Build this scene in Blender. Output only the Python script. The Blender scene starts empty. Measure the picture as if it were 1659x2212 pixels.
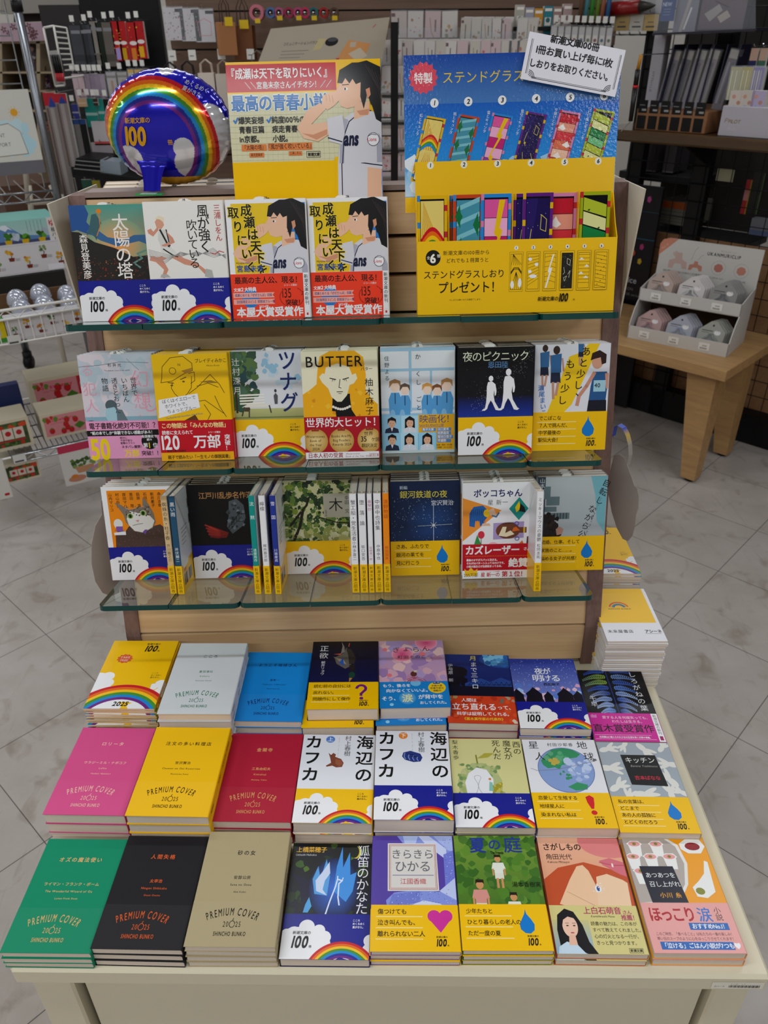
import bpy, math, random
from mathutils import Vector as V, Matrix as MX
R = random.Random(7)
pi = math.pi
for blk in (bpy.data.objects, bpy.data.meshes, bpy.data.materials, bpy.data.lights, bpy.data.cameras):
    for it in list(blk):
        blk.remove(it)
scene = bpy.context.scene
COL = scene.collection

# ---------------------------------------------------------------- camera, light, exposure
FPX = 1670.6
CAM_POS = V((0.0, -0.4770, 0.9226))
PITCH, YAW, ROLL = 0.54948, 0.013282, -0.0078425
cf = V((math.sin(YAW)*math.cos(PITCH), math.cos(YAW)*math.cos(PITCH), -math.sin(PITCH)))
cr0 = V((math.cos(YAW), -math.sin(YAW), 0)); cu0 = cr0.cross(cf)
CR = math.cos(ROLL)*cr0 + math.sin(ROLL)*cu0
CU = -math.sin(ROLL)*cr0 + math.cos(ROLL)*cu0
cam_d = bpy.data.cameras.new('camera'); cam = bpy.data.objects.new('camera', cam_d); COL.objects.link(cam)
cam.matrix_world = MX(((CR.x, CU.x, -cf.x, CAM_POS.x), (CR.y, CU.y, -cf.y, CAM_POS.y), (CR.z, CU.z, -cf.z, CAM_POS.z), (0, 0, 0, 1)))
cam_d.sensor_fit = 'HORIZONTAL'; cam_d.sensor_width = 36.0; cam_d.lens = 36.0*FPX/1659.0
cam_d.clip_start = 0.02; cam_d.clip_end = 60
cam_d.dof.use_dof = True; cam_d.dof.focus_distance = 1.02; cam_d.dof.aperture_fstop = 13.0
scene.camera = cam
scene.view_settings.view_transform = 'Standard'; scene.view_settings.look = 'None'
scene.view_settings.gamma = 1.0; scene.view_settings.exposure = -0.34; scene.view_settings.use_curve_mapping = False
FLOOR = -0.457
CEIL = 2.15
w = bpy.data.worlds.new('shop_air'); scene.world = w; w.use_nodes = True
w.node_tree.nodes['Background'].inputs[0].default_value = (0.80, 0.86, 1.0, 1)
w.node_tree.nodes['Background'].inputs[1].default_value = 0.15
TUBE_W = 15.0      # watts of one ceiling tube light
ROW_GAIN = {-1.75: 1.45, -0.25: 1.0, 1.25: 0.8, 2.75: 0.75, 4.25: 0.8}      # front row boosted as added fill for upright book faces, rear rows turned down
# (x, y) centres of the ceiling tube fittings, running along x
TUBES = [(x, y) for y in (-1.75, -0.25, 1.25, 2.75, 4.25) for x in (-3.1, -0.75, 1.6)]
cyc = scene.cycles
cyc.max_bounces = 8; cyc.diffuse_bounces = 4; cyc.glossy_bounces = 4; cyc.transmission_bounces = 8; cyc.transparent_max_bounces = 12
cyc.caustics_reflective = False; cyc.caustics_refractive = False
cyc.sample_clamp_indirect = 4.0
cyc.use_denoising = True
try: cyc.denoiser = 'OPENIMAGEDENOISE'
except Exception: pass

# ---------------------------------------------------------------- pixels of the photograph to places
def ray(px, py): return CR*((px-829.5)/FPX) + CU*((1106-py)/FPX) + cf
def ony(px, py, Y): d = ray(px, py); return CAM_POS + d*((Y-CAM_POS.y)/d.y)
def onz(px, py, Z): d = ray(px, py); return CAM_POS + d*((Z-CAM_POS.z)/d.z)
def onpl(px, py, p0, n): d = ray(px, py); return CAM_POS + d*((V(p0)-CAM_POS).dot(n)/d.dot(n))

# ---------------------------------------------------------------- colour and materials
def lin(c): return c/12.92 if c <= 0.04045 else ((c+0.055)/1.055)**2.4
def H(s):
    s = s.lstrip('#')
    if len(s) == 3: s = ''.join(ch*2 for ch in s)
    return tuple(lin(int(s[i:i+2], 16)/255) for i in (0, 2, 4))
HC = {}
def C3(c):
    if not isinstance(c, str): return tuple(c[:3])
    if c not in HC: HC[c] = tuple(x**1.13 for x in H(c))      # inks as dense as print
    return HC[c]
def mixc(a, b, t): a, b = C3(a), C3(b); return tuple(x+(y-x)*t for x, y in zip(a, b))
MATS = {}
def newmat(name):
    m = bpy.data.materials.new(name); m.use_nodes = True
    return m, m.node_tree, m.node_tree.nodes['Principled BSDF']
def mat(name, col='#888', rough=0.5, metal=0.0, spec=0.5, trans=0.0, ior=1.45, alpha=1.0, coat=0.0, emit=None, es=0, bump=0.0, bs=400, var=0.0):
    if name in MATS: return MATS[name]
    m, nt, b = newmat(name)
    b.inputs['Base Color'].default_value = (*C3(col), 1); b.inputs['Roughness'].default_value = rough
    b.inputs['Metallic'].default_value = metal; b.inputs['Specular IOR Level'].default_value = spec
    b.inputs['Transmission Weight'].default_value = trans; b.inputs['IOR'].default_value = ior
    b.inputs['Alpha'].default_value = alpha; b.inputs['Coat Weight'].default_value = coat
    if emit: b.inputs['Emission Color'].default_value = (*C3(emit), 1); b.inputs['Emission Strength'].default_value = es
    tc = nt.nodes.new('ShaderNodeTexCoord'); nz = nt.nodes.new('ShaderNodeTexNoise')
    nz.inputs['Scale'].default_value = bs; nt.links.new(tc.outputs['Object'], nz.inputs['Vector'])
    if bump:
        bp = nt.nodes.new('ShaderNodeBump'); bp.inputs['Strength'].default_value = bump; bp.inputs['Distance'].default_value = 0.001
        nt.links.new(nz.outputs['Fac'], bp.inputs['Height']); nt.links.new(bp.outputs['Normal'], b.inputs['Normal'])
    if var:
        mx = nt.nodes.new('ShaderNodeMix'); mx.data_type = 'RGBA'
        mx.inputs['A'].default_value = (*mixc(col, '#000', var), 1); mx.inputs['B'].default_value = (*C3(col), 1)
        nt.links.new(nz.outputs['Fac'], mx.inputs['Factor']); nt.links.new(mx.outputs['Result'], b.inputs['Base Color'])
    MATS[name] = m; return m
def printed(name, rough, spec=0.5, metal=0.0, coat=0.0, bump=0.0, bs=900):
    """print, paint or dye: the colour comes from the mesh's own ink layer"""
    if name in MATS: return MATS[name]
    m, nt, b = newmat(name)
    a = nt.nodes.new('ShaderNodeAttribute'); a.attribute_name = 'ink'
    nt.links.new(a.outputs['Color'], b.inputs['Base Color'])
    b.inputs['Roughness'].default_value = rough; b.inputs['Specular IOR Level'].default_value = spec
    b.inputs['Metallic'].default_value = metal; b.inputs['Coat Weight'].default_value = coat
    if bump:
        tc = nt.nodes.new('ShaderNodeTexCoord'); nz = nt.nodes.new('ShaderNodeTexNoise'); nz.inputs['Scale'].default_value = bs
        bp = nt.nodes.new('ShaderNodeBump'); bp.inputs['Strength'].default_value = bump; bp.inputs['Distance'].default_value = 0.001
        nt.links.new(tc.outputs['Object'], nz.inputs['Vector']); nt.links.new(nz.outputs['Fac'], bp.inputs['Height']); nt.links.new(bp.outputs['Normal'], b.inputs['Normal'])
    MATS[name] = m; return m
GLOSS = printed('glossy_print', 0.30, 0.32)
MATTE = printed('matte_print', 0.62, 0.16)
PAINT = printed('painted_plastic', 0.45, 0.45)
BUMPY = printed('pebbled_gloss_card', 0.16, 0.6, bump=0.35, bs=260)
SLICK = printed('smooth_gloss_card', 0.14, 0.22)
def page_mat():
    m, nt, b = newmat('page_edges')
    tc = nt.nodes.new('ShaderNodeTexCoord'); mp = nt.nodes.new('ShaderNodeMapping'); mp.inputs['Scale'].default_value = (6, 6, 2600)
    nz = nt.nodes.new('ShaderNodeTexNoise'); nz.inputs['Scale'].default_value = 1.0; nz.inputs['Detail'].default_value = 3
    rp = nt.nodes.new('ShaderNodeMix'); rp.data_type = 'RGBA'
    rp.inputs['A'].default_value = (*H('#cdbcab'), 1); rp.inputs['B'].default_value = (*H('#f3e6d8'), 1)
    nt.links.new(tc.outputs['Object'], mp.inputs['Vector']); nt.links.new(mp.outputs['Vector'], nz.inputs['Vector'])
    nt.links.new(nz.outputs['Fac'], rp.inputs['Factor']); nt.links.new(rp.outputs['Result'], b.inputs['Base Color'])
    b.inputs['Roughness'].default_value = 0.9; b.inputs['Specular IOR Level'].default_value = 0.1
    return m
PAGES = page_mat()
def wood(name, c0, c1, scale=(2, 40, 40), rough=0.5, dist=0.6):
    if name in MATS: return MATS[name]
    m, nt, b = newmat(name)
    tc = nt.nodes.new('ShaderNodeTexCoord'); mp = nt.nodes.new('ShaderNodeMapping'); mp.inputs['Scale'].default_value = scale
    nz = nt.nodes.new('ShaderNodeTexNoise'); nz.inputs['Scale'].default_value = 1.5; nz.inputs['Detail'].default_value = 6; nz.inputs['Distortion'].default_value = dist
    n2 = nt.nodes.new('ShaderNodeTexNoise'); n2.inputs['Scale'].default_value = 9; n2.inputs['Detail'].default_value = 4
    mx = nt.nodes.new('ShaderNodeMix'); mx.data_type = 'RGBA'; mx.inputs['A'].default_value = (*H(c0), 1); mx.inputs['B'].default_value = (*H(c1), 1)
    ad = nt.nodes.new('ShaderNodeMath'); ad.operation = 'MULTIPLY_ADD'; ad.inputs[1].default_value = 0.4
    rmp = nt.nodes.new('ShaderNodeMapRange'); rmp.inputs['From Min'].default_value = 0.4; rmp.inputs['From Max'].default_value = 0.95
    nt.links.new(tc.outputs['Object'], mp.inputs['Vector']); nt.links.new(mp.outputs['Vector'], nz.inputs['Vector']); nt.links.new(mp.outputs['Vector'], n2.inputs['Vector'])
    nt.links.new(n2.outputs['Fac'], ad.inputs[0]); nt.links.new(nz.outputs['Fac'], ad.inputs[2]); nt.links.new(ad.outputs[0], rmp.inputs['Value'])
    nt.links.new(rmp.outputs['Result'], mx.inputs['Factor']); nt.links.new(mx.outputs['Result'], b.inputs['Base Color'])
    b.inputs['Roughness'].default_value = rough; b.inputs['Specular IOR Level'].default_value = 0.35
    MATS[name] = m; return m

# ---------------------------------------------------------------- mesh builder
class MB:
    def __init__(s): s.v = []; s.f = []; s.m = []; s.c = []; s.mats = []; s.sm = []
    def mi(s, m):
        if m not in s.mats: s.mats.append(m)
        return s.mats.index(m)
    def add(s, vs, fs, m, col='#888', cols=None, smooth=False):
        o = len(s.v); i = s.mi(m); s.v += [tuple(p) for p in vs]
        if cols: s.c += [(*C3(c), 1) for c in cols]
        else: s.c += [(*C3(col), 1)]*len(vs)
        for f in fs: s.f.append([o+k for k in f]); s.m.append(i); s.sm.append(smooth)
        return s
    def box(s, a, b, m, col='#888', M=None):
        x0, y0, z0 = a; x1, y1, z1 = b
        vs = [V(p) for p in ((x0, y0, z0), (x1, y0, z0), (x1, y1, z0), (x0, y1, z0), (x0, y0, z1), (x1, y0, z1), (x1, y1, z1), (x0, y1, z1))]
        if M: vs = [M @ p for p in vs]
        return s.add(vs, [(0, 3, 2, 1), (4, 5, 6, 7), (0, 1, 5, 4), (1, 2, 6, 5), (2, 3, 7, 6), (3, 0, 4, 7)], m, col)
    def bbox(s, a, b, m, r=0.002, col='#888', M=None):
        """box with small chamfers on every edge"""
        x = (a[0], b[0]); y = (a[1], b[1]); z = (a[2], b[2]); vs = []; idx = {}
        for i in (0, 1):
            for j in (0, 1):
                for k in (0, 1):
                    for ax in (0, 1, 2):
                        p = [x[i], y[j], z[k]]
                        for q, t in ((0, i), (1, j), (2, k)):
                            if q != ax: p[q] += r*(1-2*t)
                        p = V(p); idx[i, j, k, ax] = len(vs); vs.append(M @ p if M else p)
        fs = []
        I = lambda i, j, k, ax: idx[i, j, k, ax]
        for t in (0, 1):
            f = [I(t, 0, 0, 0), I(t, 1, 0, 0), I(t, 1, 1, 0), I(t, 0, 1, 0)]; fs.append(f if t else f[::-1])
            f = [I(0, t, 0, 1), I(0, t, 1, 1), I(1, t, 1, 1), I(1, t, 0, 1)]; fs.append(f if t else f[::-1])
            f = [I(0, 0, t, 2), I(1, 0, t, 2), I(1, 1, t, 2), I(0, 1, t, 2)]; fs.append(f if t else f[::-1])
        for p in (0, 1):
            for q in (0, 1):
                fs.append([I(p, q, 0, 0), I(p, q, 1, 0), I(p, q, 1, 1), I(p, q, 0, 1)])
                fs.append([I(p, 0, q, 0), I(p, 1, q, 0), I(p, 1, q, 2), I(p, 0, q, 2)])
                fs.append([I(0, p, q, 1), I(1, p, q, 1), I(1, p, q, 2), I(0, p, q, 2)])
                for k in (0, 1): fs.append([I(p, q, k, 0), I(p, q, k, 1), I(p, q, k, 2)])
        return s.add(vs, fs, m, col)
    def prism(s, poly, z0, z1, m, col='#888', M=None, top=None):
        n = len(poly); vs = [V((x, y, z0)) for x, y in poly]+[V((x, y, z1)) for x, y in poly]
        if M: vs = [M @ p for p in vs]
        s.add(vs, [list(range(n))[::-1]]+[(i, (i+1) % n, n+(i+1) % n, n+i) for i in range(n)]+[list(range(n, 2*n))], m, col)
        return s
    def tube(s, pts, r, m, n=6, col='#888', closed=False):
        pts = [V(p) for p in pts]; k = len(pts); vs = []; rs = r if isinstance(r, (list, tuple)) else [r]*k
        prev = None
        for i, p in enumerate(pts):
            if closed: d = pts[(i+1) % k]-pts[i-1]
            else: d = pts[min(i+1, k-1)]-pts[max(i-1, 0)]
            d.normalize()
            if prev is None: a = d.cross(V((0, 0, 1)) if abs(d.z) < 0.9 else V((1, 0, 0)))
            else: a = prev - d*prev.dot(d)
            a.normalize(); prev = a; b = d.cross(a)
            vs += [p+(a*math.cos(2*pi*j/n)+b*math.sin(2*pi*j/n))*rs[i] for j in range(n)]
        fs = []
        for i in range(k if closed else k-1):
            for j in range(n):
                fs.append((i*n+j, i*n+(j+1) % n, ((i+1) % k)*n+(j+1) % n, ((i+1) % k)*n+j))
        if not closed: fs += [list(range(n))[::-1], list(range((k-1)*n, k*n))]
        return s.add(vs, fs, m, col, smooth=n > 5)
    def grid(s, fn, nu, nv, m, col='#888', cf=None, smooth=True, thick=None):
        vs = []; cs = []
        for j in range(nv+1):
            for i in range(nu+1):
                u, v = i/nu, j/nv; vs.append(fn(u, v))
                if cf: cs.append(cf(u, v))
        fs = [(j*(nu+1)+i, j*(nu+1)+i+1, (j+1)*(nu+1)+i+1, (j+1)*(nu+1)+i) for j in range(nv) for i in range(nu)]
        return s.add(vs, fs, m, col, cs or None, smooth)
    def build(s, name, parent=None, loc=None, M=None, mesh=None):
        if mesh is None:
            mesh = bpy.data.meshes.new(name); mesh.from_pydata(s.v, [], s.f)
            for m in s.mats: mesh.materials.append(m)
            mesh.polygons.foreach_set('material_index', s.m); mesh.polygons.foreach_set('use_smooth', s.sm)
            at = mesh.attributes.new('ink', 'FLOAT_COLOR', 'POINT')
            at.data.foreach_set('color', [q for c in s.c for q in c])
            mesh.update()
        o = bpy.data.objects.new(name, mesh); COL.objects.link(o)
        if parent: o.parent = parent; KIDS.setdefault(parent.name, []).append(o)
        if loc: o.location = loc
        if M: o.matrix_world = M
        return o
ALL = []
def tag(o, label=None, cat=None, group=None, kind=None):
    if label: o['label'] = label
    if cat: o['category'] = cat
    if group: o['group'] = group
    if kind: o['kind'] = kind
    return o
def thing(name, label, cat, M=None, loc=None, group=None):
    o = bpy.data.objects.new(name, None); COL.objects.link(o); o.empty_display_size = 0.03
    if M is not None: o.matrix_world = M
    if loc is not None: o.location = loc
    return tag(o, label, cat, group)
def frame(p, x, y, z):
    x, y, z = V(x), V(y), V(z); return MX(((x.x, y.x, z.x, p[0]), (x.y, y.y, z.y, p[1]), (x.z, y.z, z.z, p[2]), (0, 0, 0, 1)))
def copy_tree(o, M=None, parent=None, label=None):
    c = o.copy(); COL.objects.link(c)
    if parent: c.parent = parent
    if M is not None: c.matrix_world = M
    if label: c['label'] = label
    for ch in KIDS.get(o.name, []):
        k = copy_tree(ch, None, c); KIDS.setdefault(c.name, []).append(k)
    return c
KIDS = {}
def struct(o): o['kind'] = 'structure'; return o

# ---------------------------------------------------------------- lettering (glyph outlines filled into flat faces)
GS = bpy.data.scenes.new('lettering'); GV = GS.view_layers[0]
_fc = bpy.data.curves.new('lettering', 'FONT'); _fc.resolution_u = 3; _fc.fill_mode = 'FRONT'
_fo = bpy.data.objects.new('lettering', _fc); GS.collection.objects.link(_fo)
GC = {}
def _raw(ch, off):
    _fc.body = ch; _fc.offset = off
    with bpy.context.temp_override(scene=GS, view_layer=GV):
        dg = bpy.context.evaluated_depsgraph_get()
    dg.update()
    e = _fo.evaluated_get(dg); m = e.to_mesh()
    vs = [(v.co.x, v.co.y) for v in m.vertices]; fs = [tuple(p.vertices) for p in m.polygons]
    e.to_mesh_clear(); return vs, fs
_r = _raw('国', 0)[0]
EM = (max(p[1] for p in _r)-min(p[1] for p in _r))/0.90
EMY = (max(p[1] for p in _r)+min(p[1] for p in _r))/2/EM
EMX = (max(p[0] for p in _r)+min(p[0] for p in _r))/2/EM
def glyph(ch, off):
    off = 0; k = ch
    if k not in GC:
        vs, fs = _raw(ch, off*EM); vs = [(x/EM, y/EM) for x, y in vs]
        wide = ord(ch) > 0x2e80
        if ch == ' ' or not vs: adv = 0.3
        elif wide: adv = 1.0
        else:
            x0 = min(p[0] for p in vs); x1 = max(p[0] for p in vs)
            vs = [(x-x0+0.04, y) for x, y in vs]; adv = x1-x0+0.11
        if ch == '\u3000': adv = 1.0
        if wide and vs: vs = [(x-EMX+0.5, y-EMY+0.5) for x, y in vs]      # the cell is 0..1 both ways
        elif vs: vs = [(x, y-EMY+0.5) for x, y in vs]
        GC[k] = (vs, fs, adv)
    return GC[k]
LAYER = 1.0e-5
def clip(poly, x0, y0, x1, y1):
    for ax, lim, sg in ((0, x0, 1), (0, x1, -1), (1, y0, 1), (1, y1, -1)):
        out = []
        for i in range(len(poly)):
            a, b = poly[i-1], poly[i]; da, db = (a[ax]-lim)*sg, (b[ax]-lim)*sg
            if (da < 0) != (db < 0): t = da/(da-db); out.append((a[0]+(b[0]-a[0])*t, a[1]+(b[1]-a[1])*t))
            if db >= 0: out.append(b)
        poly = out
        if len(poly) < 3: return []
    return poly
class Cv:
    """flat printed artwork in millimetres, layer upon layer"""
    def __init__(s, w=106, h=151): s.w, s.h = w, h; s.q = []; s.lv = 1; s.cl = (0, 0, w, h)
    def up(s): s.lv += 1
    def poly(s, pts, col, cl=True, up=True):
        if cl: pts = clip(list(pts), *s.cl)
        if len(pts) >= 3: s.q.append((pts, [tuple(range(len(pts)))], [C3(col)]*len(pts), s.lv))
        if up: s.up()
        else: s.lv += 0.02
        return s
    def rect(s, x, y, w, h, col, c2=None, n=1):
        if c2 is None: return s.poly([(x, y), (x+w, y), (x+w, y+h), (x, y+h)], col)
        pts = clip([(x, y), (x+w, y), (x+w, y+h), (x, y+h)], *s.cl)
        s.q.append((pts, [(0, 1, 2, 3)], [mixc(col, c2, (p[1]-y)/h) for p in pts], s.lv)); s.up(); return s
    def ell(s, cx, cy, rx, ry, col, n=28, rot=0, up=True, a0=0, a1=2*pi):
        c, k = math.cos(rot), math.sin(rot); full = a1-a0 > 6.28; m = n if full else n+1
        pts = [(rx*math.cos(a0+(a1-a0)*i/n), ry*math.sin(a0+(a1-a0)*i/n)) for i in range(m)]
        return s.poly([(cx+x*c-y*k, cy+x*k+y*c) for x, y in pts], col, up=up)
    def grad(s, cx, cy, rx, ry, c0, c1, n=24, rings=1):
        """soft printed spot: c0 in the middle to c1 at the rim"""
        vs = [(cx, cy)]+[(cx+rx*math.cos(2*pi*i/n), cy+ry*math.sin(2*pi*i/n)) for i in range(n)]
        x0, y0, x1, y1 = s.cl; vs = [(min(max(x, x0), x1), min(max(y, y0), y1)) for x, y in vs]
        s.q.append((vs, [(0, i+1, (i+1) % n+1) for i in range(n)], [C3(c0)]+[C3(c1)]*n, s.lv)); s.up(); return s
    def arc(s, cx, cy, r0, r1, col, a0=0, a1=pi, n=40, up=True):
        for i in range(n):
            t0, t1 = a0+(a1-a0)*i/n, a0+(a1-a0)*(i+1)/n
            s.poly([(cx+r0*math.cos(t0), cy+r0*math.sin(t0)), (cx+r1*math.cos(t0), cy+r1*math.sin(t0)), (cx+r1*math.cos(t1), cy+r1*math.sin(t1)), (cx+r0*math.cos(t1), cy+r0*math.sin(t1))], col, up=False)
        if up: s.up()
        return s
    def line(s, pts, wd, col, closed=False):
        P = list(pts)+([pts[0]] if closed else [])
        for (ax, ay), (bx, by) in zip(P, P[1:]):
            dx, dy = bx-ax, by-ay; l = math.hypot(dx, dy) or 1; dx, dy = dx/l, dy/l; nx, ny = -dy*wd/2, dx*wd/2; ex, ey = dx*wd*0.35, dy*wd*0.35
            s.poly([(ax-ex+nx, ay-ey+ny), (ax-ex-nx, ay-ey-ny), (bx+ex-nx, by+ey-ny), (bx+ex+nx, by+ey+ny)], col, up=False)
        s.up(); return s
    def frame(s, x, y, w, h, t, col):
        for a in ((x, y, w, t), (x, y+h-t, w, t), (x, y+t, t, h-2*t), (x+w-t, y+t, t, h-2*t)):
            s.poly([(a[0], a[1]), (a[0]+a[2], a[1]), (a[0]+a[2], a[1]+a[3]), (a[0], a[1]+a[3])], col, up=False)
        s.up(); return s
    def dots(s, n, x0, y0, x1, y1, r0, r1, cols, seed=1, k=5):
        g = random.Random(seed)
        for _ in range(n):
            r = g.uniform(r0, r1); s.ell(g.uniform(x0, x1), g.uniform(y0, y1), r, r*g.uniform(.7, 1), g.choice(cols), k, g.uniform(0, 3), up=False)
        s.up(); return s
    def blobs(s, n, x0, y0, x1, y1, r0, r1, cols, seed=1, k=9):
        """loose paint dabs, each on its own layer"""
        g = random.Random(seed)
        for _ in range(n):
            r = g.uniform(r0, r1); cx, cy = g.uniform(x0, x1), g.uniform(y0, y1); a = g.uniform(0, 3)
            s.poly([(cx+r*g.uniform(.65, 1.2)*math.cos(a+2*pi*i/k), cy+r*g.uniform(.65, 1.2)*math.sin(a+2*pi*i/k)) for i in range(k)], g.choice(cols), up=False)
            s.lv += 0.07
        s.up(); return s
    def _put(s, ch, b, fn, col, lv):
        vs, fs, adv = glyph(ch, 0)
        if vs:
            n = 1 if b < 0.012 else (4 if b < 0.055 else 8); r = b*0.8 if n > 1 else 0
            for k in range(n):
                dx, dy = (r*math.cos(2*pi*k/n+.785), r*math.sin(2*pi*k/n+.785)) if n > 1 else (0, 0)
                s.q.append(([fn(x+dx, y+dy) for x, y in vs], fs, [C3(col)]*len(vs), lv+k*.06))
        return adv
    def wid(s, t, size, sx=1, sp=0): return sum((glyph(c, 0)[2]+sp)*size*sx for c in t)-sp*size*sx
    def T(s, t, x, y, size, col, a='l', b=0.0, sx=1.0, sh=0.0, rot=0.0, sp=0.0, halo=None, hw=0.05):
        """a horizontal line of text; (x, y) is the cell's lower left (or centre / right)"""
        tw = s.wid(t, size, sx, sp); ox = {'l': 0, 'c': -tw/2, 'r': -tw}[a]
        c, k = math.cos(rot), math.sin(rot)
        for cc, bb, on in ((halo, b+hw, halo is not None), (col, b, True)):
            if not on: continue
            cx = ox
            for ch in t:
                def fn(u, v, cx=cx):
                    X = cx+(u*sx+v*sh)*size; Y = v*size
                    return (x+X*c-Y*k, y+X*k+Y*c)
                cx += (s._put(ch, bb, fn, cc, s.lv)+sp)*size*sx
            s.up()
        return s
    def VT(s, t, x, y, size, col, b=0.0, pitch=1.0, sy=1.0, sx=1.0, rot=0.0, halo=None, hw=0.05, dx=0.0):
        """a vertical line of text; x is the line's middle, y its top"""
        for cc, bb, on in ((halo, b+hw, halo is not None), (col, b, True)):
            if not on: continue
            for i, ch in enumerate(t):
                if ch == ' ': continue
                top = y-i*size*pitch; cx = x+i*dx*size; wv = ord(ch) > 0x2e80
                w2 = 0.5 if wv else glyph(ch, 0)[2]/2
                def fn(u, v, top=top, cx=cx, ch=ch, w2=w2):
                    if ch in 'ー〜…‥': u, v = v, 1-u
                    X, Y = (u-w2)*size*sx, (v-0.5)*size*sy
                    if ch in '、。' : X += size*0.45; Y += size*0.45
                    if ch in 'っょゃゅッョャュ': X += size*0.1; Y += size*.08
                    if rot: X, Y = X*math.cos(rot)-Y*math.sin(rot), X*math.sin(rot)+Y*math.cos(rot)
                    return (cx+X, top-size*0.5+Y)
                s._put(ch, bb, fn, cc, s.lv)
            s.up()
        return s
    def arctext(s, t, cx, cy, r, size, col, mid=pi/2, b=0.0, sx=0.7, sp=0.1):
        tot = s.wid(t, size, sx, sp); an = mid+tot/2/r
        for ch in t:
            ad = (glyph(ch, b)[2]+sp)*size*sx; a = an-ad/2/r; c, k = math.sin(a), math.cos(a)
            def fn(u, v, a=a, ad=ad):
                X = u*size*sx-ad/2; Y = v*size; rr = r+Y
                return (cx+rr*math.cos(a)+X*math.sin(a), cy+rr*math.sin(a)-X*math.cos(a))
            s._put(ch, b, fn, col, s.lv); an -= ad/r
        s.up(); return s
    def to(s, mb, m, M, lay=LAYER, bend=None):
        """print onto a plane: M takes millimetre x, y (in metres) to the object's own space"""
        for pts, fs, cs, lv in s.q:
            vs = []
            for x, y in pts:
                p = V((x/1000, y/1000, lv*lay))
                vs.append(bend(p) if bend else M @ p)
            mb.add(vs, fs, m, cols=cs)
        return mb

# ---------------------------------------------------------------- the room
def floor_mat():
    m, nt, b = newmat('vinyl_tiles'); N = nt.nodes.new; L = nt.links.new
    tc = N('ShaderNodeTexCoord'); mp = N('ShaderNodeMapping'); o = onz(1259+1190*.31646, 812+1057*.31646, FLOOR)
    mp.vector_type = 'TEXTURE'; mp.inputs['Location'].default_value = (o.x, o.y, 0); mp.inputs['Rotation'].default_value = (0, 0, math.radians(45.8)); mp.inputs['Scale'].default_value = (.3048,)*3
    L(tc.outputs['Object'], mp.inputs['Vector'])
    sx = N('ShaderNodeSeparateXYZ'); L(mp.outputs['Vector'], sx.inputs['Vector'])
    seams = []
    for ax in ('X', 'Y'):
        a = N('ShaderNodeMath'); a.operation = 'PINGPONG'; a.inputs[1].default_value = 0.5; L(sx.outputs[ax], a.inputs[0]); seams.append(a)
    mn = N('ShaderNodeMath'); mn.operation = 'MINIMUM'; L(seams[0].outputs[0], mn.inputs[0]); L(seams[1].outputs[0], mn.inputs[1])
    lt = N('ShaderNodeMapRange'); lt.inputs['From Min'].default_value = 0.0018; lt.inputs['From Max'].default_value = 0.0045; L(mn.outputs[0], lt.inputs['Value'])
    fl = N('ShaderNodeVectorMath'); fl.operation = 'FLOOR'; L(mp.outputs['Vector'], fl.inputs[0])
    wn = N('ShaderNodeTexWhiteNoise'); L(fl.outputs[0], wn.inputs['Vector'])
    n1 = N('ShaderNodeTexNoise'); n1.inputs['Scale'].default_value = 3.2; n1.inputs['Detail'].default_value = 7; n1.inputs['Roughness'].default_value = 0.62; L(tc.outputs['Object'], n1.inputs['Vector'])
    n2 = N('ShaderNodeTexNoise'); n2.inputs['Scale'].default_value = 11; n2.inputs['Detail'].default_value = 6; n2.inputs['Distortion'].default_value = 1.2; L(tc.outputs['Object'], n2.inputs['Vector'])
    m3 = N('ShaderNodeMapping'); m3.inputs['Rotation'].default_value = (0, 0, .9); m3.inputs['Scale'].default_value = (55, 5, 1); L(tc.outputs['Object'], m3.inputs['Vector'])
    n3 = N('ShaderNodeTexNoise'); n3.inputs['Scale'].default_value = 1.4; n3.inputs['Detail'].default_value = 4; L(m3.outputs[0], n3.inputs['Vector'])
    def mixn(f, a, bcol, fac=None):
        x = N('ShaderNodeMix'); x.data_type = 'RGBA'
        if isinstance(a, tuple): x.inputs['A'].default_value = (*a, 1)
        else: L(a, x.inputs['A'])
        x.inputs['B'].default_value = (*bcol, 1); L(f, x.inputs['Factor']); return x.outputs['Result']
    def rng(src, a, c, d=0, e=1):
        x = N('ShaderNodeMapRange'); x.inputs['From Min'].default_value = a; x.inputs['From Max'].default_value = c; x.inputs['To Min'].default_value = d; x.inputs['To Max'].default_value = e; L(src, x.inputs['Value']); return x.outputs['Result']
    c = mixn(rng(wn.outputs['Value'], 0, 1, 0, .45), H('#b2aaa4'), H('#a59e9a'))
    c = mixn(rng(n1.outputs['Fac'], .38, .70, 0, .7), c, H('#948b83'))
    c = mixn(rng(n2.outputs['Fac'], .56, .76, 0, .6), c, H('#77695a'))
    c = mixn(rng(n3.outputs['Fac'], .62, .78, 0, .35), c, H('#7c736b'))
    iv = N('ShaderNodeMath'); iv.operation = 'SUBTRACT'; iv.inputs[0].default_value = 1; L(lt.outputs[0], iv.inputs[1])
    iv2 = N('ShaderNodeMath'); iv2.operation = 'MULTIPLY'; iv2.inputs[1].default_value = .85; L(iv.outputs[0], iv2.inputs[0])
    c = mixn(iv2.outputs[0], c, H('#25211e'))
    L(c, b.inputs['Base Color']); L(rng(n1.outputs['Fac'], .3, .7, .28, .5), b.inputs['Roughness']); b.inputs['Specular IOR Level'].default_value = .4
    return m
X0, X1, Y0, Y1 = -4.0, 4.2, -3.2, 5.4
WALL = mat('wall_paint', '#cfcac4', 0.8, var=.06, bs=3); CEILM = mat('ceiling_panel', '#d8d6d2', 0.9, var=.05, bs=5)
mb = MB(); mb.box((X0, Y0, FLOOR-.05), (X1, Y1, FLOOR), floor_mat()); struct(mb.build('floor'))
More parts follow.
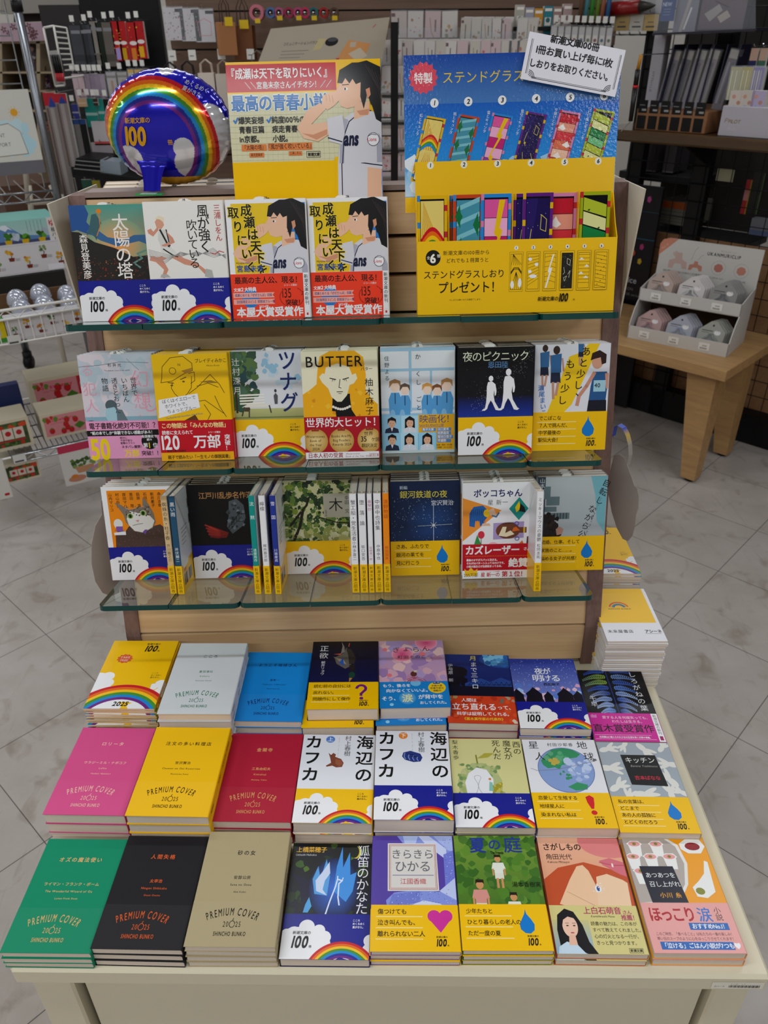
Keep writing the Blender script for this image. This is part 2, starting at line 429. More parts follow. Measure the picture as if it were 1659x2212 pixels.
mb = MB(); mb.box((X0, Y0, CEIL), (X1, Y1, CEIL+.05), CEILM); struct(mb.build('ceiling'))
for nm, a, b in (('wall_back', (X0, Y1, FLOOR), (X1, Y1+.05, CEIL)), ('wall_front', (X0, Y0-.05, FLOOR), (X1, Y0, CEIL)), ('wall_left', (X0-.05, Y0, FLOOR), (X0, Y1, CEIL)), ('wall_right', (X1, Y0, FLOOR), (X1+.05, Y1, CEIL))):
    mb = MB(); mb.box(a, b, WALL); struct(mb.build(nm))
WHITE_METAL = mat('white_enamel', '#d9d9d6', 0.4, bump=.05)
li = 0
fit_mesh = None
for ty in (-1.75, -0.25, 1.25, 2.75, 4.25):
    for cx in (-3.1, -0.75, 1.6):
        li += 1
        t = thing('ceiling_light', 'white ceiling tube light, %s from the left, row %s' % (['first', 'second', 'third'][round((cx+3.1)/2.35)], {-1.75: 'nearest the shop front', -0.25: 'behind the photographer', 1.25: 'over the book display', 2.75: 'over the greeting cards', 4.25: 'at the far wall'}[ty]), 'ceiling light', loc=(cx, ty, CEIL), group='ceiling tube lights')
        mb = MB(); mb.prism([(-.09, 0), (-.06, -.05), (.06, -.05), (.09, 0)], -.64, .64, WHITE_METAL, M=MX(((0, 0, 1, 0), (1, 0, 0, 0), (0, 1, 0, 0), (0, 0, 0, 1)))); mb.build('housing', t)
        ld = bpy.data.lights.new('tube_glow', 'AREA'); ld.shape = 'RECTANGLE'; ld.size = 1.2; ld.size_y = 0.07; ld.energy = TUBE_W*ROW_GAIN[ty]; ld.color = (0.93, 0.97, 1.0)
        lo = bpy.data.objects.new('tube_glow', ld); COL.objects.link(lo); lo.parent = t; lo.location = (0, 0, -.062)

# ---------------------------------------------------------------- white display table
TA = V((-.4357, .020, 0)); TD = V((.8927, -.027, 0)); TW = TD.length-.009; TD.normalize(); TN = V((-TD.y, TD.x, 0))
TM = frame(TA, TD, TN, (0, 0, 1)); TDEP = 1.02
CREAM = mat('cream_painted_steel', '#ddd5be', 0.42, spec=.45, bump=.06, bs=300)
GAPM = mat('dark_gap', '#5f574a', 0.8)
t = thing('display_table', 'low cream painted table carrying the paperbacks and the sloped display', 'table', M=TM)
tl = MX.Translation((0, 0, 0))
mb = MB(); mb.bbox((0, 0, -.030), (TW, TDEP, 0), CREAM, .004); mb.build('tabletop', t)
for x0, x1, y0, y1 in ((.010, .060, .012, .062), (TW-.052, TW-.008, .012, .062), (.010, .060, TDEP-.062, TDEP-.012), (TW-.052, TW-.008, TDEP-.062, TDEP-.012)):
    mb = MB(); mb.bbox((x0, y0, FLOOR), (x1, y1, -.030), CREAM, .003); mb.build('leg', t)
mb = MB(); mb.bbox((.070, .018, FLOOR+.03), (TW-.060, .030, -.030), CREAM, .002); mb.build('front_panel', t)
mb = MB(); mb.bbox((.070, TDEP-.030, FLOOR+.03), (TW-.060, TDEP-.018, -.030), CREAM, .002); mb.build('rear_panel', t)
for x0 in (.020, TW-.032):
    mb = MB(); mb.box((x0, .062, FLOOR+.03), (x0+.012, TDEP-.062, -.030), CREAM); mb.build('side_panel', t)
c = Cv(60, 14); c.rect(0, 0, 60, 14, '#e9e6da'); c.T('カシ−Ａ', 3, 3, 4, '#444', sx=.9); c.T('ｶｼ6ｹﾞﾂ7', 22, 8.4, 3, '#555', sx=.9)
for i in range(26): c.rect(20+i*1.4, 2.5, .5+.5*((i*7) % 3)/2, 5, '#3a3a3a')
mb = MB(); c.to(mb, MATTE, frame((TW-.066, -.0003, -.024), (1, 0, 0), (0, 0, 1), (0, -1, 0))); o = mb.build('price_tape', t); o['label'] = 'white printed tape on the lip'

# ---------------------------------------------------------------- sloped display unit standing on the table (its own slightly turned frame)
PSI, RHO = math.radians(-.634), math.radians(.910)
ue = V((math.cos(PSI)*math.cos(RHO), math.sin(PSI)*math.cos(RHO), math.sin(RHO))); un = V((-math.sin(PSI), math.cos(PSI), 0)); uz = ue.cross(un)
UM = frame((0, 0, 0), ue, un, uz)
SL = .26; TAU = math.atan(.26)
def pan(z): return .661+(z-.603)*SL
MAPLE = wood('maple_laminate', '#c49d72', '#ddbb90', (1.2, 26, 26), .45)
WALNUT = wood('walnut_laminate', '#5a413c', '#86685f', (40, 40, 2.2), .5)
t = thing('book_display_unit', 'sloped wooden display with dark walnut ends and pale slatted face on the cream table', 'display unit', M=UM)
XI0, XI1 = -.401, .3430
def yzprism(poly, x0, x1, m): # poly of (y, z) extruded along x
    mb = MB(); mb.prism(poly, x0, x1, m, M=MX(((0, 0, 1, 0), (1, 0, 0, 0), (0, 1, 0, 0), (0, 0, 0, 1)))); return mb
def zoff(x): return -x*math.tan(RHO)*1.0      # height of the level table top in the unit's frame
for x0, x1 in ((-.4245, -.401), (.3430, .3680)):
    zb = zoff((x0+x1)/2)+.0012
    yzprism([(pan(.077)-.003, zb), (pan(.077)-.003, .077), (pan(.742)-.003, .742), (1.424-pan(.742)+.003, .742), (1.424-pan(.077)+.003, .077), (1.424-pan(.077)+.003, zb)], x0, x1, WALNUT).build('side_board', t)
gro = [.335, .43, .525, .575, .628, .679]
zs = [.079]+[g for g in gro]+[.739]
mb = MB()
for a, b in zip(zs, zs[1:]):
    a2 = a+.003; b2 = b-.003
    mb.prism([(pan(a2), a2), (pan(b2), b2), (pan(b2)+.012, b2), (pan(a2)+.012, a2)], XI0, XI1, MAPLE, M=MX(((0, 0, 1, 0), (1, 0, 0, 0), (0, 1, 0, 0), (0, 0, 0, 1))))
mb.build('slatted_face', t)
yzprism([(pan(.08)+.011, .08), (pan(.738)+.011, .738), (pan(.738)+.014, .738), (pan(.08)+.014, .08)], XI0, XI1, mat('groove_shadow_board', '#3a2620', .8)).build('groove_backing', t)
yzprism([(pan(.077), .006), (pan(.077), .077), (pan(.077)+.012, .077), (pan(.077)+.012, .006)], XI0, XI1, MAPLE).build('kick_board', t)
yzprism([(1.424-pan(.08), .006), (1.424-pan(.738), .738), (1.424-pan(.738)-.012, .738), (1.424-pan(.08)-.012, .006)], XI0, XI1, MAPLE).build('rear_face', t)
CAPM = wood('cap_laminate', '#83706a', '#9d8a83', (1.5, 30, 30), .5)
yzprism([(pan(.742)-.004, .739), (pan(.742)-.004, .746), (1.424-pan(.742)+.004, .746), (1.424-pan(.742)+.004, .739)], -.401, .3430, CAPM).build('top_cap', t)
# cardboard wings fixed to both ends
CARD = mat('grey_card', '#cfc8ba', .75, var=.05, bs=30)
for sx, x0 in (('left', -.4275), ('right', .3685)):
    mb = yzprism([(.620, .744), (.825, .738), (.81, .50), (.75, .30), (.640, .38), (.661, .53)], x0, x0+.0025, CARD)
    o = mb.build('side_card', M=UM); tag(o, 'bare pale grey card wing fixed on the %s end of the sloped display' % sx, 'card', 'card wings on the display ends')

# glass shelves, seven plates to a row
def glass_mat():
    m = bpy.data.materials.new('clear_glass'); m.use_nodes = True; nt = m.node_tree; nt.nodes.clear(); N = nt.nodes.new; L = nt.links.new
    out = N('ShaderNodeOutputMaterial'); mx = N('ShaderNodeMixShader'); tr = N('ShaderNodeBsdfTransparent'); gl = N('ShaderNodeBsdfGlossy'); fr = N('ShaderNodeFresnel')
    tr.inputs['Color'].default_value = (.90, .96, .94, 1); gl.inputs['Roughness'].default_value = 0.015; gl.inputs['Color'].default_value = (.95, 1, .98, 1); fr.inputs['IOR'].default_value = 1.62
    ge = N('ShaderNodeNewGeometry'); om = N('ShaderNodeMath'); om.operation = 'SUBTRACT'; om.inputs[0].default_value = 1; L(ge.outputs['Backfacing'], om.inputs[1])
    mm = N('ShaderNodeMath'); mm.operation = 'MULTIPLY'; L(fr.outputs[0], mm.inputs[0]); L(om.outputs[0], mm.inputs[1]); L(mm.outputs[0], mx.inputs['Fac']); L(tr.outputs[0], mx.inputs[1]); L(gl.outputs[0], mx.inputs[2]); L(mx.outputs[0], out.inputs['Surface']); return m
GLASS = glass_mat(); TEAL = mat('glass_edge_teal', '#0b4a47', .12, spec=.6)
GROW = {1: (-.397, .325), 2: (-.399, .316), 3: (-.404, .313)}
ROWS = {1: (.506, .6147), 2: (.4622, .4225), 3: (.4069, .2322)}
CT, ST = math.cos(TAU), math.sin(TAU)
def shelf_frame(r): return UM @ frame((0, ROWS[r][0], ROWS[r][1]), (1, 0, 0), (0, CT, -ST), (0, ST, CT))   # x along, y back, z off the glass
SDEP = .152; SDR = {1: .1515, 2: .1455, 3: .1515}
ordn = ['first', 'second', 'third', 'fourth', 'fifth', 'sixth', 'seventh']
rown = {1: 'top', 2: 'middle', 3: 'lowest'}
def plate(kl, kr, dep, gp):
    r = .010; p = []
    w_ = gp-.0006
    p += [(0, r)]+[(r-r*math.cos(a), r-r*math.sin(a)) for a in (.4, .8, 1.2)]+[(r, 0)] if kl else [(0, 0)]
    p += [(w_-r, 0)]+[(w_-r+r*math.sin(a), r-r*math.cos(a)) for a in (.4, .8, 1.2)]+[(w_, r)] if kr else [(w_, 0)]
    p += [(w_, dep), (0, dep)]; n = len(p); mb = MB()
    vs = [(x, y, 0) for x, y in p]+[(x, y, -.0078) for x, y in p]
    mb.add(vs, [list(range(n)), list(range(2*n-1, n-1, -1))], GLASS)
    mb.add(vs, [(i, n+i, n+(i+1) % n, (i+1) % n) for i in range(n)], TEAL)
    return mb
gm = {}
for r_, (yf, z) in ROWS.items():
    for k in range(7):
        kl = k in (0, 2, 4, 6); kr = k in (1, 3, 5, 6); od = k % 2
        gx = GROW[r_][0]; gp = (GROW[r_][1]-gx)/7; key = (r_, kl, kr)
        mbp = plate(kl, kr, SDR[r_]-.0035, gp); o = mbp.build('glass_shelf_plate', mesh=gm.get(key)); gm[key] = o.data
        o.matrix_world = shelf_frame(r_) @ MX.Translation((gx+k*gp, .0012*od, -.0008*od))
        tag(o, '%s glass shelf plate from the left in the %s row of the sloped display' % (ordn[k], rown[r_]), 'glass shelf', 'glass plates of the %s shelf' % rown[r_])

# ---------------------------------------------------------------- paperbacks: shared pieces of print
YEL, BLU, WHT, BLK, RED = '#f3c400', '#1d2596', '#efeff2', '#141416', '#c5102c'
BOWC = ['#cf1f30', '#e8741e', '#f4c81c', '#4d9a3a', '#1492d6', '#2b2f9c', '#7b2a8c']
W, L = .106, .151
def rainbow(c, cx, cy, ro, w_, n=48, inner=None):
    for i, k in enumerate(BOWC): c.arc(cx, cy, ro-(i+1)*w_, ro-i*w_, k, 0, pi, n, up=False)
    c.up()
def puff(c, pts, col=WHT):
    for x, y, r in pts: c.ell(x, y, r, r*.95, col, 22, up=False)
    c.up()
def hundred(c, x, y, h, col=BLK, small=None):
    """the hand-lettered 100 with its small line above"""
    c.T('100', x, y-h*.16, h*1.36, col, b=.05, sx=.74, sh=.14, sp=.03)
    wd = c.wid('100', h*1.36, .74, .03)
    c.T('冊', x+wd+h*.12, y, h*.24, col, b=.03)
    c.T('新潮文庫の', x+wd/2+h*.12, y+h*1.13, small or h*.30, col, a='c', b=.02, sx=1.05, sh=.1)
def band100(bg, fg='#f4f4f4'):
    def art(c):
        c.cl = (0, 0, 105, 54); c.rect(0, 0, 105, 54, bg)
        puff(c, [(29, 38, 9.5), (14, 30, 9), (44, 34, 7.5), (51, 26, 8), (5, 30, 6), (106, 22, 8), (104, 12, 7)])
        c.poly([(0, 0), (0, 33), (12, 38), (40, 38), (56, 30), (60, 14), (60, 0)], WHT)
        c.rect(90, 0, 16, 12, WHT)
        rainbow(c, 73, -24, 45, 2.75); c.ell(73, -24, 25.8, 25.8, WHT, 40, a0=0, a1=pi)
        c.poly([(66, 0), (71, 3), (76, 1), (80, 0)], bg)
        hundred(c, 12, 13, 14)
        for i, s in enumerate(('こころ', 'めくるめく', '夏がきた。')): c.T(s, 84, 45-i*4.2, 3, fg if bg != YEL else '#222', b=.02)
    return dict(col=bg, h=54, art=art)
def bandmsg(lines, sym, size=7.2):
    def art(c):
        c.cl = (0, 0, 105, 56); c.rect(0, 0, 105, 56, YEL)
        n = len(lines); st = 13.5 if n == 3 else 10.6
        for i, s in enumerate(lines):
            y = 44-i*st if n == 3 else 44.5-i*st
            c.T(s, 8, y, size if n == 3 else 6.6, '#1c1a10', b=.022, sx=.98)
            c.rect(6, y-3, 56, .8, '#f5ecc0')
        if sym == 'drop': c.poly([(79, 50), (80, 44), (85, 37), (88, 31), (87, 24), (82, 20), (76, 20.5), (71, 25), (70.5, 31), (74, 38), (77.5, 44)], '#1583cf')
        if sym == 'heart':
            c.ell(76, 42, 8, 7.5, '#d23aa0', up=False); c.ell(90, 42, 8, 7.5, '#d23aa0', up=False); c.poly([(68.5, 40), (97.5, 40), (83, 22)], '#d23aa0')
        if sym == '!': c.poly([(72, 49), (78, 52), (83, 48), (82, 38), (80, 30), (76.5, 30), (73, 40)], '#d4202e', up=False); c.ell(79, 24, 4, 3.6, '#d4202e')
        if sym == '?':
            c.arc(80, 42, 4.6, 9, '#7b1f86', -.9, 3.2, 20); c.line([(84.5, 37), (80, 31), (80, 28)], 4.2, '#7b1f86'); c.ell(80.5, 21.5, 3, 2.8, '#7b1f86')
        hundred(c, 77, 6, 8.5)
    return dict(col=YEL, h=56, art=art)
def premium(title, small, ink):
    def art(c):
        c.T(title, 53, 117, 7, ink, a='c', b=.025, sp=.22, sx=.95)
        for i, (s, z) in enumerate(zip(small, (5, 3.8, 3))): c.T(s, 53, 84-i*9, z, ink, a='c', b=.02, sp=.08)
    def bart(c):
        c.arctext('PREMIUM COVER', 50, -32, 68, 13, ink, b=.012, sx=.46, sp=.16)
        c.T('20', 47, 22.5, 9, ink, a='r', b=.01, sx=.62, sp=.1); c.T('25', 55, 22.5, 9, ink, b=.01, sx=.62, sp=.1)
        c.line([(51+3.2*math.cos(a*.5), 27+4*math.sin(a*.5)) for a in range(13)], .7, ink); c.line([(51, 31), (52, 34)], .7, ink)
        c.T('SHINCHO BUNKO', 50, 12, 7, ink, a='c', b=.02, sx=.55, sp=.12)
    return art, bart
def sky(c, y0, y1, a, b, n=1): c.rect(0, y0, 105, y1-y0, b, a)
SKIN, SKIN2, HAIR = '#eec3a6', '#d79c7c', '#17171b'
def girl(c, x, y, s, arm=True):
    """a plain stand-in figure: dark bobbed hair, fist to the mouth, white sports shirt"""
    P = lambda pts: [(x+a*s, y+b*s) for a, b in pts]
    SH, SHD, NV = '#d9d9e0', '#b3b4c2', '#1c2148'
    c.poly(P([(20, 0), (24, 30), (30, 52), (40, 58), (62, 60), (76, 56), (82, 40), (80, 20), (84, 0)]), SH)
    c.poly(P([(70, 0), (70, 26), (73, 34), (80, 20), (84, 0)]), SHD); c.poly(P([(24, 30), (30, 52), (35, 50), (30, 30), (28, 0), (22, 0)]), SHD)
    c.line(P([(26, 0), (29, 32), (36, 48), (50, 58), (64, 60)]), 1.2*s, NV)
    c.poly(P([(42, 50), (62, 56), (62, 70), (44, 70)]), SKIN); c.poly(P([(46, 60), (62, 62), (60, 55), (50, 55)]), SKIN2)
    c.poly(P([(30, 104), (40, 112), (60, 116), (78, 108), (86, 90), (92, 66), (98, 46), (90, 44), (84, 42), (70, 50), (66, 64), (50, 100)]), HAIR)
    c.poly(P([(26, 96), (24, 88), (20, 82), (23, 79), (23, 74), (26, 66), (34, 63), (44, 65), (58, 76), (62, 92), (54, 104), (32, 104)]), SKIN)
    c.poly(P([(23, 92), (26, 106), (42, 114), (62, 114), (72, 100), (70, 80), (64, 66), (60, 80), (55, 62), (51, 76), (52, 92), (46, 90), (42, 96), (38, 91), (33, 97), (29, 91)]), HAIR)
    c.poly(P([(58, 84), (63, 86), (64, 78), (60, 73)]), SKIN2)
    c.ell(x+33*s, y+85*s, 2.4*s, 1.6*s, '#fff', 10, up=False); c.up(); c.ell(x+32.4*s, y+85*s, 1.3*s, 1.5*s, '#222', 8); c.line(P([(29, 89.5), (37, 90)]), .9*s, '#3a2a24')
    for i in range(6): c.line(P([(58+4*i, 112-3*i), (74+3*i, 84-4*i), (80+3*i, 52-i)]), .5*s, '#3b4250' if i % 2 else '#5a3a2a')
    if arm:
        c.poly(P([(-30, 42), (-22, 30), (-4, 26), (10, 34), (8, 48), (-12, 46), (8, 64), (0, 70), (-16, 62)]), SKIN)
        c.poly(P([(-24, 36), (-6, 28), (8, 34), (8, 40), (-10, 34)]), SKIN2)
        c.poly(P([(8, 52), (28, 56), (30, 34), (26, 22), (10, 26)]), SH); c.line(P([(9, 30), (26, 25)]), 1.4*s, NV)
        c.poly(P([(2, 66), (10, 62), (20, 68), (27, 76), (24, 82), (14, 82), (4, 78)]), SKIN)
        for i in range(3): c.line(P([(8+4*i, 80-i), (9+4*i, 72-i)]), .6*s, SKIN2)
    c.T('ans', x+28*s, y+18*s, 22*s, NV, b=.06, sx=.6, sh=.1)
    c.ell(x+66*s, y+27*s, 8*s, 8*s, '#f0f0f4', 20); c.line([(x+(66+7.6*math.cos(a*.45))*s, y+(27+7.6*math.sin(a*.45))*s) for a in range(15)], .7*s, NV)
    c.T('Lions', x+58.5*s, y+24*s, 6*s, '#c8324a', b=.02, sx=.85); c.line(P([(60, 31), (64, 33), (70, 32)]), .7*s, NV)
def fig(c, x, y, h, body, head, hair=None):
    c.poly([(x-h*.14, y), (x-h*.17, y+h*.5), (x-h*.1, y+h*.68), (x+h*.1, y+h*.68), (x+h*.17, y+h*.5), (x+h*.14, y)], body)
    c.ell(x, y+h*.84, h*.12, h*.15, head, 14)
    if hair: c.poly([(x-h*.15, y+h*.8), (x-h*.14, y+h*.97), (x, y+h*1.03), (x+h*.14, y+h*.97), (x+h*.15, y+h*.8), (x+h*.08, y+h*.92), (x-h*.06, y+h*.92)], hair)
def portrait(c, x, y, w_, h, bg, jacket, long_):
    cl = c.cl; c.cl = (x, y, x+w_, y+h); c.rect(x, y, w_, h, bg); m = x+w_/2
    if long_: c.poly([(m-w_*.3, y), (m-w_*.28, y+h*.8), (m, y+h*.98), (m+w_*.28, y+h*.8), (m+w_*.3, y)], '#1c1718')
    c.poly([(m-w_*.42, y), (m-w_*.36, y+h*.26), (m-w_*.1, y+h*.36), (m+w_*.1, y+h*.36), (m+w_*.36, y+h*.26), (m+w_*.42, y)], jacket)
    c.poly([(m-w_*.08, y+h*.36), (m, y+h*.12), (m+w_*.08, y+h*.36)], '#e8ecf2')
    c.ell(m, y+h*.58, w_*.2, h*.26, '#e2b79b', 18)
    c.poly([(m-w_*.25, y+h*.55), (m-w_*.24, y+h*.82), (m, y+h*.95), (m+w_*.24, y+h*.82), (m+w_*.25, y+h*.55), (m+w_*.16, y+h*.72), (m-w_*.1, y+h*.76)], '#1e1a1a')
    for q in (-1, 1): c.ell(m+q*w_*.08, y+h*.58, w_*.025, h*.015, '#33231e', 8, up=False)
    c.up(); c.line([(m-w_*.05, y+h*.44), (m+w_*.05, y+h*.44)], h*.015, '#b0665c'); c.cl = cl

# ---------------------------------------------------------------- one paperback: cover, page block, paper band, sales slip
def shell(t, th, y0, y1, r=.0018, grow=0.0):
    """the wrap-round jacket as a strip: back, rounded spine on the right, front"""
    o = [(-W/2, t+grow), (W/2-r, t+grow)]
    for k in (1, 2, 3): a = k*pi/8; o.append((W/2-r+(r+grow)*math.sin(a), t-r+(r+grow)*math.cos(a)))
    o.append((W/2+grow, t-r)); o.append((W/2+grow, r))
    for k in (3, 2, 1): a = k*pi/8; o.append((W/2-r+(r+grow)*math.sin(a), r-(r+grow)*math.cos(a)))
    o += [(W/2-r, -grow if grow < 0 else 0), (-W/2, 0)]
    i_ = [(-W/2, th), (W/2-r, th), (W/2-th, r), (W/2-th, t-r), (W/2-r, t-th), (-W/2, t-th)]
    poly = o+i_; n = len(poly)
    vs = [(x, y0, z) for x, z in poly]+[(x, y1, z) for x, z in poly]
    return vs, [list(range(n))]+[list(range(2*n-1, n-1, -1))]+[((i+1) % n, i, n+i, n+(i+1) % n) for i in range(n)]
SLIPM = mat('slip_paper', '#e9e7e4', .8, var=.03, bs=200)
def make_book(name, label, group, base, t, art=None, band=None, spine=None, mt=None, slip=True, cat='paperback', backcol=None, spinecol=None):
    mt = mt or GLOSS; r = thing(name, label, cat, group=group)
    mb = MB(); vs, fs = shell(t, .0005, 0, L); mb.add(vs, fs, mt, base)
    F = MX.Translation((-W/2, 0, t)); SP = frame((W/2, 0, 0), (0, 1, 0), (0, 0, 1), (1, 0, 0))   # spine: along the book, across the thickness
    if art: c = Cv(106, 151); c.cl = (0, band['h']-3 if band else 0, 104.6, 151); art(c); c.to(mb, mt, F)
    if spinecol or spine:
        c = Cv(151, t*1000)
        if spinecol: c.rect(.2, 1.9, 150.6, t*1000-3.8, spinecol)
        if spine: spine(c)
        c.to(mb, mt, SP)
    if backcol:
        c = Cv(106, 151); c.rect(0, 0, 104, 151, backcol)
        for q in (0, 1):
            for i in range(24): c.rect(60+i*1.5, 116-q*24, .4+.7*((i*5+q) % 3)/2, 14, '#222')
        for i in range(5): c.rect(14, 96-i*6, 34-3*i, .8, '#8a8a90')
        c.to(mb, mt, frame((W/2, 0, 0), (-1, 0, 0), (0, 1, 0), (0, 0, -1)))
    mb.build('cover', r)
    mb = MB(); mb.box((-W/2+.0016, .0007, .0007), (W/2-.0008, L-.0007, t-.0007), PAGES); mb.build('page_block', r)
    if band:
        mb = MB(); h = band['h']/1000; vs, fs = shell(t+.0003, .0004, -.0002, h, grow=.0002)
        mb.add([(x, y, z) for x, y, z in vs], fs, mt, band.get('edge', band['col']))
        c = Cv(106, band['h']); c.cl = (0, 0, 104.6, band['h']); band['art'](c)
        c.to(mb, mt, MX.Translation((-W/2, -.0002, t+.0006)))
        if band.get('spine'): c = Cv(band['h'], t*1000); band['spine'](c); c.to(mb, mt, frame((W/2+.0004, 0, 0), (0, 1, 0), (0, 0, 1), (1, 0, 0)))
        if band.get('back'): c = Cv(106, band['h']); band['back'](c); c.to(mb, mt, frame((W/2, 0, -.0002), (-1, 0, 0), (0, 1, 0), (0, 0, -1)))
        mb.build('paper_band', r)
    if slip:
        c = Cv(22, 8); mb = MB()
        p = [(-.008, 0), (.008, 0), (.0076, .0022), (.005, .0040), (0, .0047), (-.005, .0040), (-.0076, .0022)]
        mb.prism(p, 0, .0003, SLIPM, M=MX.Translation((R.choice((-.008, 0, .004)), L-.0008, t*.55)))
        c.T('文庫', 11, 2.4, 1.8, '#333', a='c', b=.05); c.T('660円', 11, .6, 1.8, '#333', a='c', b=.04)
        c.to(mb, MATTE, MX.Translation((-.011, L-.0008, t*.55+.0004))); mb.build('sales_slip', r)
    return r

# ---------------------------------------------------------------- the titles
BK = {}
def sun_tower(c):
    c.rect(0, 50, 105, 101, '#d9965a', '#4d9f92'); c.grad(62, 100, 40, 34, '#f0a45a', '#86a98c')
    c.poly([(0, 151), (22, 151), (26, 140), (22, 130), (28, 122), (30, 112), (18, 116), (8, 120), (0, 118)], '#2b5a9a')
    c.poly([(20, 118), (38, 106), (60, 98), (90, 104), (105, 98), (105, 112), (84, 112), (70, 106), (48, 110), (30, 124)], '#3f6f9e')
    c.poly([(0, 118), (10, 117), (30, 104), (56, 96), (80, 84), (105, 86), (105, 50), (0, 50)], '#2d2926')
    c.line([(98, 92), (86, 88), (92, 82), (80, 76), (88, 70)], 2.2, '#6f9a8e')
    c.dots(190, 2, 51, 104, 84, .5, 1.3, ['#7b3a22', '#b06a2c', '#4a4038', '#8a2a22', '#3b3634'], 3, 4)
    c.poly([(30, 139), (24, 120), (20, 113), (28, 116), (33, 106), (36, 118), (42, 128), (36, 140)], '#426a70'); c.line([(34, 112), (40, 124), (40, 142)], 1, '#e08a3a'); c.ell(40, 143, 3.6, 3, '#d98a2e')
    c.VT('太陽の塔', 67, 139, 22, '#f2ede8', b=.012, pitch=.94); c.VT('森見登美彦', 15, 114, 11.5, '#f0ece6', b=.014)
def wind(c):
    c.rect(0, 50, 105, 101, '#ece9e4')
    c.poly([(14, 126), (18, 131), (24, 130), (26, 122), (22, 117), (16, 118)], '#dca58c'); c.poly([(14, 130), (20, 134), (27, 131), (26, 125), (21, 129)], '#e9dfc4')
    c.poly([(18, 117), (28, 116), (33, 104), (30, 92), (20, 92), (16, 104)], '#d9d9d4'); c.line([(20, 116), (30, 94)], 2.4, '#222'); c.line([(28, 116), (31, 96)], 1.6, '#222')
    c.poly([(18, 116), (10, 108), (4, 112), (3, 116), (8, 118), (11, 114), (17, 120)], '#d79b84'); c.poly([(28, 114), (36, 106), (38, 100), (22, 94), (20, 97), (32, 101)], '#d79b84')
    c.poly([(22, 93), (32, 92), (28, 86), (14, 82), (4, 84), (2, 78), (10, 76), (20, 66), (16, 56), (20, 55), (26, 66), (20, 78), (34, 84)], '#d79b84')
    c.poly([(28, 92), (34, 90), (48, 80), (64, 74), (74, 66), (80, 60), (76, 57), (66, 68), (48, 72), (30, 82)], '#d79b84')
    c.poly([(18, 96), (32, 94), (40, 86), (30, 80), (20, 82)], '#e0e0dc'); c.line([(22, 92), (34, 84), (40, 82)], 1.6, '#1b1b1b')
    for i in range(7): c.line([(2, 92-i*1.5), (22, 86-i*2), (44, 82+i), (66, 88-i), (88, 80+i*2), (104, 84-i)], .45, '#9a9a9a')
    c.line([(84, 86), (90, 84), (96, 88), (102, 86)], 1, '#c24a40'); c.poly([(14, 56), (28, 56), (24, 60), (16, 60)], '#b9b9b4'); c.poly([(74, 56), (86, 53), (84, 64), (76, 66)], '#b9b9b4')
    c.VT('風が強く', 78, 146, 16, BLK, b=.012, pitch=.92, sy=1.02); c.VT('吹いている', 62, 128, 14.5, BLK, b=.01, pitch=.82); c.VT('三浦しをん', 97, 146, 9.2, '#c0202e', b=.01)
def naruse(c):
    c.rect(0, 50, 105, 101, WHT); c.rect(7, 50, 80, 96, '#eac91c'); c.rect(72, 50, 33, 96, '#2f86d2')
    c.poly([(78, 50), (105, 50), (105, 82), (86, 92), (78, 88)], '#d8dde2'); c.poly([(82, 84), (92, 93), (105, 88), (105, 78), (90, 80)], '#23408a')
    for i, k in enumerate(('#c23a3a', '#e0b81c', '#7a2a2e', '#6fae4a', '#d8b020')): c.rect(78+i*6, 74+i, 6, 9, k)
    for i in range(4): c.rect(78, 54+i*6, 27, 1.6, '#7d8a90')
    girl(c, 33, 46, .91)
    c.VT('成瀬は天下を', 27, 145, 15, BLK, b=.042, pitch=1.0, dx=.22, halo='#f4d93a', hw=.07); c.VT('取りにいく', 10, 142, 14.5, BLK, b=.04, pitch=1.18, dx=.32, halo='#f4d93a', hw=.07)
    c.T('宮島未奈', 9, 60, 9, '#2a5fae', b=.02); c.T('Miyajima Mina', 9, 70.5, 3, '#555')
def naruse_band(c):
    c.rect(0, 0, 105, 58, '#f2492a')
    c.T('最高の主人公、現る！', 5, 45, 9.2, '#1b1412', b=.03, sx=.98); c.ell(25, 26, 12, 12, '#2c86cf', 26)
    c.T('文庫', 3, 35, 5, WHT, b=.03); c.T('２大特典', 12, 35, 6, WHT, b=.05, sx=.9)
    for y, s in ((27, '成瀬とめぐる「ぜぜさんぽ」収録'), (18.5, '【初版限定スピン】琵琶湖ブルー色')):
        c.poly([(2, y), (58, y), (55, y+3.4), (58, y+6.8), (2, y+6.8)], '#f6b3a6'); c.T(s, 4, y+1.4, 4.1, '#1e4a8e', b=.02, sx=.82)
    c.T('シリーズ累計', 80, 41, 3, WHT, a='c'); c.T('135', 68, 24, 17, '#1b1412', b=.01, sx=.62, sp=.02); c.T('万部', 94, 29, 5.5, '#1b1412', b=.03); c.T('突破！', 72, 15.5, 8.4, '#1b1412', b=.03)
    for q in (-1, 1):
        for i in range(9): a = .6+i*.24; c.ell(81+q*16*math.sin(a), 27-13*math.cos(a), 2, .8, '#c5301c', 8, rot=q*a, up=False)
    c.up(); c.T('2024年', 36, 13.5, 4, WHT, b=.03); c.T('本屋大賞受賞作', 5, 1.5, 13.2, WHT, b=.05, sx=.98)
    c.rect(97.5, 0, 8, 58, WHT); c.VT('新潮文庫の新刊', 101.3, 56, 5.4, '#2a2a2a', b=.02, pitch=1.05); c.ell(101.3, 7.5, 2.6, 2, '#e9e9e9'); c.rect(100, 3, 2.6, 3, '#d8402c')
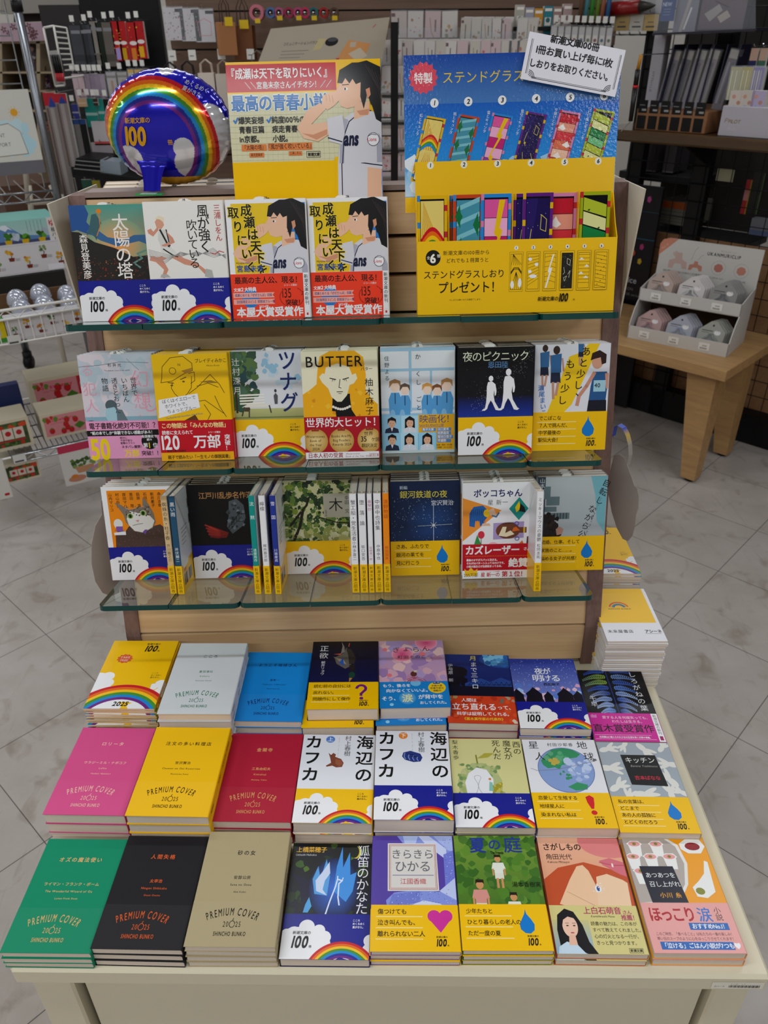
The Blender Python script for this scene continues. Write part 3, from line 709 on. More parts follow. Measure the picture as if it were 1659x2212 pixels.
def clear_tale(c):
    c.rect(0, 48, 105, 103, '#c9cfd9', '#c4cbd6'); c.blobs(60, 0, 55, 105, 150, 5, 14, ['#c3ccd6', '#d3cfd9', '#b9c8d2', '#dcd3da'], 4)
    for x, y, s, z in ((86, 128, '幻想し', 26), (12, 112, '犯人な', 20), (12, 138, 'る', 18), (96, 92, 'し', 26)): c.VT(s, x, y, z, '#e2a9bb', b=-.012, pitch=1.2)
    c.line([(0, 134), (30, 136), (60, 140), (100, 138)], .7, '#7d8b96'); c.line([(70, 144), (86, 128)], .7, '#8a9aa4')
    c.rect(0, 50, 105, 12, '#8fb4c4'); c.ell(40, 78, 8.5, 8.5, '#5a6a70'); c.poly([(30, 62), (32, 74), (44, 76), (50, 70), (52, 56), (34, 54)], '#a8ccd8'); c.poly([(46, 52), (47, 72), (55, 72), (60, 60), (64, 52)], '#6d7f86')
    c.ell(8, 52, 8, 5, '#2f3336'); c.T('杉井光', 42, 133, 5.4, BLK, sp=.3); c.T('The clearest story in the world', 36, 127, 2.6, '#666')
    c.VT('世界で', 76, 118, 9, '#20242a', b=-.004); c.VT('いちばん', 63, 118, 9, '#20242a', b=-.004); c.VT('透きとおった', 49, 118, 9, '#20242a', b=-.004, pitch=.95); c.VT('物語', 35, 118, 9.4, '#20242a', b=-.004, pitch=1.1)
def clear_band(c):
    PK = '#e7a2c8'; c.rect(0, 0, 105, 56, PK); c.T('電子書籍化絶対不可能！？', 4, 44, 9.6, BLK, b=.03, sx=.88); c.rect(0, 34, 105, 8.4, BLK); c.T('“紙の本でしか”体験できない感動がある！', 5, 35.6, 5.6, WHT, b=.03, sx=.88)
    c.T('50', 2, -6, 42, '#efd31c', b=.05, sx=.66); c.T('万部', 51, 2, 11, '#efd31c', b=.04); c.T('突破！！', 76, 3.5, 7.4, BLK, b=.03)
    for i, s in enumerate(('絶対に', '予測不能な', '衝撃のラスト')): c.T(s, 47, 29-i*4, 3.6, '#333', b=.02)
    c.T('ネタバレ厳禁！', 48, 15, 4.6, BLK, b=.03); c.ell(90, 25, 12, 12, BLK, 30); c.T('全国書店で', 90, 30, 4.4, WHT, a='c', b=.03); c.T('続々', 90, 25.4, 4, WHT, a='c', b=.03); c.T('第', 80, 15.5, 7, WHT, b=.03); c.T('1', 88, 13.5, 11, '#f1d32a', b=.03); c.T('位', 94, 15.5, 7, WHT, b=.03)
def yellow_white(c):
    c.rect(0, 50, 105, 101, '#f2c50c'); K = '#3a3418'
    for pts in ([(12, 118), (14, 134), (26, 146), (44, 148), (56, 138), (56, 128), (44, 124), (26, 114), (10, 112), (12, 118)], [(26, 112), (24, 104), (28, 96), (36, 88), (46, 96), (52, 104), (54, 120)], [(50, 124), (58, 126), (58, 114), (52, 110)], [(48, 96), (60, 104), (80, 122), (92, 108), (98, 96)], [(50, 92), (52, 84), (70, 86), (96, 66)], [(60, 106), (76, 110), (90, 104)], [(84, 92), (90, 76), (98, 62)], [(68, 80), (76, 66), (70, 56)]): c.line(pts, .8, K)
    c.ell(28, 128, 5, 5, '#f2c50c'); c.line([(28+4.6*math.cos(a*.5), 128+4.6*math.sin(a*.5)) for a in range(14)], .7, K); c.T('N', 36, 134, 5, K)
    c.poly([(40, 128), (56, 132), (54, 126), (46, 124)], '#b98a34'); c.poly([(64, 112), (80, 114), (92, 110), (80, 110)], '#9a7a30'); c.line([(20, 112), (28, 111)], 1, K); c.line([(38, 116), (46, 119)], 1, K); c.ell(25, 108, 2, 1.2, '#6d5a1c', 8); c.ell(42, 113, 2, 1.2, '#6d5a1c', 8)
    c.T('ブレイディみかこ', 60, 138, 6.2, '#222', b=.01, sx=.9); c.T('Mikako Brady', 76, 133, 3, '#8a7a2a')
    c.poly([(2, 62), (62, 76), (60, 96), (4, 88)], WHT); c.poly([(34, 56), (54, 66), (58, 58), (56, 54)], '#6d4420')
    for i, s in enumerate(('ぼくはイエローで', 'ホワイトで、', 'ちょっとブルー')): c.T(s, 9+i*3, 82-i*7, 6.1, '#22242a', b=-.002, rot=.12)
    c.T('The Real British Secondary School Days', 12, 60, 3, '#3f7fae', rot=.12)
def yellow_band(c):
    c.rect(0, 0, 105, 58, '#c8132a'); c.T('この物語は「みんなの物語」', 4, 47, 8, '#f4e4a0', b=.03, sx=.93); c.T('読者に支えられて', 4, 38, 6.2, WHT, b=.03, sx=.9)
    c.T('120', 2, 13, 28, WHT, b=.035, sx=.72); c.T('万部', 48, 17, 20, WHT, b=.035, sx=.98); c.VT('突破！', 97, 37, 8, WHT, b=.03); c.T('シリーズ累計', 70, 39, 3, WHT, b=.02)
    c.rect(0, 0, 105, 12, '#f0b41c'); c.T('親子で読みたい「一生モノの課題図書」', 9, 2, 6, '#241a10', b=.03, sx=.86); c.T('新潮文庫の話題作', 9, 12.6, 3.4, '#2a1a14', b=.02)
def tsunagu(c):
    c.rect(0, 50, 105, 101, '#e3e6ea', '#dbdde6'); c.rect(0, 50, 105, 20, '#9aa06a', '#c4c58c'); c.rect(0, 56, 105, 2, '#7f8a4e')
    c.blobs(90, -4, 84, 40, 150, 4, 9, ['#4d6a4a', '#3f5c48', '#63804f', '#35555a', '#577a62'], 5); c.blobs(24, -4, 70, 30, 84, 4, 7, ['#4a7348', '#3c6450'], 6)
    c.rect(8, 64, 3, 34, '#4d3f33'); c.poly([(20, 66), (26, 66), (30, 90), (25, 90)], '#5a4a3a'); c.blobs(14, 48, 118, 70, 146, 3, 6, ['#9fc6e0', '#c8dcea'], 8); c.blobs(8, 70, 100, 102, 114, 3, 6, ['#9fc6e0', '#c8dcea'], 9)
    for i in range(4): c.poly([(14, 88-i*4), (50, 89-i*4), (50, 91-i*4), (14, 90.4-i*4)], '#f1efe6')
    c.poly([(16, 72), (52, 72), (60, 76), (26, 77)], '#e9e6dc'); c.line([(20, 72), (16, 60)], 1.8, '#4f4b44'); c.line([(56, 74), (58, 64)], 1.8, '#4f4b44'); c.line([(27, 71), (26, 58)], 1.8, '#4f4b44')
    c.poly([(64, 76), (63, 88), (66, 92), (69, 88), (68, 76)], '#5f6268'); c.ell(66, 95, 1.8, 2.4, '#4a4440', 10)
    c.VT('辻村深月', 12, 142, 11.5, '#e9ece8', b=.0, pitch=1.16)
    c.VT('ツナグ', 85, 150, 26, '#1f3372', b=.02, pitch=1.14, sy=1.1)
def butter(c):
    c.rect(0, 44, 105, 107, '#ece7cc'); Y_ = '#f0b41c'
    c.poly([(26, 144), (40, 151), (74, 151), (86, 142), (89, 118), (88, 96), (98, 82), (105, 76), (105, 44), (0, 44), (0, 92), (10, 98), (20, 106), (22, 124)], Y_)
    c.blobs(16, 6, 60, 98, 100, 1.5, 4, ['#e09a1c', '#f4c23a'], 3); c.poly([(38, 44), (40, 58), (46, 56), (44, 80), (42, 90), (66, 92), (66, 72), (76, 56), (72, 44)], '#17161a')
    c.poly([(28, 108), (24, 116), (29, 121), (32, 120), (34, 129), (50, 134), (66, 129), (70, 118), (75, 120), (77, 113), (72, 106), (66, 104), (62, 90), (54, 82), (50, 80), (44, 86), (36, 100)], '#ece7cc')
    c.poly([(40, 68), (42, 92), (50, 86), (60, 90), (66, 86), (68, 66)], '#17161a'); c.poly([(36, 100), (40, 88), (48, 81), (54, 81), (62, 90), (65, 100)], '#ece7cc')
    for q in (-1, 1): c.line([(52+q*5, 112), (52+q*13, 114)], 1.3, '#222'); c.line([(52+q*9, 112), (52+q*10, 109.6)], .7, '#222'); c.line([(52+q*7, 112), (52+q*7, 110)], .6, '#222')
    c.line([(53, 112), (51, 101), (54, 100)], .9, '#222'); c.line([(48, 95), (56, 95)], 1, '#222'); c.line([(50, 92.5), (54, 92.5)], .7, '#222')
    for i in range(8): c.ell(42+i*3.3, 74-3.5*math.sin(i/7*pi), 1.9, 1.9, '#e9e4da', 12, up=False)
    c.up(); c.T('BUTTER', 6, 127, 20, '#1a1714', b=.012, sx=.96, sp=.06); c.T('バター', 82, 123, 5.5, '#1a1714'); c.VT('柚木麻子', 93, 113, 12, '#1a1714', b=-.004, pitch=1.1)
def butter_band(c):
    c.rect(0, 0, 105, 60, '#b5172c'); c.T('世界的大ヒット！', 2, 45, 14, WHT, b=.02, sx=.96)
    for x in (15, 52, 92): c.grad(x, 26, 17.5, 17.5, '#efd79a', '#c49a4c', 30); c.poly([(x-5, 40), (x-6, 44.5), (x-2.5, 42.5), (x, 46), (x+2.5, 42.5), (x+6, 44.5), (x+5, 40)], '#a03a2c')
    for x, ls in ((15, ('Waterstones', 'Book of', 'the Year', '2024')), (52, ('Books Are My', 'Bag Readers', 'Awards 2024', ''))):
        for i, s in enumerate(ls): c.T(s, x, 30-i*6, 5.2, '#2a1a10', a='c', b=.01, sx=.86)
    c.T('世界', 84, 32, 6.4, '#2a1a10', b=.01); c.T('35', 79, 22.5, 10.5, '#2a1a10', b=.02, sx=.85); c.T('ケ国', 94, 23.5, 6, '#2a1a10'); c.T('翻訳決定', 80, 15, 6, '#2a1a10', sx=.95)
    c.rect(0, 0, 105, 9.6, WHT); c.T('日本人初の受賞', 3, 1, 7.6, '#a8203a', b=.02, sx=.95); c.T('Waterstones', 57, 5, 3.4, '#a8203a'); c.T('Book of the Year 2024', 57, 1.2, 3.4, '#a8203a'); c.frame(91, 1.6, 12.5, 4.8, .4, '#a8203a'); c.T('新潮文庫', 92, 2.4, 3, '#a8203a')
def secret(c):
    c.rect(0, 46, 105, 105, '#dfe7f0', '#eceef4'); LB = '#a9cde6'
    for a in ((0, 146, 105, 5), (40, 60, 4, 90), (0, 118, 105, 4), (70, 60, 3, 62), (0, 62, 105, 4), (0, 46, 105, 12)): c.rect(*a, LB)
    for x, h, hr in ((20, 56, '#b0895a'), (34, 50, '#6d5a4c'), (66, 50, '#d9a45a'), (80, 48, '#8a5a3c'), (94, 56, '#c0935c')):
        fig(c, x, 50, h, '#5fa7dc', '#f0d9c8', hr); c.line([(x, 50+h*.66), (x, 50+h*.4)], 1.2, '#27406a'); c.ell(x-4, 56, 4, 8, '#8fc2e6', 12)
    c.VT('住野よる', 9, 140, 7.2, '#4a5a6a', pitch=1.28); c.VT('か くし ごと', 53, 142, 8, '#28303a', pitch=1.5, dx=.02)
def secret_band(c):
    c.rect(0, 0, 105, 56, '#8fcbe8')
    for i, (x, y, l) in enumerate(((2, 29, 0), (28, 29, 1), (2, 4, 0), (27, 4, 1), (53, 4, 1))): portrait(c, x, y, 25, 26, '#b8e0f2' if i % 2 else '#9ed2ec', '#2b3550' if not l else '#d9dfe8', l)
    c.rect(0, 0, 105, 4, '#c9d8dc'); c.rect(53, 30, 52, 26, '#eab41c'); c.rect(79, 4, 26, 27, '#eab41c'); c.T('映画化！', 54, 43, 12.6, '#24508e', b=.01, sx=1.02); c.T('2025年5月30日公開', 54, 37, 5.2, '#24508e', b=.01, sx=.78)
    for i, (x, s) in enumerate(((58, '奥平大兼'), (80, '出口夏希'), (80, '佐野晶哉'), (80, '菊池日菜子'), (80, '早瀬憩'))): y = 31.5-max(0, i-1)*5.6; c.rect(x, y, 20 if len(s) < 5 else 23, 4.8, '#5b93cf'); c.T(s, x+.6, y+.6, 4.2, WHT, b=.02, sx=.98)
    c.T('監督・脚本：中川駿', 79, 9.6, 2.8, '#333', sx=.9); c.T('主題歌：ちゃんみな', 79, 6, 2.8, '#333', sx=.9)
def picnic(c):
    c.rect(0, 50, 105, 34, '#1c3fa8', '#10101c'); c.rect(0, 84, 105, 67, '#10101c', '#0c0c10')
    g = random.Random(4)
    for i in range(240):
        t = g.random(); x = 20+t*84+g.gauss(0, 6); y = 66+t*76+g.gauss(0, 8)
        if 1 < x < 104 and 58 < y < 150: c.ell(x, y, g.uniform(.15, .4), .3, '#cfd3e6', 4, up=False)
    c.dots(60, 1, 56, 104, 150, .15, .35, ['#aeb4cc'], 5, 4)
    def man(x, y, s):
        P = lambda q: [(x+a*s, y+b*s) for a, b in q]
        c.ell(x+2*s, y+56*s, 4*s, 5*s, WHT); c.poly(P([(-3, 50), (4, 51), (10, 46), (12, 34), (11, 27), (9, 26), (8, 36), (7, 26), (-5, 25), (-5, 42)]), WHT)
        c.poly(P([(-5, 27), (7, 27), (9, 16), (16, 4), (19, 2), (16, 0), (11, 1), (5, 14), (2, 18), (-2, 10), (-4, 3), (-8, 0), (-13, 0), (-12, 2), (-8, 4), (-6, 14)]), WHT)
    man(44, 63, .8); man(68, 63, .95)
    c.T('夜のピクニック', 52, 131, 14.2, '#eaf0d8', a='c', b=-.006, sx=.98, sp=-.06); c.T('恩田陸', 55, 122, 9.4, '#6fa3d8', a='c', b=0); 
def little_more(c):
    c.rect(0, 52, 105, 99, '#e3e4ec'); c.poly([(74, 151), (90, 151), (74, 112), (54, 66), (40, 52), (18, 52), (30, 84), (48, 134), (66, 140)], '#f2cc1c')
    for x, y, s in ((14, 120, 1), (30, 112, 1.2), (64, 140, .6)):
        c.poly([(x-6*s, y), (x-7*s, y+20*s), (x+6*s, y+22*s), (x+6*s, y)], '#3f74a6'); c.poly([(x-6*s, y-12*s), (x+6*s, y-12*s), (x+5*s, y), (x-6*s, y)], '#26304a'); c.line([(x-3*s, y-12*s), (x-2*s, y-30*s)], 3*s, '#c89a86'); c.line([(x+3*s, y-12*s), (x+1*s, y-26*s)], 3*s, '#c89a86'); c.ell(x, y+26*s, 4*s, 5*s, '#463430', 12); c.line([(x+7*s, y+16*s), (x+9*s, y+2*s)], 2*s, '#c89a86')
    c.ell(88, 126, 8, 10, '#d9a68e'); c.poly([(78, 128), (80, 138), (90, 142), (100, 136), (100, 124), (94, 122), (92, 132), (84, 130)], '#3a2622')
    c.poly([(84, 112), (102, 112), (104, 96), (102, 70), (78, 70), (80, 92)], '#2f6296'); c.poly([(76, 52), (78, 72), (103, 72), (104, 52)], '#202032'); c.line([(84, 110), (74, 92), (64, 78), (62, 66)], 5, '#cf9884'); c.line([(102, 108), (104, 90)], 5, '#cf9884')
    c.rect(84, 84, 17, 16, '#a8d0de'); c.T('40', 85, 89, 8, '#223', b=.03, sx=.95)
    c.VT('あと少し、', 71, 147, 13, '#1a1a1e', b=.012, pitch=1.2, dx=-.22); c.VT('もう少し', 50, 130, 13, '#1a1a1e', b=.012, pitch=1.3, dx=-.24); c.VT('瀬尾まいこ', 10, 95, 8.6, '#2f7cc4', b=.015, pitch=1.02, dx=.14)
def catbook(c):
    c.rect(0, 50, 105, 101, WHT); c.rect(8, 52, 90, 93, '#f09410')
    for i, s in enumerate(('山内マリコ', '村山由佳', '原田マハ', '恩田 陸', '荻原 浩', '石田衣良', '新井素子', '赤川次郎')): c.VT(s, 13+i*10.6, 141, 5.6, '#2a1608', b=.02, pitch=1.06)
    F = '#8a8076'
    c.poly([(12, 52), (14, 76), (20, 82), (30, 80), (36, 88), (60, 84), (84, 90), (98, 78), (98, 52)], '#5a4640'); c.dots(160, 13, 53, 97, 84, .3, .8, ['#7a645a', '#3f302c', '#8d7466'], 2, 4)
    c.poly([(30, 106), (22, 120), (18, 126), (28, 122), (38, 114), (60, 118), (62, 134), (70, 122), (76, 108), (78, 94), (72, 84), (56, 78), (42, 82), (32, 94)], F)
    c.poly([(34, 100), (40, 112), (56, 108), (70, 104), (76, 96), (72, 86), (58, 77), (44, 80), (36, 90)], '#e4e2e0'); c.dots(60, 34, 104, 72, 120, .8, 2, ['#6d6258', '#a39a8e', '#574c44'], 3, 5)
    for x in (40, 60): c.ell(x, 104+(x-40)*.22, 5, 4.6, '#e8ecd0', 18); c.ell(x, 104+(x-40)*.22, 4.2, 4, '#6f9a3c', 18); c.ell(x, 104+(x-40)*.22, 2, 3, '#14160e', 12)
    c.poly([(47, 97), (53, 98), (51, 94)], '#d99a94'); c.line([(42, 89), (50, 91), (58, 92)], .7, '#5a4a44'); c.ell(20, 92, 7, 8, '#e4e2e0', 16); c.rect(16, 80, 10, 8, '#8a5fb0'); c.poly([(12, 78), (30, 80), (30, 74), (12, 74)], WHT); c.poly([(56, 78), (60, 74), (64, 82), (60, 82)], '#7a55a8')
def ranpo(c):
    c.rect(0, 50, 105, 101, '#0c0c0e'); c.T('江戸川乱歩名作選', 58, 128, 11, '#c6905c', a='c', b=.012, sx=.94)
    c.poly([(62, 124), (74, 128), (84, 118), (86, 98), (80, 84), (64, 72), (56, 84), (60, 100)], '#5d6268'); c.blobs(26, 60, 80, 84, 122, 1.5, 4, ['#787f86', '#474b50', '#8d949a', '#2c2f33'], 4, 5)
    c.line([(50, 72), (76, 104), (88, 104), (88, 92), (72, 92)], 1, '#181818'); c.line([(54, 72), (80, 100)], .7, '#111'); 
    for i in range(7): c.line([(56+i*4, 76+i*4), (56+i*4, 84+i*4)], .6, '#111')
    c.poly([(26, 80), (30, 86), (44, 80), (58, 74), (54, 66), (40, 66), (28, 70)], '#8e2822')
    for i in range(4): c.line([(23+i*1.5, 87-i*5), (34, 82-i*3.4), (44, 76-i*2)], 2.6, '#a8342c')
    c.line([(30, 68), (42, 66), (56, 70)], 2.2, '#7a221e'); c.line([(28, 84), (42, 78)], .6, '#c85a4c')
def treebook(c):
    c.rect(0, 50, 105, 101, '#c9c79a'); c.blobs(90, 0, 52, 105, 90, 3, 8, ['#cfcfa8', '#b9ba7c', '#d8d8b8', '#9aa05c'], 5); c.blobs(230, -2, 78, 105, 150, 2, 6, ['#3f5a34', '#2f4a2a', '#55733c', '#6f8a44', '#2a3d28', '#87983f'], 6, 7)
    c.blobs(60, 0, 52, 60, 90, 2, 5, ['#5d7a3e', '#3f5a30', '#82934a'], 9, 6)
    c.line([(10, 80), (24, 98), (36, 112), (40, 124)], 3.4, '#2b241e'); c.line([(14, 56), (24, 78), (30, 104)], 4.4, '#2b241e'); c.line([(56, 92), (80, 84), (104, 82)], 2, '#33291f'); c.dots(160, 0, 54, 104, 148, .4, 1, ['#e3e2b8', '#a8b060', '#1f2c1a'], 8, 5)
    c.rect(62, 92, 43, 38, '#b7b2a2'); c.T('木', 70, 101, 22, '#1d1a16', b=-.01); c.VT('幸田 文', 98, 126, 7, '#2a2620', b=0); c.VT('新潮文庫', 65.5, 104, 2.6, '#333')
def galaxy(c):
    c.rect(0, 50, 105, 101, '#16325c', '#15294e'); c.grad(64, 84, 40, 38, '#27508c', '#17315c'); c.dots(130, 2, 54, 104, 128, .2, .55, ['#c9d6ea', '#8fa8cc', '#e6ecf4'], 3, 5); c.dots(60, 6, 90, 56, 128, .3, .8, ['#9cb2d2'], 9, 5)
    c.line([(66, 52), (66, 116)], .6, '#dfe8f4'); c.line([(42, 80), (94, 82)], .5, '#dfe8f4')
    for a in range(8): c.line([(66, 81), (66+6*math.cos(a*pi/4), 81+6*math.sin(a*pi/4))], .5, '#eef4fa')
    c.ell(66, 81, 2, 2, '#f4f8fc', 12); c.T('新編', 15, 138, 6, '#c9d2e0'); c.T('銀河鉄道の夜', 15, 124, 12, '#e6d44e', b=.01); c.T('宮沢賢治', 62, 112, 8.6, '#d9dde6', b=0)
def bokko(c):
    c.rect(0, 46, 105, 105, '#eeedf1'); c.T('ボッコちゃん', 52, 128, 13, '#262a6e', a='c', b=.035, sx=.93); c.T('星 新一', 52, 116, 8.4, '#22252e', a='c', sp=.1)
    c.poly([(0, 128), (58, 108), (0, 60)], '#ee9b3c'); c.poly([(84, 128), (98, 110), (84, 92), (69, 110)], '#1b9a92'); c.poly([(46, 62), (92, 64), (92, 90), (46, 88)], '#b2a0cf')
    c.poly([(10, 84), (10, 104), (16, 114), (30, 116), (38, 108), (36, 96), (32, 92), (32, 84), (26, 84), (25, 92), (19, 92), (18, 82)], '#2c6cb4')
    for i in range(8): c.line([(12+i*3, 90), (13+i*3, 110)], .6, '#163f78')
    c.ell(36, 104, 5, 6, '#efc81c'); c.poly([(38, 108), (46, 112), (50, 102), (44, 98), (40, 102)], '#e3c0a4'); c.line([(44, 100), (50, 98), (54, 104)], 2.4, '#557a9c'); c.poly([(28, 84), (42, 84), (40, 88), (30, 88)], '#e3c0a4')
    c.poly([(78, 112), (84, 122), (86, 110), (80, 104)], '#efd21c'); c.poly([(86, 118), (92, 112), (94, 104), (84, 106)], '#18181c')
    c.ell(68, 76, 18, 13, '#7a4a34', 30); c.rect(84, 72, 12, 9, '#7a4a34'); c.rect(91, 72, 3, 9, '#d8b03a'); c.poly([(54, 68), (66, 66), (78, 70), (72, 76), (64, 72), (66, 82), (60, 82)], '#efe3c4'); c.poly([(74, 74), (86, 76), (80, 82), (76, 80)], '#e0722a'); c.line([(60, 86), (76, 88)], .8, '#222')
    for x, y in ((81, 87), (82, 63)): c.arc(x, y, 2.4, 3.4, '#3f4aa0', 0, 2*pi, 14)
    c.poly([(16, 50), (22, 70), (30, 50)], '#3f9a52'); c.ell(28, 70, 5, 6, '#d63a52'); c.line([(28, 64), (28, 54)], .8, '#444'); c.ell(46, 52, 8, 6, '#f0b8c4'); c.poly([(80, 50), (90, 60), (94, 50)], '#e07a3a'); c.poly([(96, 50), (97, 66), (104, 68), (104, 50)], '#5f3a2c')
def bokko_band(c):
    c.rect(0, 0, 105, 55, '#c4122c'); c.T('カズレーザー', 4, 38, 15, WHT, b=.05, sx=.92); c.T('さん', 92, 44, 5.6, WHT, b=.03)
    for i in range(40): c.ell(5+i*2.5, 36, .55, .4, '#f2cf2c', 6, up=False)
    c.up()
    for i, s in enumerate(('最後のオチがスパッと決まる。', 'それが50パターン入ってるわけです。', '小説の面白さが全部詰まってる本。')): c.T(s, 6, 28-i*5.2, 4, WHT, b=.04, sx=.88)
    c.T('絶賛', 70, 17, 15, WHT, b=.05, sx=.98); c.rect(0, 0, 105, 13, WHT); c.poly([(4, 4), (3, 16), (8, 12), (13, 18), (18, 12), (23, 16), (22, 4)], '#efc52c'); c.T('255万部', 2, 2, 7, '#22201c', b=.01, sx=.88); c.T('星 新一の', 28, 2, 7.4, '#c4122c', b=.03, sx=.92); c.T('第１位！', 60, 1.5, 9.6, '#c4122c', b=.04, sx=.98); c.T('ショートショートの神様', 28, 9.6, 2.6, '#c4122c')
def spinning(c):
    c.rect(0, 50, 105, 101, '#aeb6bc', '#bcc4c8'); c.poly([(80, 151), (105, 151), (105, 60), (92, 80), (88, 120)], '#7fb8c4'); c.rect(0, 50, 12, 101, '#3c4a58')
    for a in ((14, 106, 20, 14), (12, 96, 18, 8), (22, 84, 28, 10), (10, 116, 10, 20)): c.rect(*a, '#6d8086')
    for i in range(5): c.rect(26+i*4.6, 84, 2, 10, '#46545a')
    c.blobs(50, 6, 56, 34, 90, 3, 7, ['#2a2222', '#3a2e2c', '#1c1818'], 3, 7); c.poly([(32, 58), (40, 60), (42, 68), (36, 72), (30, 68)], '#b88f80'); c.rect(0, 50, 12, 36, '#27303a')
    for i, ch in enumerate('自転しながら公'): c.T(ch, 88-i*4.6+(8 if i < 3 else 2), 136-i*13.4, 12.4, '#191a20', b=-.005, rot=-.42)
    for i, ch in enumerate('Spinning Around My Ideal'): c.T(ch, 95-i*.9, 116-i*2.6, 3, '#333', rot=-1.3)
    c.VT('山本文緒', 7, 149, 8, '#d9dde0', b=-.004)
def flat_duck(c):
    c.rect(0, 50, 105, 101, '#171c52', '#101016'); c.VT('正欲', 19, 141, 14.5, '#e6e6ea', b=-.004, pitch=1.18); c.VT('朝井リョウ', 19, 104, 6.4, '#dcdce2', b=0, pitch=1)
    c.poly([(36, 112), (40, 98), (54, 86), (62, 92), (66, 110), (60, 130), (54, 136), (50, 122)], '#6d6560'); c.poly([(34, 114), (48, 100), (56, 96), (50, 108)], '#a09488'); c.poly([(54, 134), (62, 132), (70, 112), (68, 98), (60, 96), (58, 116)], '#3b3431')
    c.poly([(48, 140), (46, 150), (51, 138), (52, 126), (46, 120)], '#8d847c'); c.poly([(44, 100), (52, 92), (50, 112)], '#2c5fb0'); c.poly([(60, 94), (68, 96), (70, 84), (66, 78), (62, 82)], '#2a2624'); c.ell(65, 72, 5, 7, '#1d4a3a'); c.poly([(61, 66), (66, 65), (61, 56)], '#b98a4a'); c.poly([(34, 120), (46, 122), (46, 118)], '#c4584a'); c.line([(58, 138), (59, 146)], 1.4, '#c4584a')
def gyoran(c):
    c.rect(0, 50, 105, 101, '#c7a3bc', '#b99ac8'); c.blobs(50, 0, 56, 105, 150, 6, 14, ['#d9b0c0', '#a888bc', '#e6c3c4', '#c492b4', '#b6a0d0'], 5)
    for x, y, r in ((78, 146, 18), (38, 118, 17)): c.grad(x, y, r, r, '#d9488a', '#f09ab4', 28); c.arc(x, y, r-.6, r, '#f4c4d0', 0, 2*pi, 30)
    for x, y, r in ((10, 130, 4), (70, 118, 5), (16, 70, 4)): c.ell(x, y, r, r, '#e8808c')
    for i in range(6): c.arc(56, 44, 20-i*3, 20.8-i*3, '#a83a3a', .2, pi-.2, 20)
    c.line([(44, 56), (60, 66)], .8, '#a83a3a'); c.line([(68, 56), (50, 66)], .8, '#a83a3a'); c.ell(54, 72, 5, 6, '#6a3a34', 14); c.ell(57, 78, 3, 2.6, '#d9c4b0', 12)
    for i, ch in enumerate('ぎょらん'): c.T(ch, 22+i*16, 122+(i % 2)*2, 13, '#241c24', b=0)
    c.T('町田そのこ', 53, 107, 8.2, '#2c222c', a='c', sp=.14)
def gyoran_band(c):
    c.rect(0, 0, 105, 55, '#1c8ad2'); c.ell(56, 52, 8, 7, '#7cc0e8'); c.T('もう、後ろを', 5, 43, 7.2, WHT, b=.03); c.T('向かなくていいよ。', 10, 32, 7.6, WHT, b=.03); c.T('そう、', 3, 15, 9, WHT, b=.03)
    c.grad(42, 20, 13, 13, '#8fd0f0', '#3f9ad8', 26); c.T('涙', 33.5, 11, 17, '#f2e6a8', b=.02); c.T('が背中を', 58, 17, 9.6, WHT, b=.03); c.T('おしてくれた。', 60, 6.5, 6.6, WHT, b=.03, sx=.95); c.ell(88, 41, 13.5, 12, '#f2cc1c', 28)
    for i, s in enumerate(('本屋大賞', '受賞作家の', '感動作')): c.T(s, 88, 43-i*5.4, 4.2, '#2a2a4a', a='c', b=.02)
    c.poly([(83, 49), (82, 53), (85.5, 51), (88, 54), (90.5, 51), (94, 53), (93, 49)], '#2a5fae'); c.ell(18, 7, 3, 3, '#9ad4f0')
def moon3(c):
    c.rect(0, 56, 105, 95, '#1a2a72', '#14357e'); c.grad(96, 140, 40, 20, '#4f9ad8', '#1c3f92', 26); c.blobs(20, 66, 126, 104, 150, 3, 7, ['#5fa8dc', '#2f6fb8', '#87c4e8'], 3); c.blobs(50, 0, 80, 32, 118, 5, 9, ['#0d1024', '#12162c'], 4)
    c.poly([(30, 84), (56, 96), (70, 88), (88, 98), (104, 90), (104, 70), (30, 70)], '#2c4f9a'); c.rect(0, 56, 105, 22, '#11152e'); c.line([(34, 80), (104, 82)], 1, '#0c0e20')
    for i in range(9): c.line([(36+i*8, 80), (40+i*8, 88), (44+i*8, 80)], .7, '#0c0e20')
    c.VT('月', 46, 148, 12, '#e6d25a', b=0); c.VT('まで三キロ', 46, 133, 11.4, '#e9e9ee', b=-.006, pitch=1.1); c.VT('伊与原 新', 8, 128, 8, '#d9dae2', b=-.004, pitch=1.06)
def moon3_band(c):
    c.rect(0, 0, 105, 56, '#d24a26'); c.blobs(26, 0, 0, 105, 56, 2, 6, ['#c43f20', '#dc5a30', '#b83a20'], 3); c.blobs(5, 84, 44, 104, 56, 3, 6, ['#a89a84', '#7d7264'], 4); c.blobs(3, 2, 46, 14, 56, 3, 5, ['#b49a6c'], 7); c.blobs(4, 90, 2, 104, 12, 2, 5, ['#d9cdbc'], 8)
    c.T('人間は', 22, 43, 8, WHT, b=.02); c.T('立ち直れる', 7, 26, 14.5, WHT, b=.02, sx=.95); c.T('って、', 76, 28, 9, WHT, b=.02); c.T('科学は証明してくれる。', 14, 15, 7.8, WHT, b=.02, sx=.98); c.T('《直木賞作家の代表作》', 22, 5.5, 6, '#f0d23c', b=.02, sx=.98)
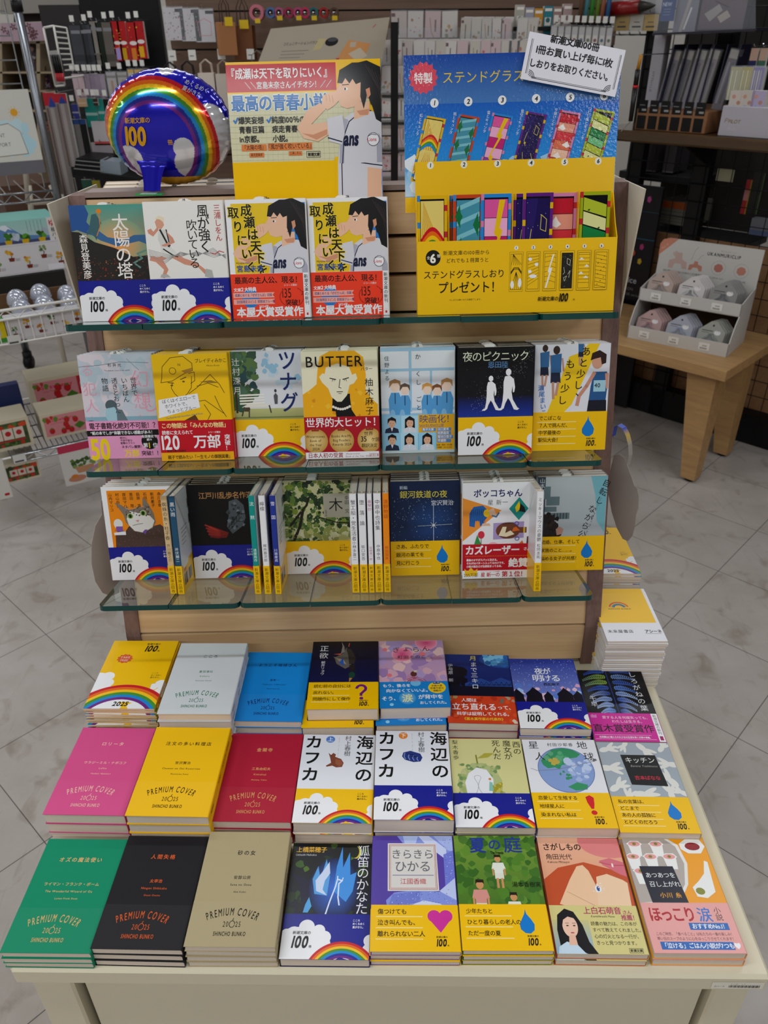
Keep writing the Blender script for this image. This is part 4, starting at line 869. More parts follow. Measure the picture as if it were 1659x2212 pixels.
def dawn(c):
    c.rect(0, 50, 105, 101, '#7f8fd0', '#1c3aa0'); c.rect(0, 50, 105, 26, '#c99ac4', '#5f84d0'); c.dots(190, 0, 84, 104, 150, .3, .8, ['#d9e4f4', '#a8c0ec', '#86a4e0'], 4, 5); c.blobs(40, 0, 60, 104, 90, 2, 6, ['#d9a8c8', '#a8c4ec', '#e0c0d4', '#5f84d0'], 5)
    for x, s in ((30, 1.25), (52, .7), (78, 1.2), (4, 1), (98, .8)): c.poly([(x-12*s, 50), (x-9*s, 62*s/1.0 if s < .9 else 66), (x-10*s, 62+8*s), (x-4*s, 64+12*s), (x, 66+16*s), (x+5*s, 64+12*s), (x+10*s, 62+7*s), (x+10*s, 60), (x+13*s, 50)], '#141424')
    c.T('夜が', 38, 114, 15, '#f2f4fa', b=.012, sx=.9, sp=-.06, rot=.02); c.T('明ける', 32, 98, 16, '#f2f4fa', b=.012, sp=-.1, sx=1.02); c.T('西加奈子', 48, 89, 6.4, '#15152c', b=.03)
def fern(c):
    c.rect(0, 40, 105, 111, '#131316'); g = random.Random(6)
    for i in range(8):
        y = 148-i*12.5; l = (36, 40, 38, 36, 34, 32, 28, 24)[i]
        for q in (-1, 1):
            col = '#8fb04a' if (q < 0 and i in (1, 2)) else g.choice(['#3f62b4', '#5f86cc', '#7f9acc', '#34549f']); n = 13; an = -.12-.05*i if q > 0 else -.22
            P = [(48+q*(2+l*t*math.cos(an)), y+l*t*math.sin(an)+4*math.sin(t*3)) for t in (k/n for k in range(n+1))]
            for k, (x, yy) in enumerate(P[1:]):
                t = k/n; ln = 4.6*(1-t*.72)*(.6+.4*min(1, t*5))
                for u in (-1, 1): c.ell(x+q*ln*.45, yy+u*ln*.75, ln, 1.0, mixc(col, '#c8d6ee' if i > 3 else '#1c3c8c', t*.55), 8, rot=u*q*1.0 if q > 0 else pi-u*1.0, up=False)
            c.line(P, .5, '#16264f')
    c.line([(46, 151), (49, 40)], 1.6, '#24408a'); c.VT('しろがねの葉', 88, 148, 12.4, '#e2e2e6', b=-.008, pitch=1.2, dx=.02); c.VT('千早 茜', 14, 92, 11, '#dedee4', b=-.008, pitch=1.1)
def fern_band(c):
    c.rect(0, 0, 105, 56, '#d42aa0'); c.T('愛する人を何度失っても、', 20, 44, 6.2, '#f0dce8', b=.0, sx=.98); c.T('わたしは生きる。', 33, 36, 6.2, '#f0dce8', b=0); c.T('直木賞受賞作', 2, 17, 16.4, '#1b1216', b=.02, sx=.93); c.rect(2, 12, 84, .5, '#f0dce8'); c.T('石見銀山に魅入られた少女の生涯を描く圧巻の長編。', 8, 6, 3.8, WHT, b=.03, sx=.85); c.rect(2, 4, 90, .5, '#f0dce8')
    c.poly([(3, 46), (3, 51), (6, 53), (9, 51), (12, 53), (12, 46)], '#e08ac4'); c.rect(95.5, 0, 10, 56, WHT); c.VT('新潮文庫の新刊', 100, 54, 5.6, '#3a2a30', b=0, pitch=1.02); c.rect(97.5, 3, 5, 8, '#a8206a')
def kafka(stone):
    def art(c):
        c.rect(0, 50, 105, 101, '#e9eaf0', '#dfe0ea'); c.VT('海辺の', 91, 149, 25, BLK, b=.03, pitch=1.16); c.VT('カフカ', 16, 149, 25, BLK, b=.04, pitch=1.16); c.VT('村上春樹', 66, 149, 9.6, '#1c1c20', b=.0, pitch=.98)
        c.ell(40, 142, 6.6, 6.2, '#e08a3a' if stone else '#5a86cc', 24); c.T('下' if stone else '上', 35.6, 137.7, 8.6, WHT, b=.02); c.VT('Kafka on the Shore', 53, 146, 2.4, '#999', pitch=.9)
        if stone:
            c.poly([(38, 104), (40, 111), (50, 114), (64, 109), (67, 102), (64, 95), (54, 94), (42, 98)], '#2f3f86')
            for k in range(4): c.line([(42+k*6, 110-k*2.4), (41+k*6, 104-k*1.4), (43+k*6, 99-k)], 1.2, '#8a9ad0')
            c.line([(46, 108), (54, 107), (52, 103), (60, 104)], .9, '#11152e')
        else:
            c.poly([(39, 117), (43, 113), (46, 117), (50, 114), (49, 110), (58, 106), (62, 99), (60, 92), (52, 91), (46, 94), (38, 92), (37, 94), (44, 99), (42, 108)], '#8a4f3c'); c.poly([(50, 106), (58, 104), (61, 97), (56, 93), (50, 98)], '#a0644c'); c.ell(44, 112, .7, .7, '#2a1812', 6)
    return art
def witch(c):
    c.rect(0, 50, 105, 101, '#d8d39a'); c.poly([(10, 52), (8, 74), (14, 92), (30, 106), (46, 106), (62, 96), (70, 76), (68, 52)], '#b8c08a'); c.blobs(90, 9, 52, 70, 104, 2, 4, ['#8fa86a', '#a9b878', '#c6c490', '#7d9a64'], 4)
    c.poly([(20, 52), (18, 72), (24, 88), (36, 98), (50, 94), (58, 78), (56, 52)], '#e9e9ee'); c.line([(38, 106), (37, 120)], 2, '#8a8a3c'); c.poly([(38, 114), (50, 124), (64, 124), (54, 116)], '#b8b04a'); c.blobs(16, 54, 52, 68, 70, 2, 4, ['#cfc04a', '#a8a03c'], 7); c.poly([(50, 58), (52, 74), (56, 72), (56, 58)], '#8fc4b8'); c.ell(53, 78, 2, 2, '#d9843c', 10)
    c.line([(36+6*math.sin(a*.45)*math.cos(a*.225), 66+18*math.cos(a*.225)) for a in range(29)], .5, '#9a9aa0')
    c.VT('西の', 98, 146, 12, '#3b3a1e', b=.0, pitch=1.05); c.VT('魔女が', 84, 148, 12, '#3b3a1e', b=.0, pitch=1.0); c.VT('死んだ', 68, 148, 12, '#3b3a1e', b=.0, pitch=1.0); c.VT('梨木香歩', 8, 148, 8.4, '#4a482a', b=0, pitch=1.12)
def earth(c):
    c.rect(0, 50, 105, 101, '#e6e6ec'); c.ell(55, 96, 39, 40, '#8fa6d6', 60); g = c.cl
    c.poly([(30, 122), (40, 132), (56, 135), (70, 132), (80, 124), (74, 118), (64, 116), (60, 106), (50, 104), (46, 96), (40, 100), (30, 98), (24, 104), (22, 112)], '#3f9a6c'); c.blobs(12, 28, 104, 60, 128, 3, 6, ['#4daa78', '#2f8a60', '#6ab088'], 5); c.blobs(5, 34, 106, 46, 114, 3, 5, ['#c9b45a'], 6)
    c.poly([(52, 66), (66, 74), (80, 70), (78, 62), (62, 60)], '#3f9a6c'); c.blobs(8, 44, 80, 60, 96, 2, 3, ['#3f9a6c'], 8); c.blobs(26, 58, 74, 90, 112, 3, 7, ['#c4d2ee', '#aebfe6', '#9ab0de'], 9); c.arc(55, 96, 38.6, 39.4, '#6a7cb0', 0, 2*pi, 60)
    c.line([(6, 98), (14, 94), (40, 96), (74, 104), (98, 112)], .7, '#8a8a94'); c.poly([(96, 110), (102, 113), (100, 116), (95, 114)], '#777780')
    c.T('星', 8, 133, 15, '#33363e', b=-.002); c.T('人', 14, 112, 15, '#33363e', b=-.002); c.T('地', 78, 133, 15, '#33363e', b=-.002); c.T('球', 84, 112, 15, '#33363e', b=-.002); c.T('村田沙耶香', 54, 138, 6.6, '#4a4c54', a='c', sp=.16)
def kitchen(c):
    c.rect(0, 50, 105, 101, '#a9b2bc'); g = random.Random(3)
    for x, y, a, s in ((12, 138, .3, 1), (40, 146, -2.2, .8), (66, 140, -.9, 1.1), (94, 142, .9, .9), (8, 104, 0, 1.2), (98, 112, 3.0, 1.1), (12, 72, .6, 1.1), (46, 60, 0, 1.3), (90, 84, 2.2, 1.2), (84, 62, 1.6, 1), (100, 64, 2.6, .9), (24, 54, 1.2, 1)):
        for k in (-.5, 0, .5): c.ell(x+9*s*math.cos(a+k), y+9*s*math.sin(a+k), 9*s, 2.6*s, '#e2e1dc', 14, rot=a+k, up=False)
        c.ell(x-3*s*math.cos(a), y-3*s*math.sin(a), 8*s, 4.4*s, '#e2e1dc', 16, rot=a)
    c.poly([(30, 128), (80, 128), (84, 74), (34, 76)], '#1d1d20'); c.T('キッチン', 56, 113, 11, '#eeeeea', a='c', b=.0, sx=.98); c.T('Banana Yoshimoto', 40, 106, 4.6, '#b0b0aa', sh=.2); c.T('吉本ばなな', 59, 84, 7.4, '#d0304a', a='c', b=.02, sx=.98)
def fox(c):
    c.rect(0, 50, 105, 101, '#12142c', '#1a1c14'); c.blobs(46, 0, 56, 105, 150, 4, 9, ['#1c2f18', '#273a1c', '#161a30', '#3a5220', '#141a20'], 5); c.blobs(12, 6, 66, 100, 140, 3, 7, ['#5a7a2a', '#46682a'], 7)
    for p in ([(0, 110), (30, 96), (36, 60), (20, 60), (14, 92)], [(66, 120), (100, 140), (104, 128), (74, 104)], [(78, 60), (104, 86), (104, 70), (92, 56)]): c.poly(p, '#14163a')
    c.grad(58, 88, 32, 42, '#3f78d8', '#14204a'); c.poly([(34, 80), (30, 100), (36, 118), (40, 100), (46, 128), (52, 104), (50, 78)], '#5fa8e4'); c.poly([(58, 84), (60, 118), (66, 146), (68, 116), (76, 138), (78, 106), (86, 110), (82, 84), (74, 70)], '#4a9ae4'); c.poly([(22, 56), (24, 66), (28, 76), (32, 64), (28, 56)], '#5fb0e8')
    c.poly([(36, 84), (34, 98), (42, 110), (50, 124), (52, 108), (46, 98), (44, 86), (50, 78)], '#cfdcf4'); c.line([(50, 54), (54, 70), (60, 90), (62, 100), (68, 98), (64, 94), (64, 76), (66, 66)], 1.7, '#dfe8fa'); c.line([(62, 100), (62, 104)], 1.4, '#dfe8fa'); c.line([(68, 98), (69, 102)], 1.2, '#dfe8fa')
    c.VT('狐笛のかなた', 94, 148, 16, '#eeeef4', b=.0, pitch=.98, sy=1.02); c.ell(84, 138, 6, 9, '#d8c84a'); c.ell(82, 139, 6, 9, '#1c2418'); c.T('上橋菜穂子', 5, 137, 8.4, '#e8b83c', b=.02, sx=.96); c.T('Uehashi Nahoko', 5, 132, 3.8, '#d9d9dc')
def kira(c):
    c.rect(0, 50, 105, 101, '#5f4aa8'); c.poly([(32, 151), (105, 151), (105, 50), (20, 50), (18, 62), (28, 72), (60, 76), (92, 72), (92, 130), (40, 140)], '#8d9ce0')
    for p, k in (([(40, 151), (60, 151), (56, 138), (42, 140)], '#b9c8f0'), ([(60, 151), (74, 151), (96, 132), (96, 116), (70, 138)], '#ccd4f2'), ([(80, 151), (105, 151), (105, 128), (98, 130)], '#aebcec'), ([(34, 50), (64, 62), (84, 58), (98, 50)], '#d2daf2'), ([(20, 52), (26, 70), (60, 74), (60, 60)], '#7a86d4'), ([(92, 124), (105, 130), (105, 76), (92, 74)], '#7a84d8'), ([(84, 74), (105, 92), (105, 62)], '#c2ccf0')): c.poly(p, k)
    c.dots(130, 24, 51, 104, 74, .2, .6, ['#3a3a88', '#d9dff4'], 3, 5); c.dots(80, 92, 74, 104, 150, .2, .6, ['#3a3a88', '#d9dff4'], 4, 5)
    c.poly([(20, 74), (84, 74), (83, 140), (20, 140)], '#dcd8d4'); c.frame(22, 76, 60, 62, .6, '#b02a34'); c.frame(23.6, 77.6, 56.8, 58.8, .4, '#b02a34'); c.T('きらきら', 52, 117, 14.2, '#77777c', a='c', b=.012, sx=.98); c.T('ひかる', 52, 99, 16, '#77777c', a='c', b=.012, sx=.98); c.rect(26, 94.5, 52, 1, '#8a84a8'); c.T('江國香織', 52, 82.5, 8.2, '#c01c2c', a='c', b=.01)
def summer(c):
    c.rect(0, 50, 105, 101, '#4d7a2a', '#7fa040'); c.blobs(110, 0, 52, 105, 148, 4, 10, ['#5a8a30', '#4a7a2c', '#3f6f28', '#6a9438', '#557f36'], 4)
    def boy(x, y, s, sh, sk='#d09a6a'):
        c.ell(x, y+28*s, 3.6*s, 4.6*s, sk, 14); c.poly([(x-4*s, y+28*s), (x-3.6*s, y+33*s), (x+3.6*s, y+33*s), (x+4*s, y+28*s), (x+2.6*s, y+30*s), (x-2.6*s, y+30*s)], '#2c2218'); c.poly([(x-6*s, y+23*s), (x+6*s, y+23*s), (x+8*s, y+15*s), (x+5*s, y+14*s), (x+5*s, y+9*s), (x-5*s, y+9*s), (x-5*s, y+14*s), (x-8*s, y+15*s)], sh)
        c.line([(x-6.6*s, y+15*s), (x-6.6*s, y+8*s)], 1.8*s, sk); c.line([(x+6.6*s, y+15*s), (x+6.6*s, y+8*s)], 1.8*s, sk)
        c.rect(x-5*s, y+3*s, 10*s, 7*s, '#dfe0d4'); c.line([(x-2.6*s, y+3*s), (x-2.6*s, y-7*s)], 2.6*s, sk); c.line([(x+2.6*s, y+3*s), (x+2.6*s, y-7*s)], 2.6*s, sk)
    boy(54, 86, 1.12, '#e3e6dc'); boy(28, 44, 1.35, '#d99a90'); boy(68, 32, 1.2, '#e3e6dc')
    c.T('夏', 20, 125, 23, '#2c3f9e', b=.03, sx=.9); c.T('の', 44, 129, 17, '#2c3f9e', b=.02); c.T('庭', 64, 125, 24, '#2c3f9e', b=.012); c.T('The Friends', 46, 123, 6, '#16180e', b=.03, sx=.55); c.T('湯本香樹実', 68, 78, 7.6, '#171c10', b=.0, sx=.95)
def lookup(c):
    c.rect(0, 50, 105, 101, '#e4a078', '#eab79c'); c.poly([(0, 92), (20, 108), (54, 116), (88, 106), (105, 96), (105, 50), (0, 50)], '#c85a30')
    c.ell(92, 146, 40, 24, '#e08a8a', 30); c.poly([(74, 118), (88, 122), (105, 116), (105, 96), (96, 100), (78, 112)], '#d97886'); c.line([(74, 116), (90, 112), (105, 112)], .8, '#b04a58'); c.ell(90, 112, 1.2, 3, '#f4e4e0', 10)
    c.poly([(14, 60), (32, 92), (44, 110), (52, 112), (58, 104), (66, 74), (60, 56), (46, 50)], '#efc9a6'); c.poly([(60, 56), (66, 96), (80, 100), (98, 92), (103, 88), (100, 50), (66, 50)], '#f0d0b0'); 
    for i in range(9): c.line([(16+i*3, 56-i*.6), (42+i*2, 58-i)], .5, '#9a6a48')
    c.line([(26, 76), (60, 56)], .4, '#c09068'); c.ell(65, 80, 4, 4.6, '#e8eef2', 14); c.ell(65, 80, 2, 3.4, '#3a5a9a', 10); c.ell(66, 82, 1, 1.6, '#c03a3a', 8); c.dots(16, 58, 74, 74, 88, .5, .9, ['#f4f4f4'], 3)
    c.T('さがしもの', 5, 132, 10.6, '#2a1a14', b=.02, sx=.95); c.T('角田光代', 7, 119, 8.4, '#3a241a', b=0); c.T('Kakuta Mitsuyo', 8, 114, 4, '#4a342a', sh=.2)
def lookup_band(c):
    c.rect(0, 0, 105, 58, '#d9cf8e'); c.rect(0, 0, 44, 40, '#8fb4d0', '#cfc98e'); c.poly([(6, 4), (5, 28), (8, 46), (18, 54), (28, 50), (36, 34), (40, 14), (48, 0), (36, 0), (24, 6)], '#15131a'); c.poly([(2, 0), (4, 8), (14, 14), (26, 10), (34, 0)], '#c9dcec')
    c.ell(21, 32, 9, 13, '#efc9b4', 26); c.poly([(11, 30), (12, 44), (20, 50), (29, 46), (31, 34), (27, 42), (20, 44), (14, 40)], '#15131a'); c.poly([(16, 10), (26, 10), (25, 22), (18, 22)], '#e9bea8')
    for x in (18, 26): c.ell(x, 33, 1.6, .8, '#2a1c1a', 8, up=False); c.line([(x-2, 36), (x+2, 36)], .5, '#3a2a26')
    c.up(); c.ell(22.5, 24.4, 2.4, .9, '#c8626a', 10); c.T('上白石萌音', 40, 47, 9.4, '#b82a6a', b=.02, sx=.98); c.T('さん', 87, 47, 5.6, '#b82a6a', b=.02); c.T('推薦！', 84, 39.5, 7.4, '#b82a6a', b=.02, sx=.9); c.T('Kamishiraishi Mone', 48, 43, 3.4, '#333', sh=.2)
    for i, s in enumerate(('読書の魅力は、この本が', 'すべて教えてくれました。', '心の灯火となる一行が、', 'きっと見つかります。')): c.T(s, 46+i*.6, 33-i*7.6, 5.3, '#2a2618', b=0, sx=.94)
    c.frame(84, 1.4, 16, 5.4, .4, '#333'); c.T('新潮文庫', 85.2, 2.4, 3.5, '#222', b=.03)
def hot(c):
    c.rect(0, 50, 105, 101, '#f0a610'); c.poly([(0, 151), (54, 151), (70, 138), (74, 112), (66, 84), (50, 62), (0, 56)], '#e6e4e2'); c.poly([(0, 151), (50, 151), (66, 136), (70, 112), (62, 84), (46, 64), (0, 60)], '#b8afa8')
    for x, y in ((14, 134), (42, 134), (8, 116), (30, 116), (54, 116), (12, 96)):
        c.poly([(x-8, y+4), (x+8, y+4), (x+6, y-12), (x-6, y-12)], '#ececea'); c.poly([(x-10, y+6), (x-6, y+2), (x-2, y+1), (x+4, y+1), (x+10, y+5), (x+6, y+10), (x-4, y+10)], '#ececea'); c.ell(x, y+5.5, 7.6, 3.6, '#e7a4a4', 16); c.ell(x, y+5.5, 2.4, 2, '#8a8a3c', 10)
    c.poly([(72, 140), (84, 148), (100, 146), (104, 136), (96, 126), (80, 126), (72, 132)], '#ececea'); c.ell(88, 136, 9.6, 5.6, '#9a1f2c', 24); c.arc(88, 148, 3, 6, '#ececea', 0, 2*pi, 16)
    c.poly([(96, 116), (100, 114), (98, 94), (96, 74), (84, 66), (72, 68), (70, 80), (80, 88), (90, 98)], '#ececea'); c.ell(78, 75, 5.6, 4.6, '#8f8f3a', 18)
    c.poly([(12, 108), (54, 108), (60, 50), (16, 50)], '#15162e'); c.T('あつあつを', 35, 92, 7.6, '#eef0f2', a='c', b=.0, sx=.98); c.T('召し上がれ', 37, 80, 7.8, '#eef0f2', a='c', b=.0, sx=.98); c.T('小川 糸', 40, 66, 7.2, '#e0a030', a='c', b=.03, sp=.1)
def hot_band(c):
    c.rect(0, 0, 105, 60, '#e8aaa6'); c.T('ほっこり', 6, 36, 19, '#b51c2c', b=.035, sx=.8, sp=-.1); c.T('涙', 64, 36, 18, '#2f7fd0', b=.02, sx=.95); c.VT('小説', 89, 55, 8.6, '#2a2226', b=0)
    c.rect(50, 27, 46, 8.4, '#2a70bc'); c.T('おすすめNo.1！', 53, 28, 6.6, WHT, b=.03, sx=.93); c.T('このご時世、「食べること」は私たちの一番の楽しみ！', 8, 20, 4.2, '#5a2a3a', b=0, sx=.86); c.T('寒い日のスープのように心をほっこりさせてくれます！', 8, 14.5, 4.2, '#5a2a3a', b=0, sx=.86)
    c.rect(10, 4, 84, 9, '#2a70bc'); c.T('「泣ける」ごはん小説が7つも♥', 11, 5.2, 6.6, WHT, b=.03, sx=.93)

# ---------------------------------------------------------------- paperbacks lying on the table: (x, y, top height, turn, width, length)
POSE = {'F1': (-.3863, .0219, .031, -.0322, .988, .982), 'F2': (-.2817, .0222, .034, -.0388, .999, .978), 'F3': (-.1735, .0188, .041, -.0312, .993, .993), 'F4': (-.0666, .0159, .0165, -.0321, .991, 1.001),
 'F5': (.0393, .0163, .028, -.0246, .993, 1.002), 'F6': (.1453, .0141, .03, -.0239, .994, .994), 'F7': (.2548, .0117, .023, -.0315, 1.0, 1.005), 'F8': (.3660, .0086, .026, -.0265, 1.003, 1.012),
 'M1': (-.3891, .188, .056, -.0421, 1.024, .997), 'M2': (-.2755, .1743, .068, -.0417, 1.024, 1.002), 'M3': (-.1698, .181, .045, -.0391, .997, 1.002), 'M4': (-.0629, .1765, .045, -.0381, .997, 1.002),
 'M5': (.0447, .1738, .052, -.031, 1.001, 1.01), 'M6': (.1522, .1687, .04, -.0301, .994, 1), 'M7': (.2593, .1649, .041, -.0308, 1.005, .99), 'M8': (.3662, .1573, .038, -.041, .994, 1.006),
 'B2': (-.2687, .3342, .086, -.0266, 1.017, 1.026), 'B3': (-.1668, .3463, .056, -.0417, .991, 1.005), 'B4': (-.0533, .3507, .074, -.0118, 1.014, 1.002), 'B5': (.0558, .3547, .07, .0016, 1.007, 1),
 'B6': (.1567, .34, .05, -.0536, .994, 1), 'B7': (.2628, .3254, .052, -.0383, 1.0, .997), 'B8': (.372, .3118, .037, -.0471, .994, .996)}
def prem(title, small, ink, base):
    a, b = premium(title, small, ink); return dict(base=base, art=a, band=dict(col=mixc(base, '#ffffff', .008), h=55, art=b, spine=lambda c: c.T('PREMIUM', 12, c.h/2-2.4, 5, ink, b=.02, sx=.6, sp=.1)), mt=MATTE,
                                                   spine=lambda c: (c.T(title, 86, c.h/2-2.6, 5.4, ink, b=.02, sp=.1), c.T(small[0], 60, c.h/2-1.8, 3.6, ink, b=.02)))
b100 = lambda bg: band100(bg)
ring_ = dict
FLAT = {
 'F1': (3, 'plain teal paperback', 'with gold lettering', prem('オズの魔法使い', ('ライマン・フランク・ボーム', 'The Wonderful Wizard of Oz', 'Lyman Frank Baum'), '#d8b27a', '#0f8f6c')),
 'F2': (3, 'plain black paperback', 'with copper lettering', prem('人間失格', ('太宰治', 'Ningen Shikkaku', 'Dazai Osamu'), '#d8662e', '#28262a')),
 'F3': (4, 'plain beige paperback', 'with black lettering', prem('砂の女', ('安部公房', 'Suna no Onna', 'Abe Kobo'), '#1f1b1c', '#b3a684')),
 'F4': (1, 'dark paperback', 'with a glowing blue fox', dict(base='#14162a', art=fox, band=b100(BLU))),
 'F5': (3, 'purple watercolour paperback', 'with a framed title', dict(base='#5f4aa8', art=kira, band=bandmsg(['傷つけても', '泣き叫んでも、', '離れられない二人'], 'heart'))),
 'F6': (3, 'green paperback', 'with three boys on grass', dict(base='#4d7a2a', art=summer, band=bandmsg(['少年たちと', 'ひとり暮らしの老人の', 'ただ一度の夏'], 'drop', 6.6))),
 'F7': (2, 'orange paperback', 'with an open book painted on it', dict(base='#c85a30', art=lookup, band=dict(col='#d9cf8e', h=58, art=lookup_band))),
 'F8': (2, 'orange and pink paperback', 'with a white ladle and dumplings', dict(base='#f0a610', art=hot, band=dict(col='#e8aaa6', h=60, art=hot_band))),
 'M1': (3, 'plain pink paperback', 'with pale lettering', prem('ロリータ', ('ウラジーミル・ナボコフ', 'Lolita', 'Vladimir Nabokov'), '#efc2b4', '#d5588f')),
 'M2': (4, 'plain yellow paperback', 'with black lettering', prem('注文の多い料理店', ('宮沢賢治', 'Chumon no Ooi Ryouriten', 'Miyazawa Kenji'), '#221c12', '#efbf0a')),
 'M3': (3, 'plain crimson paperback', 'with gold lettering', prem('金閣寺', ('三島由紀夫', 'Kinkakuji', 'Mishima Yukio'), '#d9a66e', '#b3223f')),
 'M4': (2, 'white paperback', 'with a small brown cat figure', dict(base=WHT, art=kafka(0), band=b100(YEL))),
 'M5': (2, 'white paperback', 'with a striped blue stone', dict(base=WHT, art=kafka(1), band=b100(BLU))),
 'M6': (3, 'pale olive paperback', 'with a leafy arch and sprout', dict(base='#d8d39a', art=witch, band=b100(BLU))),
 'M7': (2, 'white paperback', 'with a green and blue globe', dict(base='#e6e6ec', art=earth, band=bandmsg(['恋愛して生殖する', '地球星人に', '染まれない私は'], '!', 6.8))),
 'M8': (3, 'grey paperback', 'with white leaves and black label', dict(base='#a9b2bc', art=kitchen, band=bandmsg(['私の言葉は、', 'どこまで', 'あの人の孤独に', 'とどくのだろう'], 'drop'))),
 'B2': (6, 'plain white paperback', 'with green lettering', prem('こころ', ('夏目漱石', 'Kokoro', 'Natsume Soseki'), '#1f7f5c', '#d3d6da')),
 'B3': (4, 'plain sky blue paperback', 'with navy lettering', prem('ようこそ地球さん', ('星新一', 'Youkoso Chikyusan', 'Hoshi Shinichi'), '#20246a', '#1590dc')),
 'B4': (3, 'navy paperback', 'with a diving duck', dict(base='#14173a', art=flat_duck, band=bandmsg(['読む前の自分には', '戻れない。', '問題作にして傑作'], '?'))),
 'B5': (3, 'pink cloudscape paperback', 'with round bubbles', dict(base='#c7a3bc', art=gyoran, band=dict(col='#1c8ad2', h=55, art=gyoran_band))),
 'B6': (3, 'night blue paperback', 'with a moon and orange band', dict(base='#1a2a72', art=moon3, band=dict(col='#d24a26', h=56, art=moon3_band))),
 'B7': (3, 'blue snowy paperback', 'with dark fir trees', dict(base='#1c3aa0', art=dawn, band=b100(BLU))),
 'B8': (3, 'black paperback', 'with a blue fern and magenta band', dict(base='#131316', art=fern, band=dict(col='#d42aa0', h=56, art=fern_band))),
}
ORD = ['topmost', 'second from the top', 'third from the top', 'fourth from the top', 'fifth from the top', 'lowest']
for key, (n, short, det, bk) in FLAT.items():
    x, y, zt, a, sx, sy = POSE[key]; pitch = zt/n; t = pitch-.0009
    first = None
    for k in range(n):
        dx, dy = (0, 0) if k == 0 else (R.uniform(-.0012, .0012), R.uniform(-.0012, .0008))
        if key in ('B4', 'B5') and k: dx -= .007; dy -= .012
        M = MX.Translation((x+dx, y+dy, zt-(k+1)*pitch+.0003)) @ MX.Rotation(a+(R.uniform(-.006, .006) if k else 0), 4, 'Z') @ MX.Diagonal((sx, sy, 1, 1))
        lab = '%s %s, topmost of its pile' % (short, det) if k == 0 else '%s %s, %s in its pile' % (short, det, ORD[k] if k < n-1 else 'lowest')
        if n == 1: lab = '%s %s, lying single on the cream table' % (short, det)
        if k == 0:
            first = make_book('paperback', lab, 'paperbacks lying in piles on the table', bk['base'], t, bk['art'], bk['band'], mt=bk.get('mt'), spine=bk.get('spine'), slip=False)
            first.matrix_world = M
        else: copy_tree(first, M, label=lab)
for o in list(bpy.data.objects):
    if o.get('group') == 'paperbacks lying in piles on the table': o['category'] = 'paperback'

# ---------------------------------------------------------------- paperbacks standing face out on the glass shelves: row, x, distance back, copies, thickness
FACE = [
 (1, -.3475, .080, 4, .0125, 'dark teal paperback', 'with a hillside town and white title', dict(base='#2d4a4a', art=sun_tower, band=b100(BLU))),
 (1, -.2409, .056, 3, .0165, 'white paperback', 'with a running athlete', dict(base='#ece9e4', art=wind, band=b100(BLU))),
 (1, -.1329, .0574, 4, .0125, 'dark-haired girl paperback', 'left of the pair', dict(base=WHT, art=naruse, band=dict(col='#f2492a', h=58, art=naruse_band, edge=WHT))),
 (1, -.0258, .0660, 4, .0125, 'dark-haired girl paperback', 'right of the pair', None),
 (2, -.3650, .0788, 5, .0118, 'misty grey paperback', 'with pink band and big yellow 50', dict(base='#c9cfd9', art=clear_tale, band=dict(col='#e7a2c8', h=56, art=clear_band))),
 (2, -.2531, .056, 6, .0120, 'yellow paperback', 'with a line-drawn child in a cap', dict(base='#f2c50c', art=yellow_white, band=dict(col='#c8132a', h=58, art=yellow_band))),
 (2, -.1514, .0720, 5, .0125, 'pale sky paperback', 'with a tree and park bench', dict(base='#e3e6ea', art=tsunagu, band=b100(YEL))),
 (2, -.0439, .0463, 6, .0130, 'cream paperback', 'with a yellow-haired face and black collar', dict(base='#ece7cc', art=butter, band=dict(col='#b5172c', h=60, art=butter_band))),
 (2, .0655, .0720, 5, .0125, 'pale blue paperback', 'with five students by a window', dict(base='#dfe7f0', art=secret, band=dict(col='#8fcbe8', h=56, art=secret_band))),
 (2, .1737, .0495, 6, .0135, 'black starry paperback', 'with two white walking silhouettes', dict(base='#10101c', art=picnic, band=b100(YEL))),
 (2, .2827, .0648, 6, .0120, 'white paperback', 'with relay runners and yellow slash', dict(base='#e3e4ec', art=little_more, band=bandmsg(['でこぼこな', '７人で挑んだ、', '中学最後の', '駅伝大会！'], 'drop'))),
 (3, -.3626, .100, 4, .0105, 'white bordered orange paperback', 'with a cat in a jacket', dict(base=WHT, art=catbook, band=b100(BLU))),
 (3, -.2324, .100, 4, .0105, 'black paperback', 'with a red glove and stair', dict(base='#0c0c0e', art=ranpo, band=b100(BLU))),
 (3, -.0895, .110, 3, .0115, 'green leafy paperback', 'with sunlit tree branches', dict(base='#3f5a34', art=treebook, band=b100(YEL))),
 (3, .0745, .0927, 4, .0125, 'dark blue starry paperback', 'with a four-pointed star', dict(base='#16325c', art=galaxy, band=bandmsg(['さあ、ふたりで', '銀河の果てを', '見に行こう'], 'drop', 7.4))),
 (3, .1830, .0741, 5, .0130, 'white paperback', 'with a blue elephant and brown pot', dict(base='#eeedf1', art=bokko, band=dict(col='#c4122c', h=55, art=bokko_band))),
 (3, .2985, .0994, 3, .0125, 'misty grey city paperback', 'with slanting handwritten title', dict(base='#aeb6bc', art=spinning, band=bandmsg(['結婚、仕事、そして', '家族のこと……。', '悩める女子が共感！'], 'drop', 6.8))),
]
last = None
